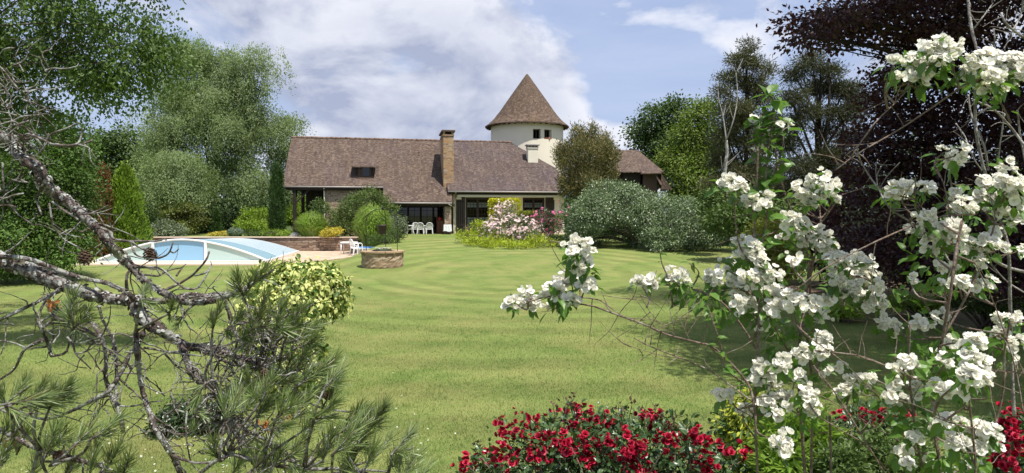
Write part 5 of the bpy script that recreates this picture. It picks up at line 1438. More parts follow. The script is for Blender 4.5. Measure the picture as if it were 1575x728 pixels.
# right of the house
tree('oak_tree', 'round crowned dark oak rising behind the outbuilding', B(1010, 80), [lobe(1012, 190, 80, 34, 34), lobe(985, 215, 80, 24, 30), lobe(1036, 178, 80, 26, 26), lobe(1020, 235, 79, 46, 36), lobe(1000, 262, 79, 36, 24), lobe(1045, 215, 80, 30, 40)],
     M['oak'], M['bark_dark'], 22000, 26, .9, .30, .4, seed=21)
tree('ash_tree', 'lighter green tree between the dark oak and the pines', B(1072, 72), [lobe(1085, 172, 72, 24, 24), lobe(1060, 210, 72, 34, 34), lobe(1090, 215, 72, 30, 36), lobe(1050, 250, 71, 36, 30), lobe(1082, 262, 71, 36, 30), lobe(1062, 290, 70, 44, 26)],
     M['oak_light'], M['bark_dark'], 24000, 26, .8, .27, .35, seed=22)
def scots(name, label, px, d, plates, leaf, n, r0, size=.34, seed=0, twigs=6):
    L = [lobe(x, y, d + rng.normal() * .6, rx, ry, rx * .9) for x, y, rx, ry in plates]
    return tree(name, label, B(px, d), L, leaf, M['bark_dark'], n, 26, .42, size, r0, droop=-.1, flat=.6, shell=.25, rough=.35, cat='pine', wid=.38, twigs=twigs, temp=LEAF, up=0, seed=seed, lump=False)
scots('pine_tree', 'grey green pine with ragged tiers beside the bleached bare trunk', 1146, 50, [(1148, 72, 12, 10), (1140, 92, 20, 10), (1160, 98, 16, 9), (1124, 118, 18, 9), (1152, 128, 26, 12), (1112, 142, 15, 9), (1170, 150, 22, 14), (1132, 168, 28, 12), (1166, 190, 28, 14), (1120, 212, 26, 12), (1160, 225, 32, 16), (1112, 245, 24, 14), (1140, 268, 36, 18), (1172, 270, 24, 20), (1110, 290, 30, 16), (1150, 310, 40, 18), (1186, 200, 24, 30), (1190, 300, 30, 30), (1128, 190, 26, 16), (1180, 110, 10, 12)], M['scots'], 60000, .26, .23, 31, 6)
scots('pine_tree', 'dark sparse conifer with open tiers and sky between them', 1252, 36, [(1248, 96, 22, 12), (1275, 112, 20, 10), (1222, 116, 18, 10), (1262, 136, 30, 10), (1300, 140, 24, 12), (1218, 152, 24, 10), (1244, 172, 22, 10), (1296, 176, 32, 12), (1322, 155, 18, 14), (1212, 192, 26, 10), (1270, 200, 16, 8), (1308, 212, 26, 12), (1208, 222, 24, 12), (1282, 240, 30, 12), (1226, 258, 30, 14), (1262, 282, 36, 16), (1310, 268, 30, 16), (1216, 292, 28, 16)], M['larch'], 56000, .28, .165, 33, 6)
# bleached dead trunk
def snag():
    d = 44; b = at(1117, 300, d); root_z = 1.0
    q = lambda x, y, dd=0: tuple(at(x, y, d + dd))
    root = empty('dead_birch', (b.x, d, root_z), label='bare bleached forked trunk standing in front of the pines', cat='dead tree')
    mb = MB(); mb.tube([(b.x, d, root_z), q(1116, 300), q(1115, 262), q(1118, 238), q(1117, 216)], [.15, .12, .11, .095, .085], 8, wob=.08, sub=4); tr = mb.build('trunk', M['bark_white'], root)
    for pts, r in (([(1117, 216), (1112, 180), (1106, 155), (1104, 135)], .05), ([(1117, 216), (1128, 185), (1134, 150), (1132, 112)], .048), ([(1117, 240), (1113, 255), (1111, 262)], .05)):
        mb = MB(); mb.tube([q(x, y, rng.normal() * .1) for x, y in pts], np.linspace(r, .02, len(pts)), 7, wob=.06, sub=4)
        for _ in range(7):
            k = rng.integers(1, len(pts)); x, y = pts[k]; a = rng.normal() * 14; mb.tube([q(x, y), q(x + a * .5, y - 10, rng.normal() * .4), q(x + a, y - 22, rng.normal() * .6)], [.022, .015, .006], 4, sub=2)
        mb.build('limb', M['bark_white'], root)
snag()
# copper beech
beech = tree('copper_beech', 'huge copper beech with blackish purple leaves filling the right side', (12.9, 16.5, G(12.9, 16.5)),
     [lobe(1330, 20, 13.5, 70, 30, 90), lobe(1260, 30, 12.5, 46, 20, 60), lobe(1236, 58, 12.6, 30, 14, 40), lobe(1420, 30, 14.5, 110, 50), lobe(1540, 40, 15, 110, 70), lobe(1440, 110, 15.5, 90, 50), lobe(1400, 165, 15.5, 80, 40), lobe(1296, 66, 14.0, 30, 11, 50), lobe(1500, 170, 15, 110, 70),
      lobe(1420, 230, 15, 95, 50), lobe(1345, 215, 15, 44, 26), lobe(1340, 262, 15.2, 48, 30), lobe(1520, 270, 14.5, 110, 70), lobe(1400, 300, 15, 95, 50), lobe(1300, 318, 16, 46, 30), lobe(1500, 360, 14.5, 110, 55), lobe(1400, 370, 15.5, 90, 44), lobe(1600, 200, 14, 110, 130), lobe(1600, 380, 14, 100, 60), lobe(1330, 380, 17.5, 60, 36), lobe(1440, 415, 15.2, 80, 26), lobe(1540, 425, 14.6, 80, 28),
      (13.5, 12.5, 12.0, 5, 5, 2.0), (12, 17, 13.2, 6, 5, 2.4)],
     M['beech'], M['bark_dark'], 190000, 24, .34, .098, .34, droop=.12, flat=.35, shell=.3, rough=.35, twigs=3, seed=41, wid=1.05, limb=.55)
mb = MB()
P, D, I = clumps([(8.2, 9.6, 8.6, 3.2, 2.6, 1.1), (11.0, 9.0, 9.0, 3.4, 2.8, 1.3), (14.0, 10.5, 9.6, 3.6, 3, 1.6), (9.4, 12.6, 9.6, 3.2, 2.8, 1.1), (12.4, 13.0, 10.2, 3.6, 3, 1.4), (7.4, 12.2, 9.4, 2.0, 2.2, .8), (6.6, 9.2, 8.4, 1.6, 1.8, .6), (9.0, 6.4, 8.6, 2.4, 1.7, .9), (11.8, 6.8, 9.0, 2.6, 2.0, 1.1), (14.5, 7.5, 9.4, 2.6, 2.4, 1.2)], 6000, .3, .35)
spray(mb, P, D, 24, .36, .11, .12, .35, LEAF, 1.05, .5); mb.build('crown', M['beech'], beech)
# understorey on the right
dome('yellow_conifer', 'layered yellow green conifer glowing behind the left white blossom', 'conifer', [lobe(1190, 352, 25, 34, 18), lobe(1172, 378, 24.6, 36, 18), lobe(1215, 385, 24.6, 30, 20), lobe(1180, 405, 24.2, 40, 14), lobe(1212, 350, 25.4, 20, 14), lobe(1205, 412, 24.4, 34, 14)], M['yg'], 15000, 16, .22, .115, wid=.5, rough=.3)
tree('young_pine', 'pale grey green young pine below the copper beech', B(1345, 22), [lobe(1348, 350, 22, 40, 20), lobe(1325, 372, 22, 38, 20), lobe(1372, 376, 22, 32, 18), lobe(1345, 396, 21.6, 52, 22), lobe(1362, 330, 22.2, 18, 14)], M['pale_pine'], M['bark'], 13000, 24, .26, .16, .08, droop=-.3, flat=1, cat='pine', wid=.2, up=0, shell=.3)
dome('purple_shrub', 'dark reddish shrub between the yellow conifer and the pale young pine', 'shrub', [lobe(1280, 352, 25, 30, 24), lobe(1272, 384, 24.6, 34, 24), lobe(1262, 330, 25.6, 22, 22)], M['beech'], 9000, 14, .25, .12)
dome('green_understorey', 'mid green bushes behind the white blossom, below the bleached trunk', 'shrub', [lobe(1128, 335, 33, 42, 26), lobe(1155, 318, 33.4, 34, 26), lobe(1100, 322, 36, 26, 30), lobe(1240, 330, 32, 44, 30)], M['mid'], 9000, 14, .35, .17)
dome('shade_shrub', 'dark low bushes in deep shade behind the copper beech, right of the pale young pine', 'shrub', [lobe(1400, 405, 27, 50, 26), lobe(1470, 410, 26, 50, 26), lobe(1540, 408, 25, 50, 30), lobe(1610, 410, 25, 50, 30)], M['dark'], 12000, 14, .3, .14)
dome('lime_cushion', 'small lime green cushion plant on the shaded lawn', 'ground cover', [lobe(1306, 476, 16.5, 34, 9), lobe(1290, 480, 16.3, 20, 7)], M['lime'], 2600, 10, .09, .06)
dome('lime_cushion', 'flat yellowish green cushion plant at the foot of the copper beech', 'ground cover', [lobe(1405, 466, 17.2, 40, 10), lobe(1440, 470, 16.8, 30, 9)], M['lime'], 2600, 10, .09, .06)
dome('green_cushion', 'long low green cushion behind the white blossom at the right edge', 'ground cover', [lobe(1545, 468, 15.0, 60, 14), lobe(1490, 462, 15.4, 40, 12)], M['mid'], 3600, 10, .1, .07)

# ------------------------------------------------------------------ foreground: lichened pine branch on the left
def px_line(pts, d, wav=.05, seed=0):
    r_ = np.random.default_rng(seed + 77); n = len(pts); ph = r_.uniform(0, 6.28)
    return [np.array(at(p[0], p[1], (p[2] if len(p) > 2 else d) + wav * math.sin(ph + i * 1.3))) for i, p in enumerate(pts)]


def twiglet(mb, p, dirn, length, r, rr, bend=.5, k=4, n=6, gravity=0.0):
    """one crooked dead twig, returns its tip"""
    pts = [np.array(p, float)]; d = np.array(dirn, float); d /= np.linalg.norm(d); st = length / n
    for _ in range(n):
        d = d + rr.normal(size=3) * bend * .45 + np.array([0, 0, gravity]); d /= np.linalg.norm(d); pts.append(pts[-1] + d * st)
    mb.tube(pts, np.linspace(r, r * .35, n + 1), k, wob=.12, sub=2, cap=False)
    return pts


def tuft_geo(mb, base, dirn, length, n, nl, rr, spread=.75):
    """pine shoot: needles all round the shoot, leaning forward"""
    base = np.array(base); dirn = np.array(dirn, float); dirn /= np.linalg.norm(dirn)
    t = rr.uniform(.0, 1, n) ** .8; P = base + dirn * (t * length)[:, None]
    rad = rr.normal(size=(n, 3)); rad -= (rad @ dirn)[:, None] * dirn; rad = unit(rad)
    sp = spread * (1.15 - .55 * t)[:, None]
    D = unit(dirn * 1.0 + rad * sp + rr.normal(size=(n, 3)) * .10)
    N = rr.normal(size=(n, 3)); L = nl * rr.uniform(.75, 1.15, n)
    w = np.full(n, .0024)
    mb.scatter(*NEEDLE, P, D, N, np.stack([L, w, L], -1))
    return dirn


def cone_geo(mb, c, axis, r, h, rr):
    axis = np.array(axis, float); axis /= np.linalg.norm(axis); n = 64
    i = np.arange(n); a = i * 2.39996; t = (i + .5) / n
    ref = np.cross(axis, [1, .3, .2]); ref /= np.linalg.norm(ref); b2 = np.cross(axis, ref)
    radial = np.cos(a)[:, None] * ref + np.sin(a)[:, None] * b2
    prof = np.sin(np.clip(t * 2.7 + .35, 0, 3.1)) ** .8
    P = np.array(c) + axis * ((t - .5) * h)[:, None] + radial * (r * .35 * prof)[:, None]
    D = radial * .9 + axis * .35
    tv = np.array([(0, -.28, 0), (0, .28, 0), (.75, .42, .06), (1, 0, .10), (.75, -.42, .06), (.75, .36, -.10), (1, 0, -.10), (.75, -.36, -.10)])
    tf = [(0, 1, 2, 4), (4, 2, 3), (2, 5, 6, 3), (3, 6, 7, 4), (0, 7, 5, 1), (7, 6, 5)]
    mb.scatter(tv, tf, P, D, np.tile(axis, (n, 1)), np.maximum(r * .72 * prof, .006))
    mb.lathe([(0, -h * .45), (r * .4, -h * .2), (r * .4, h * .2), (0, h * .45)], 10, c)


FLAKE = (np.array([(0, -.2, -.04), (.05, .3, -.02), (.5, .42, .10), (1, .2, -.02), (.9, -.3, .02), (.4, -.42, .04), (.5, 0, .14)]), [(6, 1, 0), (6, 2, 1), (6, 3, 2), (6, 4, 3), (6, 5, 4), (6, 0, 5)])


def pine():
    rr = np.random.default_rng(5)
    bx, by = -3.25, 3.1; gz = G(bx, by)
    root = empty('pine_tree', (bx, by, gz), label='old pine with crooked lichen covered branches and long needles in the left foreground', cat='pine')
    t = MB(); t.tube([(bx - .1, by, gz - .1), (bx, by, gz + .8), (bx + .06, by - .03, gz + 1.8), (bx + .1, by, gz + 2.8), (bx + .05, by + .05, gz + 4.6)], [.19, .16, .145, .13, .09], 12, wob=.06, sub=6)
    t.build('trunk', M['bark_pine'], root)
    # main limbs as traced along the photograph: (polyline, depth, start radius px, end radius px)
    L = {
        'A': ([(-300, 318), (-170, 352), (-60, 378), (0, 398), (40, 413), (100, 439), (150, 457), (180, 461), (207, 463), (219, 490), (247, 508), (271, 523), (290, 533), (319, 537), (343, 541), (361, 548), (385, 556), (415, 566), (441, 575)], 2.75, 15, 4.5),
        'B': ([(-300, 110), (-180, 150), (-70, 190), (0, 209), (20, 222), (30, 242), (56, 256), (66, 277), (80, 294), (104, 310), (127, 330), (151, 354), (171, 378), (188, 396), (204, 412), (225, 434), (250, 450), (277, 462), (292, 466), (319, 464), (343, 458), (367, 449), (386, 437), (407, 426), (420, 415)], 2.5, 13, 2.6),
        'C': ([(207, 463), (241, 463), (265, 461), (295, 455), (319, 457), (343, 453), (360, 452), (372, 447)], 2.72, 7, 3.5),
        'D': ([(-40, 395), (40, 398), (100, 420), (150, 433), (168, 437), (195, 450), (207, 463)], 2.70, 5, 4),
        'P': ([(278, 528), (288, 556), (305, 586), (328, 597), (340, 615), (349, 637), (358, 655), (366, 672), (390, 700), (400, 735)], 2.6, 6.5, 3.5),
        'O': ([(343, 541), (373, 552), (397, 560), (420, 568), (436, 581), (455, 604), (464, 619)], 2.62, 4.5, 2.5),
        'I': ([(130, 470), (140, 495), (158, 522), (163, 552), (162, 580), (170, 603), (182, 630), (187, 648), (189, 665)], 2.5, 3, 4),
        'J': ([(152, 470), (158, 492), (176, 531), (179, 571), (178, 592), (180, 615)], 2.55, 2.5, 3),
        'K': ([(70, 645), (95, 639), (131, 622), (150, 612), (167, 601), (185, 576), (203, 541), (214, 525), (221, 512)], 2.45, 2.8, 4),
        'L': ([(209, 509), (211, 540), (214, 571), (220, 604), (230, 634), (239, 658), (256, 686), (268, 706), (280, 735)], 2.4, 5.2, 5),
        'E': ([(-30, 505), (0, 492), (36, 475), (68, 459), (88, 449), (105, 441)], 2.66, 3.5, 3.2),
        'F': ([(80, 452), (66, 470), (59, 490), (64, 506), (70, 519), (75, 533), (79, 548)], 2.6, 3, 2.5),
        'Gg': ([(70, 521), (40, 536), (30, 552), (20, 570), (-10, 590)], 2.6, 2.6, 2),
        'N': ([(330, 600), (339, 614), (356, 650), (390, 668), (431, 690), (455, 714), (470, 735)], 2.45, 4, 3),
        'T': ([(319, 537), (340, 553), (369, 563), (397, 565), (430, 555), (462, 552)], 2.58, 2.6, 1.8),
        'U': ([(320, 606), (340, 610), (369, 657), (402, 681), (436, 695), (464, 712)], 2.5, 2.4, 1.8),
        'R': ([(455, 604), (488, 626), (531, 633), (560, 636), (575, 628)], 2.55, 2.2, 1.6),
        'V': ([(-40, 640), (20, 672), (60, 690), (110, 705), (160, 720), (200, 740)], 2.2, 5, 3.5),
        'W': ([(300, 735), (350, 700), (400, 712), (470, 722), (531, 722), (600, 740)], 2.2, 4, 3),
    }
    lines = {}
    for i, (nm, (pts, d, r0, r1)) in enumerate(L.items()):
        Q = px_line(pts, d, .03, i); n = len(Q); rad = np.linspace(r0, r1, n) * d / 1050 * .84
        rad *= 1 + .12 * rr.normal(size=n)
        mb = MB(); mb.tube(Q, rad, 9, wob=.13, sub=5); lines[nm] = np.array(Q)
        # bark plates and lichen crusts standing off the wood
        P, R_ = smooth_line(np.array(Q), rad, 8)
        for cnt, m_i, lo, hi, lift in ((26, 1, .35, .8, 1.0), (22, 2, .35, .9, 1.04)):
            k = int(len(P) * cnt / 8 * 1.6); j = rr.integers(0, len(P) - 1, k); u = unit(rr.normal(size=(k, 3)))
            ax = unit(P[j + 1] - P[j]); u = unit(u - (u * ax).sum(-1, keepdims=True) * ax)
            keep_ = np.sin(j * .9 + i) + rr.normal(size=k) * .8 > (-.6 if m_i == 1 else .1)
            j, u, ax = j[keep_], u[keep_], ax[keep_]
            c = P[j] + (P[j + 1] - P[j]) * rr.random((len(j), 1)) + u * (R_[j] * lift * rr.uniform(.96, 1.14, len(j)))[:, None]
            sz = np.maximum(R_[j], .006) * rr.uniform(lo, hi, len(j))
            mb.scatter(FLAKE[0], FLAKE[1], c - ax * sz[:, None] * .5, ax + rr.normal(size=ax.shape) * .35, u + rr.normal(size=ax.shape) * .3, sz, m_i)
        mb.build('branch', [M['bark_pine'], M['flake'], M['lichen']], root)
    # finer traced twigs
    tw = [([(195, 447), (194, 428), (198, 418), (203, 414)], 2.6, 2.6), ([(204, 412), (229, 411), (250, 415), (271, 434), (283, 443), (301, 444), (313, 431), (322, 415)], 2.45, 2.2),
          ([(250, 448), (274, 437), (295, 424), (310, 409), (318, 398), (322, 387)], 2.5, 2.4), ([(300, 424), (315, 420), (325, 410), (324, 402)], 2.5, 1.6), ([(271, 425), (278, 415), (281, 412)], 2.45, 1.5),
          ([(155, 350), (170, 358), (176, 368), (201, 372), (210, 378), (225, 386), (241, 397), (259, 390), (266, 373)], 2.4, 2.3), ([(262, 387), (268, 389), (275, 383)], 2.4, 1.4),
          ([(176, 371), (205, 371), (240, 371), (252, 368), (256, 370)], 2.42, 1.9), ([(201, 373), (208, 391), (225, 397), (238, 398)], 2.4, 1.6), ([(240, 398), (242, 415), (247, 424), (250, 420)], 2.4, 1.1),
          ([(30, 216), (40, 207), (52, 210), (62, 222), (66, 230), (72, 214), (82, 205), (96, 200), (120, 190)], 2.45, 2.2), ([(50, 208), (64, 214), (80, 222), (100, 224), (118, 222), (124, 212), (127, 198)], 2.4, 2.4), ([(85, 222), (110, 226), (132, 220), (143, 215)], 2.42, 2.2),
          ([(118, 222), (134, 226), (139, 231)], 2.4, 1.5), ([(66, 289), (60, 296), (56, 306), (60, 320), (64, 331)], 2.48, 2.0), ([(4, 250), (5, 280), (8, 303), (16, 316), (28, 330), (48, 344)], 2.5, 1.5),
          ([(76, 313), (79, 332), (83, 348), (96, 366), (112, 376), (131, 386)], 2.45, 1.6), ([(82, 345), (92, 352), (108, 362), (132, 366)], 2.45, 1.3), ([(80, 310), (95, 322), (112, 332), (120, 338)], 2.47, 2.2), ([(127, 330), (140, 328), (156, 322), (166, 316)], 2.45, 1.6), ([(120, 330), (150, 328), (174, 320)], 2.43, 1.3),
          ([(86, 366), (90, 380), (106, 388), (128, 391)], 2.5, 1.2), ([(131, 222), (128, 240), (124, 256)], 2.4, 1.3), ([(137, 228), (140, 248), (149, 258)], 2.4, 1.1), ([(138, 230), (148, 244), (152, 240)], 2.4, 1.0),
          ([(104, 519), (112, 530), (117, 545), (128, 556), (140, 568)], 2.55, 1.9), ([(117, 545), (134, 540), (146, 533)], 2.55, 1.5), ([(72, 468), (86, 488), (98, 492), (108, 500)], 2.6, 2.2), ([(158, 522), (142, 528), (134, 540)], 2.52, 1.9), ([(221, 535), (240, 538), (260, 542), (285, 545), (310, 548)], 2.5, 2.0),
          ([(291, 613), (287, 640), (286, 665), (289, 690), (295, 714), (310, 728)], 2.4, 1.6), ([(315, 640), (322, 662), (335, 685), (345, 700)], 2.45, 1.7), ([(241, 664), (256, 662), (270, 668), (285, 667)], 2.4, 1.5), ([(264, 700), (300, 712), (335, 708), (360, 690)], 2.35, 2.4), ([(0, 630), (25, 640), (50, 636), (95, 639)], 2.4, 1.8),
          ([(378, 483), (390, 492), (402, 500), (414, 508), (426, 517)], 2.6, 3.0), ([(375, 495), (395, 497), (415, 493), (432, 498)], 2.58, 1.8), ([(385, 500), (400, 512), (412, 520), (420, 532)], 2.6, 2.2), ([(380, 470), (398, 476), (410, 486), (428, 488)], 2.6, 1.6), ([(343, 458), (352, 480), (356, 500), (366, 520), (374, 533)], 2.66, 3.4), ([(366, 520), (362, 536), (354, 544)], 2.62, 2.2),
          ([(436, 581), (455, 572), (470, 566)], 2.5, 1.7), ([(390, 590), (388, 610), (381, 622)], 2.5, 3.0), ([(349, 637), (372, 632), (398, 630)], 2.5, 2.0)]
    mb = MB()
    for i, (pts, d, r) in enumerate(tw):
        Q = px_line(pts, d, .02, 100 + i); n = len(Q)
        o_ = MB(); o_.tube(Q, np.linspace(r, r * .55, n) * d / 1050, 6, wob=.12, sub=4); o_.build('twig', M['bark_twig'], root)
    for nm, cnt in (('A', 30), ('B', 46), ('C', 12), ('P', 34), ('O', 18), ('I', 10), ('J', 8), ('K', 10), ('L', 12), ('E', 12), ('F', 8), ('N', 24), ('U', 16), ('T', 14), ('V', 14), ('W', 14)):
        P = lines[nm]
        for _ in range(cnt):
            j = rr.integers(1, len(P)); a = P[j - 1] + (P[j] - P[j - 1]) * rr.random()
            d = rr.normal(size=3) * np.array([1, .5, .9]) + np.array([.15, -.05, -.25])
            ln = rr.uniform(.05, .20); p = twiglet(mb, a, d, ln, rr.uniform(.0022, .0045), rr, .55, 4, 6, -.05)
            if rr.random() < .6: twiglet(mb, p[3], d + rr.normal(size=3) * .8, ln * .6, .002, rr, .6, 4, 5)
    # tangle of fine dead wood in the top left corner and by the junction
    for cx, cy, sx, sy, cnt, d in ((345, 555, 60, 34, 46, 2.6), (360, 640, 50, 46, 44, 2.48), (425, 545, 50, 36, 34, 2.55), (170, 560, 40, 60, 22, 2.52), (270, 640, 50, 60, 24, 2.42), (90, 500, 50, 40, 18, 2.6), (30, 150, 40, 45, 46, 2.6), (40, 205, 40, 20, 20, 2.5), (402, 500, 28, 20, 34, 2.58), (345, 590, 35, 30, 26, 2.5), (20, 300, 26, 50, 16, 2.55)):
        for _ in range(cnt):
            a = np.array(at(cx + rr.normal() * sx * .6, cy + rr.normal() * sy * .6, d + rr.normal() * .10)); twiglet(mb, a, rr.normal(size=3) * np.array([1, .6, 1]), rr.uniform(.06, .2), rr.uniform(.0018, .004), rr, .7, 4, 6)
    tag(mb.build('fine_twigs', M['bark_twig'], root), kind='stuff')
    # shoots with needles: (px, py, direction in the picture, size)
    T = [(380, 446, 12, -42, 1.0), (372, 448, -10, -30, .8), (395, 430, 22, -26, .8), (112, 492, -4, -44, 1.0), (118, 500, 30, -36, .95), (104, 500, -30, -30, .9), (108, 486, 10, -50, 1.0), (86, 480, -20, -20, .6), (122, 498, 44, -20, .8),
         (218, 455, 10, -24, .6), (262, 478, 10, -24, .6), (278, 492, -14, 22, .6), (330, 498, 10, -30, .8), (352, 505, 20, -24, .8),
         (20, 620, 60, -10, 1.0), (45, 622, 50, -25, 1.0), (70, 616, 40, -14, 1.0), (5, 616, -20, -40, .9), (30, 612, 16, -42, .9), (72, 622, 46, -6, .9), (52, 610, 30, -40, .8), (88, 610, 26, -26, .7),
         (0, 680, 20, -46, 1.05), (30, 690, 20, -40, 1.05), (70, 700, 16, -44, 1.0), (90, 676, 6, -42, 1.0), (110, 690, 30, -30, 1.0), (140, 722, 10, -44, 1.0), (165, 720, 26, -44, 1.05), (190, 728, 14, -40, 1.0), (150, 668, 26, -20, .9), (-5, 720, 20, -40, 1.0), (50, 728, 10, -40, 1.0), (100, 730, 20, -40, 1.0),
         (395, 505, 20, -52, 1.0), (415, 515, 30, -52, 1.05), (440, 512, 40, -44, 1.05), (460, 520, 50, -36, 1.05), (425, 500, 14, -50, .95), (400, 480, 14, -46, .9), (450, 500, 30, -50, 1.0), (470, 530, 46, -30, 1.0), (430, 530, 44, -20, .9), (380, 520, 20, -40, .8),
         (452, 575, 40, -46, 1.05), (470, 585, 50, -36, 1.05), (440, 570, 20, -50, 1.0), (490, 575, 44, -40, 1.05), (480, 600, 50, -16, 1.0), (430, 590, 40, -6, .9), (505, 590, 36, -40, 1.0), (460, 560, 26, -44, .9),
         (350, 640, 20, -46, 1.0), (375, 632, 30, -40, 1.0), (395, 640, 40, -34, 1.0), (405, 610, 20, -44, .9), (385, 600, -10, -40, .8), (430, 640, 40, -34, 1.0), (415, 660, 50, -10, .9), (455, 640, 30, -46, 1.0), (470, 660, 44, -30, 1.05), (490, 640, 40, -36, 1.0), (500, 620, 26, -46, .9),
         (530, 660, 44, -34, 1.05), (520, 690, 40, -44, 1.1), (545, 690, 40, -48, 1.1), (560, 670, 30, -50, 1.1), (500, 700, 20, -50, 1.05), (480, 710, 40, -36, 1.0), (575, 650, 26, -40, .9), (580, 700, 34, -46, 1.1), (600, 720, 30, -40, 1.1), (620, 735, 24, -44, 1.1), (560, 725, 20, -44, 1.05), (530, 730, 14, -44, 1.0), (445, 700, 30, -36, 1.0), (460, 735, 16, -46, 1.0), (420, 720, 20, -40, 1.0), (390, 730, 10, -46, 1.0), (360, 725, 24, -36, .95), (610, 690, 34, -40, .9), (640, 745, 26, -46, 1.1), (335, 700, -10, -40, .8), (510, 665, 40, -20, .95), (310, 600, -16, 30, .7), (300, 640, -6, 36, .6), (540, 640, 36, -30, .9)]
    for i, (x, y, dx, dy, s) in enumerate(T[:98]):
        d = 2.45 + rr.normal() * .12 - (.25 if y > 600 else 0)
        a = np.array(at(x, y, d)); b = np.array(at(x + dx, y + dy, d + rr.normal() * .05)); v = b - a; v = v / np.linalg.norm(v)
        s *= .86; ln = .085 * s; mb = MB()
        tuft_geo(mb, a, v, ln, 66, .080 * s, rr, .62)
        for q in range(2):
            v2 = v + rr.normal(size=3) * .55; v2 /= np.linalg.norm(v2)
            tuft_geo(mb, a - v * .02, v2, ln * .8, 30, .076 * s, rr, .62)
            mb.tube([a - v * .02, a + v2 * ln * .8], [.0028, .0016], 5, m=1)
        mb.tube([a - v * .03, a, a + v * ln], [.0035, .0032, .0018], 5, m=1)
        # connecting twig back to the nearest wood
        near = np.concatenate(list(lines.values())); near = near[np.linalg.norm(near - a, axis=1) < .8]
        if len(near):
            q = near[np.argmin(np.linalg.norm(near - (a - v * .12), axis=1))]
            if np.linalg.norm(q - a) < .5:
                m_ = (q + a) / 2 - v * .03 + rr.normal(size=3) * .015
                mb.tube([q, m_, a - v * .02], [.0055, .0045, .0034], 6, m=1, wob=.1, sub=4)
        mb.build('needles', [M['pine_needle'], M['bark_twig']], root)
    # brown buds
    for x, y, d in ((80, 472, 2.5), (440, 640, 2.4), (410, 655, 2.4), (10, 686, 2.2)):
        mb = MB(); c = np.array(at(x, y, d)); P = c + rr.normal(size=(26, 3)) * .010
        mb.scatter(*LEAF, P, rr.normal(size=(26, 3)) + np.array([0, -.2, .4]), rr.normal(size=(26, 3)), rr.uniform(.012, .028, 26)); mb.build('rusty_buds', M['rusty_bud'], root)
    for x, y, d, r_, ax in ((131, 396, 2.45, .026, (.1, 0, -1)), (231, 391, 2.4, .024, (.15, -.1, -1)), (409, 577, 2.42, .024, (.3, -.8, -.5)), (505, 607, 2.4, .019, (.6, -.5, .2)), (92, 702, 2.15, .02, (.4, -.6, .2))):
        mb = MB(); cone_geo(mb, np.array(at(x, y, d)), ax, r_, r_ * 2.1, rr); mb.build('pine_cone', M['cone'], root)
M['rusty_bud'] = leaf_mat('rusty_buds', (0.25, 0.09, 0.03), (0.42, 0.17, 0.06), 0.2)
pine()

# ------------------------------------------------------------------ variegated shrub, ivy mound
dome('variegated_shrub', 'rounded shrub with cream and lime variegated leaves behind the pine twigs', 'shrub',
     [lobe(468, 440, 10.0, 58, 36), lobe(428, 440, 10.0, 40, 34), lobe(505, 450, 9.9, 29, 32), lobe(445, 470, 9.8, 66, 40), lobe(420, 500, 9.8, 56, 36), lobe(440, 545, 9.7, 54, 60)],
     M['variegated'], 19000, 10, .10, .078, shell=.86, rough=.08, lump=False, out=-.1, droop=.45, wid=1.3, temp=NEARLEAF, up=.5, base=(at(420, 560, 9.8).x, 9.8, G(-3, 9.8)), stem_r=.025)
dome('ivy_mound', 'small dark ivy mound on the lawn behind the pine branches', 'ivy', [lobe(290, 640, 8.2, 44, 26), lobe(265, 655, 8.0, 30, 18), lobe(325, 640, 8.1, 26, 26)], M['ivy'], 5200, 10, .07, .045, shell=.75, temp=NEARLEAF, rough=.15, out=0, droop=.4, wid=1.2, stem_r=.012)

# ------------------------------------------------------------------ roses
def petal_grid(w, curl, cup, n=3):
    V = []; F = []
    for i in range(n + 1):
        s = i / n; wd = w * math.sin(math.pi * (.10 + .72 * s) ** .9)
        for j in range(3):
            t = j - 1; V.append((s, t * wd, cup * s ** 1.6 + .16 * abs(t) * s - curl * s ** 5))
    for i in range(n):
        for j in range(2):
            a = i * 3 + j; F.append((a, a + 1, a + 4, a + 3))
    return np.array(V, float), F
def flower_template(rings):
    """rings: (count, radius, width, cup, curl, tilt, phase)"""
    TV = []; TF = []; o = 0
    for cnt, rad, w, cup, curl, tilt, ph in rings:
        pv, pf = petal_grid(w, curl, cup)
        for q in range(cnt):
            a = ph + q * 2 * math.pi / cnt + .06 * math.sin(q * 7.1); tl = tilt + .10 * math.sin(q * 3.3)
            x = pv[:, 0] * math.cos(tl) - pv[:, 2] * math.sin(tl); z = pv[:, 0] * math.sin(tl) + pv[:, 2] * math.cos(tl); y = pv[:, 1]
            v = np.stack([(x * math.cos(a) - y * math.sin(a)) * rad, (x * math.sin(a) + y * math.cos(a)) * rad, z * rad], -1)
            TV.append(v); TF += [tuple(i + o for i in f) for f in pf]; o += len(v)
    return np.concatenate(TV), TF
ROSE = flower_template([(5, 1.0, .62, .10, .18, .15, 0), (5, .78, .60, .2, .08, .55, .6), (4, .52, .55, .2, 0, .95, .2), (3, .30, .5, .15, 0, 1.25, .9)])
ROSE2 = flower_template([(5, 1.0, .62, .2, .05, .6, 0), (4, .66, .6, .2, 0, .9, .5), (3, .40, .55, .15, 0, 1.2, .9)])
MOCK = flower_template([(4, 1.0, .60, .22, .10, .30, 0)])
MOCK2 = flower_template([(4, 1.0, .62, .25, .0, .85, .3), (3, .7, .5, .2, 0, 1.1, .2)])
MOCK3 = flower_template([(4, 1.0, .64, .14, .30, .12, .8), (3, .66, .5, .2, .1, .7, .1)])
BUD = flower_template([(4, 1.0, .6, .1, -.1, 1.25, 0)])
STA_V = []; STA_F = []
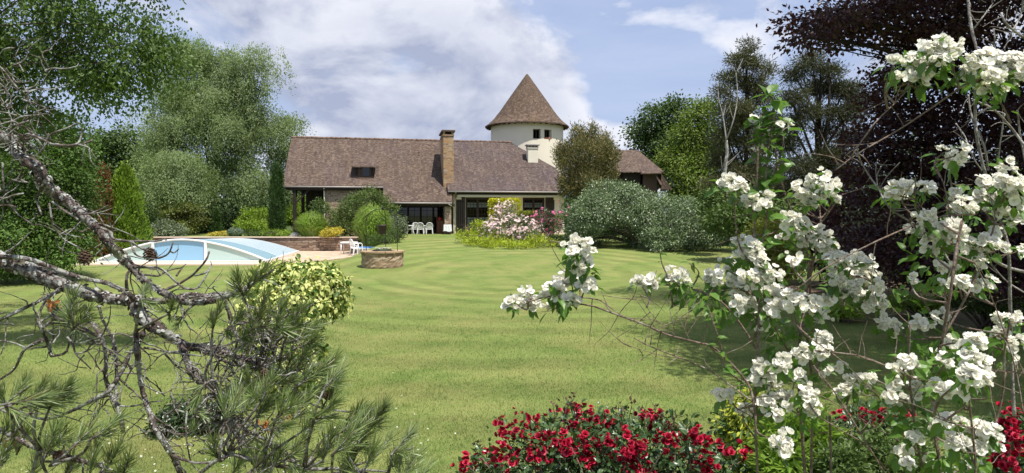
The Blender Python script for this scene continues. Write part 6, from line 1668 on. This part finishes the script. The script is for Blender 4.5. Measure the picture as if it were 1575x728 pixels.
for q in range(14):
    a = q * 2.4; r_ = .05 + .14 * (q / 14); o = len(STA_V); c, s = math.cos(a) * r_, math.sin(a) * r_
    STA_V += [(c - .025, s, .02), (c + .025, s, .02), (c * 1.5 + .02, s * 1.5, .26), (c * 1.5 - .02, s * 1.5, .26)]; STA_F.append((o, o + 1, o + 2, o + 3))
STAMEN = (np.array(STA_V), STA_F)


def rose_bush(name, label, base, lobes, clusters, d, nleaf, seed, rpx=8.5):
    rr = np.random.default_rng(seed)
    root = empty(name, base, label=label, cat='rose bush')
    P, D, I = clumps(lobes, nleaf // 9, .45, .22, base[2] + .03)
    mb = MB(); spray(mb, P, D, 9, .055, .036, .1, .8, NEARLEAF, 1.15, .5)
    mb.build('foliage', M['rose_leaf'], root)
    st = MB(); b = np.array(base)
    for w in rr.permutation(len(P))[:90]:
        s = b + np.array([(P[w][0] - b[0]) * .45, rr.normal() * .12, 0]); m_ = (s + P[w]) / 2 + rr.normal(size=3) * .05
        st.tube([s, m_, P[w]], [.007, .005, .002], 5, sub=3, cap=False)
    for k, (x, y, s) in enumerate(clusters):
        dd = d + rr.normal() * .12 + (.25 if y < 665 else -.05)
        c = np.array(at(x, y, dd)); n = max(3, int(round(s * 6.5))); f = MB()
        R0 = rpx * s ** .5 * dd / 1050 * .9
        Q = c + rr.normal(size=(n, 3)) * R0 * .75 * np.array([1, .8, .8]); Nn = unit((Q - c) / max(R0, 1e-4) * .7 + rr.normal(size=(n, 3)) * .6 + np.array([0, -.45, .6]))
        sc_ = rr.uniform(.011, .021, n)
        h = rr.random(n) < .6
        for tpl, kk in ((ROSE, h), (ROSE2, ~h)):
            if kk.any(): f.scatter(*tpl, Q[kk], np.cross(Nn[kk], rr.normal(size=(kk.sum(), 3))), Nn[kk], sc_[kk], 0, True)
        f.build('blossoms', M['red_petal'], root)
        g = b + np.array([(c[0] - b[0]) * .6, rr.normal() * .1, 0]); m_ = (g + c) / 2 + rr.normal(size=3) * .04
        st.tube([g, m_, c], [.006, .004, .002], 5, sub=3, cap=False)
    st.build('stems', M['bark_mock'], root)
    return root
z6 = [(235, 150, 2), (245, 205, 2), (340, 120, 1), (430, 140, 1), (385, 165, 1.4), (375, 195, 1.2), (330, 185, 1), (315, 215, 1.2), (550, 140, 1.6), (565, 175, 2), (610, 95, 1.2), (570, 100, .6), (665, 110, .8), (690, 150, 1.4), (725, 140, 1.2), (640, 150, .8), (710, 165, 1), (780, 160, 1), (815, 175, 1), (830, 205, .8), (910, 112, 1.6), (965, 140, 1.4), (930, 140, 1.2), (970, 195, 1), (1010, 165, .7), (1060, 190, .8), (1035, 235, 1.2), (990, 225, 1), (1070, 230, .6), (1180, 210, 1.4), (1205, 240, 1.6), (1165, 245, 1.6), (1150, 225, 1), (215, 315, 2), (190, 360, 2), (315, 315, 1), (390, 285, 1.6), (415, 315, 1.8), (375, 320, 1.4), (460, 262, 1.8), (415, 240, 1), (490, 220, 1), (520, 260, 2), (560, 270, 2.2), (610, 260, 2), (630, 225, 1), (600, 300, 2.2), (640, 320, 2), (655, 375, 1.6), (630, 350, 1.2), (695, 245, 1), (755, 240, 1), (770, 300, 1.2), (750, 275, .8), (845, 275, 1), (885, 270, 1.8), (870, 305, 2), (830, 335, 2), (890, 365, 1.2), (920, 400, 2), (830, 385, 2), (850, 400, 1.5), (1020, 280, 1), (1090, 310, .6), (1190, 330, 1.8), (1215, 355, 1.8), (1170, 350, 1.4), (1200, 375, 1.2), (1250, 345, .8), (1310, 300, 1.6), (1290, 280, 1), (1345, 310, .6), (1400, 300, 1), (1425, 320, 1.4), (1420, 400, 1), (40, 345, 1), (75, 375, 1), (20, 375, .8), (145, 285, .6), (105, 345, .8), (250, 395, .8), (60, 395, 1), (270, 340, .7), (380, 375, .7), (500, 300, .8), (1050, 330, .6), (690, 275, .8), (720, 350, .6)]
rc = [(700 + x / 3.15, 600 + y / 3.15, s) for x, y, s in z6]
bz = G(1.2, 3.4)
rose_bush('red_rose_bush', 'large dark red rose bush across the bottom of the view', (.55, 3.45, bz),
          [lobe(815, 706, 3.35, 84, 50), lobe(900, 690, 3.45, 105, 58), lobe(1000, 706, 3.4, 120, 66), lobe(1100, 722, 3.35, 76, 44), lobe(760, 735, 3.3, 50, 30), lobe(870, 800, 3.3, 140, 90), lobe(1030, 810, 3.3, 140, 90), lobe(950, 690, 3.7, 150, 44)],
          rc, 3.3, 9500, 51)
mb = MB(); rr = np.random.default_rng(8); root_r = [o for o in bpy.data.objects if o.name == 'red_rose_bush'][0]
for x, y in [(880, 612), (870, 622), (886, 624), (955, 622), (962, 630), (972, 622), (990, 632), (1008, 626), (948, 634), (1020, 640), (850, 622), (1032, 652), (755, 690), (738, 680), (1035, 646)]:
    a = np.array(at(x + rr.normal() * 6, y + 40, 3.45)); c = np.array(at(x, y, 3.42)); mb.tube([a, (a + c) / 2 + rr.normal(size=3) * .01, c], [.003, .0022, .0012], 4, sub=3)
    Q = c + rr.normal(size=(5, 3)) * .012; mb.scatter(*LEAF, Q, rr.normal(size=(5, 3)) + np.array([0, 0, .8]), rr.normal(size=(5, 3)), rr.uniform(.015, .03, 5))
    for _ in range(3):
        t_ = rr.random(); q = a + (c - a) * t_; mb.tube([q, q + rr.normal(size=3) * .03 + np.array([0, 0, .03])], [.0015, .0008], 3)
M['spent'] = plain('spent_rose_stems', (0.10, 0.055, 0.04), 0.8, 0.15, 0.3, 40)
tag(mb.build('spent_shoots', M['spent'], root_r), kind='stuff')
rose_bush('red_rose_bush', 'red rose bush half hidden behind the white blossom, low in the picture', (at(1340, 700, 3.9).x, 3.95, G(2, 3.95)), [lobe(1340, 668, 4.0, 60, 36), lobe(1310, 690, 3.9, 40, 40), lobe(1380, 690, 3.9, 46, 40), lobe(1340, 740, 3.9, 70, 60)],
          [(1300, 648, 1.4), (1310, 662, 1.2), (1330, 640, 1.6), (1345, 650, 2), (1360, 640, 1.4), (1335, 634, 1.4), (1375, 660, 1.6), (1388, 668, 1.4), (1365, 665, 1.2), (1320, 672, 1), (1398, 636, 1.4), (1296, 668, 1), (1352, 632, 1), (1384, 648, 1), (1292, 640, .8)], 3.85, 4200, 52, 8)
rose_bush('red_rose_bush', 'red rose bush at the right edge beneath the white blossom', (at(1575, 760, 3.2).x, 3.2, G(2.4, 3.2)), [lobe(1560, 690, 3.2, 46, 50), lobe(1600, 700, 3.2, 60, 60), lobe(1540, 740, 3.1, 50, 40)],
          [(1560, 636, 2), (1572, 645, 2), (1555, 648, 1.6), (1575, 660, 2), (1560, 665, 1.4), (1548, 668, 1), (1572, 680, 1.4), (1552, 690, 1.2), (1568, 700, 1), (1524, 695, 2), (1530, 705, 2), (1535, 690, 1.4), (1556, 712, 1.4), (1520, 712, 1.4), (1590, 640, 2), (1595, 670, 2), (1560, 655, 1.2)], 3.05, 3400, 53, 8.5)
# small shrubs by the roses
dome('golden_euonymus', 'small golden leaved bush on the bank, left of the white blossom stems', 'shrub', [lobe(1158, 650, 4.2, 44, 44), lobe(1140, 675, 4.15, 32, 36), lobe(1175, 690, 4.1, 44, 40)], M['euonymus'], 4800, 9, .05, .042, shell=.85, lump=False, out=.1, droop=.3, temp=NEARLEAF, rough=.1, stem_r=.008, up=.6)
dome('narrow_leaved_shrub', 'fresh green narrow leaved shrub at the foot of the white blossom', 'shrub', [lobe(1235, 690, 3.3, 50, 36), lobe(1210, 715, 3.2, 46, 30), lobe(1265, 712, 3.3, 36, 34)], M['bamboo'], 3400, 10, .06, .085, shell=.5, temp=NEARLEAF, wid=.42, rough=.25, stem_r=.005, up=.3, droop=.1)
dome('small_leaved_shrub', 'grey green small leaved shrub between the narrow leaved shrub and the red roses', 'shrub', [lobe(1330, 705, 3.2, 60, 34), lobe(1390, 715, 3.1, 60, 34), lobe(1295, 725, 3.0, 40, 34)], M['mid'], 8000, 10, .05, .026, shell=.6, temp=NEARLEAF, wid=1.1, rough=.2, stem_r=.005)

# ------------------------------------------------------------------ white mock orange in the right foreground
def mock_orange(name, label, base, stems, thick, clusters, shoots, seed, dmean, leaf_fill):
    rr = np.random.default_rng(seed)
    root = empty(name, base, label=label, cat='flowering shrub')
    st = MB(); pts = []
    for i, (pl, d, r0, r1) in enumerate(stems):
        r0 *= .55; r1 *= .8
        Q = px_line(pl, d, .03, seed * 10 + i); n = len(Q); st.tube(Q, np.linspace(r0, r1, n) * d / 1050, 6, wob=.08, sub=4)
        P, _ = smooth_line(np.array(Q), np.zeros(n), 4); pts.append(P)
        for _ in range(int(n * 1.1)):
            j = rr.integers(0, len(P)); twiglet(st, P[j], rr.normal(size=3) * np.array([1, .6, .8]) + np.array([0, 0, .5]), rr.uniform(.05, .16), .0016, rr, .3, 4, 4)
    pts = np.concatenate(pts)
    leafP, leafD = [], []
    for k, (x, y, rx, ry, dd) in enumerate(clusters):
        d = dmean + dd + rr.normal() * .05
        c = np.array(at(x, y, d)); s = d / 1050
        n = max(4, int(rx * ry / 8.5)); u = rdir_(rr, n); u[:, 1] = -np.abs(u[:, 1]) * .9 + .25 * u[:, 1]
        Q = c + u * np.array([rx * 1.3, (rx + ry) * .5, ry * 1.28]) * s * (.45 + .45 * rr.random((n, 1)))
        Nn = unit(u * .7 + rr.normal(size=(n, 3)) * .40 + np.array([.28, -.48, .95])); X = np.cross(Nn, rr.normal(size=(n, 3)))
        sz = rr.uniform(.0105, .0175, n); f = MB(); pick = rr.random(n)
        for tpl, lo, hi in ((MOCK, 0, .38), (MOCK2, .38, .66), (MOCK3, .66, .92), (BUD, .92, 1.01)):
            kk = (pick >= lo) & (pick < hi)
            if kk.any():
                f.scatter(*tpl, Q[kk], X[kk], Nn[kk], sz[kk] * (.7 if tpl is BUD else 1), 0, True)
                if tpl is MOCK or tpl is MOCK3: f.scatter(*STAMEN, Q[kk], X[kk], Nn[kk], sz[kk], 1)
        f.build('blossom_spray', [M['petal'], M['stamen']], root)
        # stalk to the nearest stem and leaves under the flowers
        q = pts[np.argmin(np.linalg.norm((pts - c) * np.array([1, .6, 1]) + np.array([0, 0, .05]), axis=1))]
        if np.linalg.norm(q - c) < .75: st.tube([q, (q + c) / 2 + np.array([0, .02, -.01]) + rr.normal(size=3) * .012, c], [.0034, .0026, .0016], 5, sub=4, wob=.08)
        m_ = max(4, int(n * .36)); uu = rdir_(rr, m_); uu[:, 2] -= .35
        LP = c + uu * np.array([rx, (rx + ry) * .5, ry]) * s * rr.uniform(.5, 1.05, (m_, 1)) + np.array([0, .015, -.006]); leafP.append(LP); leafD.append(uu + np.array([0, 0, -.25]) + rr.normal(size=(m_, 3)) * .35)
    for x, y, rx, ry, d, n in leaf_fill:
        s = d / 1050; c = np.array(at(x, y, d)); u = rdir_(rr, n); leafP.append(c + u * np.array([rx, rx * .8, ry]) * s * rr.random((n, 1)) ** .5); leafD.append(u + rr.normal(size=(n, 3)) * .5 + np.array([0, 0, -.3]))
    P, D = np.concatenate(leafP), np.concatenate(leafD)
    mb = MB(); sz = rr.uniform(.026, .050, len(P)); mb.scatter(*NEARLEAF, P, D, rr.normal(size=P.shape) * .5 + np.array([0, -.3, 1.0]), np.stack([sz, sz * 1.15, sz], -1))
    for pl, d, n, size in shoots:
        Q = px_line(pl, d, .02, seed + 500); P, _ = smooth_line(np.array(Q), np.zeros(len(Q)), 6)
        st.tube(Q, np.linspace(.0032, .0014, len(Q)), 6, sub=4)
        j = rr.integers(0, len(P), n); sd = rr.normal(size=(n, 3)); sd[:, 2] = sd[:, 2] * .4 - .15
        sz = rr.uniform(.6, 1.15, n) * size; mb.scatter(*NEARLEAF, P[j] + rr.normal(size=(n, 3)) * .006, sd, rr.normal(size=(n, 3)) * .4 + np.array([0, -.35, .9]), np.stack([sz, sz * 1.2, sz], -1))
    mb.build('leaves', M['mock_leaf'], root); st.build('stems', M['bark_mock'], root)
    for i, (pl, d, r0, r1) in enumerate(thick):
        r0 *= .58; r1 *= .58
        b = MB(); Q = px_line(pl, d, .03, seed * 20 + i); n = len(Q); b.tube(Q, np.linspace(r0, r1, n) * d / 1050, 7, wob=.10, sub=5)
        P, _ = smooth_line(np.array(Q), np.zeros(n), 4)
        for _ in range(n): 
            j = rr.integers(0, len(P)); twiglet(b, P[j], rr.normal(size=3) + np.array([0, 0, .4]), rr.uniform(.03, .09), .0016, rr, .3, 4, 4)
        b.build('old_branch', M['bark_pale'], root)
    return root
def rdir_(rr, n): return unit(rr.normal(size=(n, 3)))

S_left = [([(1252, 1000), (1246, 840), (1236, 700), (1232, 640), (1228, 560), (1236, 480), (1244, 420), (1250, 395)], 2.2, 5, 3), ([(1246, 840), (1248, 700), (1250, 600), (1242, 520), (1246, 440), (1240, 380), (1235, 345), (1215, 320), (1195, 258)], 2.25, 4, 1.6),
          ([(1190, 1000), (1170, 800), (1162, 640), (1165, 540), (1168, 470), (1158, 420), (1161, 340), (1164, 270), (1166, 235)], 2.1, 4, 1.8), ([(1162, 640), (1150, 590), (1100, 537), (1072, 527), (1026, 515), (990, 499), (940, 481), (915, 472), (893, 468)], 2.0, 3.6, 1.8), ([(940, 481), (925, 463), (897, 458), (880, 458), (850, 455), (812, 465)], 2.0, 2.0, 1.2), ([(893, 462), (892, 440), (888, 410), (886, 380)], 2.0, 2.0, 1.4),
          ([(1160, 620), (1097, 574), (1070, 560), (1047, 551), (1000, 533), (975, 520)], 2.02, 2.2, 1.0), ([(1165, 540), (1140, 500), (1110, 465), (1075, 448), (1040, 440), (1000, 437)], 2.1, 3, 1.3), ([(880, 425), (865, 408), (850, 383), (842, 361)], 2.0, 1.1, .7), ([(1010, 508), (985, 470), (962, 440)], 2.0, .9, .5), ([(1030, 515), (1000, 480), (985, 455)], 2.0, .9, .5), ([(1047, 551), (1010, 545), (960, 530)], 2.0, .9, .5), ([(1060, 522), (1045, 490), (1036, 470)], 2.0, .8, .5),
          ([(1228, 560), (1200, 520), (1178, 470), (1160, 430)], 2.15, 2.6, 1.4), ([(1246, 440), (1290, 430), (1320, 425), (1350, 440)], 2.2, 2.4, 1.3), ([(1250, 460), (1300, 470), (1350, 495)], 2.2, 2, 1.1), ([(1244, 440), (1252, 400), (1262, 350), (1258, 300)], 2.2, 2.4, 1.4), ([(1262, 345), (1280, 320), (1295, 300)], 2.2, 1.8, 1.0), ([(1163, 420), (1150, 400), (1135, 370), (1128, 300)], 2.15, 2.2, 1.2), ([(1162, 370), (1160, 330), (1158, 312)], 2.15, 2, 1.2),
          ([(1232, 640), (1200, 625), (1165, 625), (1135, 630)], 2.1, 2.2, 1.2), ([(1220, 450), (1265, 415), (1330, 380), (1397, 350), (1451, 333), (1500, 330)], 1.95, 2.2, 1.8), ([(1253, 540), (1290, 543), (1330, 550), (1380, 570), (1430, 590)], 2.0, 2.2, 1.6), ([(1253, 565), (1286, 607), (1323, 666), (1350, 710), (1380, 760)], 1.95, 2.0, 1.6), ([(1257, 640), (1301, 666), (1330, 685), (1370, 730)], 2.0, 1.8, 1.4), ([(1230, 620), (1257, 608), (1300, 630), (1420, 700)], 2.1, 1.5, 1.0), ([(1278, 760), (1278, 700), (1276, 640)], 2.3, 2.6, 2.4), ([(1246, 520), (1300, 560), (1360, 620)], 2.0, 1.6, 1.2)]
C_left = [(790, 466, 16, 10, -.1), (818, 460, 15, 13, -.1), (806, 446, 9, 10, -.1), (850, 452, 17, 14, -.1), (860, 438, 12, 9, -.1), (888, 382, 20, 18, -.1), (893, 405, 17, 16, -.1), (878, 428, 14, 13, -.1), (904, 438, 15, 9, -.1), (878, 465, 14, 10, -.1), (850, 470, 12, 8, -.1),
          (985, 437, 15, 10, 0), (1003, 431, 12, 9, 0), (1040, 424, 14, 13, 0), (1052, 432, 8, 8, 0),
          (1118, 283, 14, 12, 0), (1134, 290, 14, 12, 0), (1152, 307, 14, 10, 0), (1168, 309, 15, 14, 0), (1162, 187, 11, 9, .05), (1204, 193, 9, 7, .05), (1162, 228, 7, 6, .05), (1184, 206, 5, 5, .05),
          (1233, 290, 14, 15, .05), (1258, 273, 15, 11, .05), (1274, 287, 14, 15, .05), (1246, 311, 12, 9, .05), (1282, 305, 8, 8, .05), (1218, 340, 17, 16, .05), (1203, 358, 9, 9, .05), (1234, 345, 9, 13, .05), (1238, 366, 16, 13, .05), (1262, 366, 14, 20, .05), (1276, 382, 11, 9, .05), (1217, 396, 10, 10, .05),
          (1140, 378, 14, 16, 0), (1155, 384, 12, 16, 0), (1167, 401, 11, 18, 0), (1119, 411, 14, 12, 0), (1102, 429, 17, 12, 0), (1132, 440, 16, 14, 0), (1158, 428, 20, 18, 0), (1188, 420, 11, 11, 0), (1150, 470, 16, 12, 0), (1190, 452, 20, 14, 0), (1188, 474, 14, 14, 0), (1222, 462, 16, 14, 0), (1243, 470, 18, 15, 0), (1262, 487, 14, 10, 0),
          (1292, 398, 20, 12, .1), (1318, 402, 20, 12, .1), (1325, 420, 22, 14, .1), (1283, 428, 14, 15, .1), (1308, 445, 20, 16, .1), (1345, 440, 11, 10, .1), (1342, 466, 17, 15, .1), (1356, 495, 12, 11, .1), (1275, 457, 12, 8, .1),
          (1262, 521, 14, 12, -.1), (1267, 541, 12, 9, -.1), (1238, 543, 14, 11, -.1), (1172, 567, 18, 13, -.05), (1200, 558, 14, 15, -.05), (1225, 576, 10, 10, -.1), (1165, 583, 10, 10, -.05), (1186, 588, 14, 12, -.05), (1202, 608, 12, 10, -.05), (1180, 620, 22, 9, -.05), (1142, 629, 15, 10, 0), (1211, 617, 11, 10, -.05), (1193, 638, 11, 9, -.1), (1240, 604, 12, 12, -.1), (1250, 625, 12, 11, -.1), (1200, 680, 15, 20, -.2), (1112, 606, 16, 9, .05), (1271, 572, 8, 7, 0), (1293, 565, 8, 7, 0), (1294, 598, 11, 8, 0), (1316, 590, 17, 15, 0), (1137, 470, 10, 10, 0), (1173, 500, 8, 8, 0)]
shoots_l = [([(1168, 400), (1180, 330), (1178, 270), (1186, 200), (1190, 160), (1184, 146)], 2.12, 60, .062), ([(1180, 300), (1196, 255), (1205, 215), (1198, 180)], 2.12, 24, .055), ([(1165, 300), (1168, 240), (1172, 200), (1178, 165)], 2.14, 26, .055), ([(1110, 540), (1105, 520), (1098, 500), (1088, 470)], 2.0, 10, .035), ([(1035, 470), (1028, 430), (1018, 405), (1015, 385)], 2.1, 9, .032), ([(1062, 446), (1075, 420), (1060, 405)], 2.1, 9, .036), ([(1150, 590), (1130, 580), (1112, 560), (1098, 535)], 2.05, 12, .042)]
fill_l = [(1070, 452, 42, 20, 2.12, 34), (1100, 470, 40, 22, 2.14, 36), (1170, 470, 40, 36, 2.2, 44), (1200, 530, 30, 30, 2.2, 30), (1215, 500, 40, 20, 2.2, 30), (1260, 430, 40, 40, 2.3, 44), (1300, 460, 40, 30, 2.35, 36), (1215, 640, 40, 30, 2.1, 30), (1250, 300, 26, 18, 2.3, 18), (1180, 600, 34, 30, 2.2, 30), (1240, 560, 30, 30, 2.2, 26), (905, 420, 10, 30, 1.95, 8), (860, 460, 30, 12, 1.95, 16), (1145, 430, 34, 34, 2.2, 34), (1225, 370, 34, 30, 2.3, 26)]
mock_orange('mock_orange', 'white flowering mock orange reaching over the lawn with one long low branch', (at(1252, 760, 2.2).x, 2.2, G(1.0, 2.2)), S_left, [], C_left, shoots_l, 61, 2.1, fill_l)

S_right = [([(1470, 1000), (1460, 800), (1440, 680), (1436, 600), (1450, 520), (1462, 450), (1470, 390), (1480, 340)], 1.9, 5, 2.6), ([(1460, 800), (1420, 720), (1405, 640), (1398, 560), (1400, 500)], 1.95, 3.2, 1.8), ([(1470, 850), (1500, 740), (1495, 660), (1490, 600), (1495, 560)], 1.7, 3.2, 2), ([(1450, 520), (1500, 430), (1525, 360), (1545, 300), (1560, 260)], 2.0, 3, 1.8), ([(1500, 740), (1540, 620), (1545, 540), (1555, 490)], 2.1, 3, 1.8), ([(1470, 390), (1440, 350), (1410, 310), (1385, 300)], 2.1, 2, 1.2), ([(1470, 390), (1465, 310), (1460, 262)], 2.1, 1.8, 1.2),
           ([(1285, 262), (1320, 236), (1377, 203), (1430, 168), (1476, 136), (1510, 120)], 1.9, 2.0, 1.8), ([(1310, 240), (1345, 190), (1385, 150), (1410, 115)], 1.9, 1.6, 1.3), ([(1443, 263), (1452, 285), (1458, 312), (1462, 330)], 2.0, 1.4, 1.2), ([(1408, 273), (1408, 300), (1410, 328)], 2.0, 1.3, 1.0), ([(1500, 405), (1530, 470), (1560, 560), (1575, 640)], 1.95, 1.6, 1.4), ([(1545, 560), (1510, 590), (1470, 620)], 1.9, 1.2, .8), ([(1575, 575), (1540, 570), (1515, 580), (1490, 600)], 1.9, 1.4, 1.0), ([(1436, 640), (1460, 650), (1500, 660)], 1.7, 2, 1.2), ([(1320, 548), (1360, 562), (1400, 580), (1440, 590)], 1.85, 1.8, 1.2)]
T_right = [([(1560, 640), (1556, 560), (1554, 470), (1551, 385), (1541, 346), (1525, 300), (1503, 215), (1500, 140), (1503, 86), (1494, 42), (1488, -10), (1484, -60)], 2.15, 4.6, 3.2), ([(1498, 44), (1512, 26), (1527, 5)], 2.15, 2.2, 1.2), ([(1600, 240), (1575, 222), (1558, 200), (1530, 170), (1497, 154)], 2.1, 4.0, 2.2), ([(1600, 70), (1575, 58), (1558, 46), (1546, 34), (1540, 20)], 2.1, 3.2, 2.8), ([(1558, 46), (1568, 28), (1573, 5), (1570, -30)], 2.1, 2.2, 1.6), ([(1558, 46), (1548, 68), (1544, 74)], 2.1, 1.8, 1.2), ([(1527, 90), (1530, 60), (1528, 45)], 2.2, 2.0, 1.6), ([(1489, 146), (1493, 173), (1502, 200), (1514, 226), (1520, 262)], 2.05, 2.4, 2.6), ([(1470, 190), (1484, 210), (1489, 224), (1500, 248), (1510, 262)], 2.1, 1.8, 1.5),
           ([(1318, 226), (1322, 244), (1338, 272), (1351, 290), (1362, 312), (1378, 328), (1403, 343), (1440, 372), (1470, 420)], 2.05, 1.8, 2.6), ([(1352, 292), (1364, 272), (1384, 250)], 2.05, 1.3, 1.0), ([(1350, 288), (1347, 262), (1350, 245)], 2.05, 1.2, .8), ([(1500, 385), (1528, 400), (1552, 412), (1600, 424)], 2.15, 3.4, 4.2), ([(1515, 395), (1545, 430), (1575, 450)], 2.2, 2.4, 2.0), ([(1545, 175), (1540, 210), (1536, 245), (1540, 270)], 2.2, 2, 1.6), ([(1565, 170), (1568, 200), (1575, 240), (1590, 300)], 2.2, 2.2, 2.4)]
C_right = [(1404, 100, 16, 14, 0), (1420, 82, 20, 14, 0), (1440, 72, 20, 14, 0), (1460, 76, 18, 14, 0), (1448, 92, 16, 10, 0), (1412, 122, 13, 10, 0), (1424, 110, 9, 9, 0), (1376, 97, 8, 7, 0), (1382, 118, 7, 6, .05),
           (1500, 96, 16, 14, 0), (1520, 92, 18, 14, 0), (1545, 100, 18, 14, 0), (1562, 92, 18, 14, 0), (1572, 110, 16, 14, 0), (1525, 118, 14, 14, 0), (1552, 122, 14, 10, 0), (1520, 136, 14, 9, 0), (1482, 114, 12, 9, 0), (1535, 135, 10, 9, 0),
           (1453, 234, 12, 9, .1), (1477, 238, 11, 13, .1), (1462, 254, 13, 8, .1), (1372, 292, 16, 12, .1), (1396, 287, 12, 8, .1), (1382, 304, 9, 9, .1), (1426, 290, 12, 9, .1),
           (1546, 257, 12, 10, .1), (1520, 278, 18, 14, .1), (1550, 280, 20, 14, .1), (1540, 300, 20, 14, .1), (1565, 300, 14, 18, .1), (1506, 302, 11, 9, .1), (1468, 294, 9, 5, .1), (1480, 316, 16, 12, .1), (1466, 308, 8, 8, .1), (1530, 323, 13, 10, .1), (1553, 334, 11, 14, .1), (1570, 335, 9, 13, .1), (1572, 385, 8, 8, .1),
           (1420, 335, 16, 11, .1), (1452, 345, 17, 10, .1), (1408, 352, 12, 9, .1), (1440, 366, 20, 13, .1), (1468, 358, 16, 13, .1), (1484, 380, 14, 12, .1), (1512, 375, 18, 12, .1), (1524, 358, 12, 9, .1), (1538, 384, 8, 9, .1), (1430, 386, 10, 9, .1), (1505, 404, 13, 9, .1), (1450, 410, 17, 8, .1), (1475, 434, 16, 9, .1), (1500, 440, 10, 8, .1), (1521, 434, 9, 8, .1), (1400, 432, 7, 8, .1), (1455, 436, 8, 6, .1),
           (1419, 496, 17, 9, .2), (1445, 488, 12, 8, .2), (1372, 504, 13, 11, .2), (1461, 524, 10, 8, 0), (1482, 526, 12, 10, -.1), (1498, 524, 12, 12, -.2), (1472, 540, 11, 8, -.1), (1440, 545, 8, 8, 0), (1455, 556, 11, 10, -.1), (1490, 550, 14, 14, -.3), (1506, 562, 14, 14, -.3), (1492, 580, 14, 14, -.3), (1510, 580, 10, 12, -.3), (1460, 598, 19, 10, -.15), (1440, 592, 9, 9, -.1), (1486, 600, 12, 8, -.25), (1378, 563, 12, 11, 0), (1400, 555, 13, 9, 0), (1377, 588, 8, 8, .1), (1410, 596, 11, 13, 0), (1368, 610, 14, 9, 0), (1390, 613, 12, 9, 0), (1335, 578, 9, 8, .1),
           (1456, 644, 10, 9, -.15), (1472, 653, 15, 10, -.15), (1500, 660, 18, 10, -.15), (1520, 664, 12, 10, -.15), (1504, 684, 16, 10, -.15), (1530, 680, 12, 12, -.15), (1467, 680, 16, 11, -.1), (1500, 716, 12, 11, -.1), (1388, 693, 14, 9, 0), (1395, 713, 10, 7, 0), (1403, 672, 12, 9, 0), (1430, 652, 10, 7, 0), (1438, 706, 13, 9, 0),
           (1540, 494, 18, 10, .25), (1558, 488, 14, 8, .25), (1536, 510, 12, 7, .25), (1564, 530, 14, 11, .2), (1552, 554, 8, 7, .2)]
fill_r = [(1500, 330, 60, 40, 2.2, 50), (1440, 400, 50, 40, 2.25, 46), (1480, 420, 50, 24, 2.2, 34), (1420, 570, 40, 30, 2.0, 36), (1450, 560, 30, 30, 1.9, 34), (1440, 690, 60, 40, 1.9, 50), (1480, 700, 40, 30, 1.8, 30), (1400, 530, 40, 24, 2.15, 26), (1430, 118, 40, 18, 1.95, 26), (1520, 125, 46, 16, 1.95, 28), (1395, 112, 16, 14, 1.95, 14), (1550, 520, 30, 24, 2.25, 20), (1400, 640, 40, 30, 2.0, 30), (1390, 300, 40, 14, 2.15, 20), (1385, 470, 34, 20, 2.25, 14), (1465, 250, 20, 14, 2.15, 10)]
keepc = C_right[:99]
mock_orange('mock_orange', 'white flowering mock orange with pale bare branches filling the right edge', (at(1480, 760, 1.9).x, 1.9, G(1.3, 1.9)), S_right, T_right, keepc, [([(1555, 190), (1540, 160), (1525, 150)], 2.0, 5, .03), ([(1430, 480), (1410, 440), (1400, 420)], 2.1, 8, .034)], 67, 1.9, fill_r)

# ------------------------------------------------------------------ mown grass blades on the nearer lawn
def grass():
    n = 430000; rr = np.random.default_rng(21)
    y = 5.6 * (26 / 5.6) ** (rr.random(n) ** .9); half = y * .80 + .5; x = rr.uniform(-1, 1, n) * half
    bare = ((x - 13.5) ** 2 + .7 * (y - 21) ** 2) < 36
    x, y = x[~bare], y[~bare]; n = len(x)
    z = 1.0 * (1 - np.clip((y - 3.7) / 2.3, 0, 1) ** 2 * (3 - 2 * np.clip((y - 3.7) / 2.3, 0, 1))) + .03 * np.sin(x * .31 + 1) * np.sin(y * .23)
    P = np.stack([x, y, z - .004], -1)
    a = rr.uniform(0, 6.28, n); lean = rr.uniform(.1, 1.1, n)
    D = np.stack([np.cos(a) * lean, np.sin(a) * lean, np.ones(n)], -1)
    h = np.minimum(rr.uniform(.016, .042, n) * np.exp(.32 * rr.normal(size=n)), .085) * np.clip((27 - y) / 12, .15, 1); w = .0038 * (1 + .08 * y)
    mb = MB(); tv = np.array([(0, -.5, 0), (0, .5, 0), (1, 0, 0)]); mb.scatter(tv, [(0, 1, 2)], P, D, rr.normal(size=(n, 3)), np.stack([h, w, h], -1))
    o = mb.build('grass', M['blade']); tag(o, 'short mown grass blades of the lawn', 'grass', kind='stuff')
    m2 = MB(); k = 240; gx = rr.normal(size=k) * 1.1 - 3.2; gy = 7.6 + rr.normal(size=k) * .9
    keep = gy > 6.2; gx, gy = gx[keep], gy[keep]; k = len(gx)
    Q = np.stack([gx, gy, np.full(k, .045)], -1); N = rr.normal(size=(k, 3)) * .3 + np.array([0, -.2, 1])
    m2.scatter(*FLOW5, Q, np.cross(N, rr.normal(size=(k, 3))), N, rr.uniform(.008, .014, k)); o = m2.build('clover_blossoms', M['petal']); tag(o, 'tiny white clover flowers dotted in the grass below the pine', 'clover', kind='stuff')
grass()
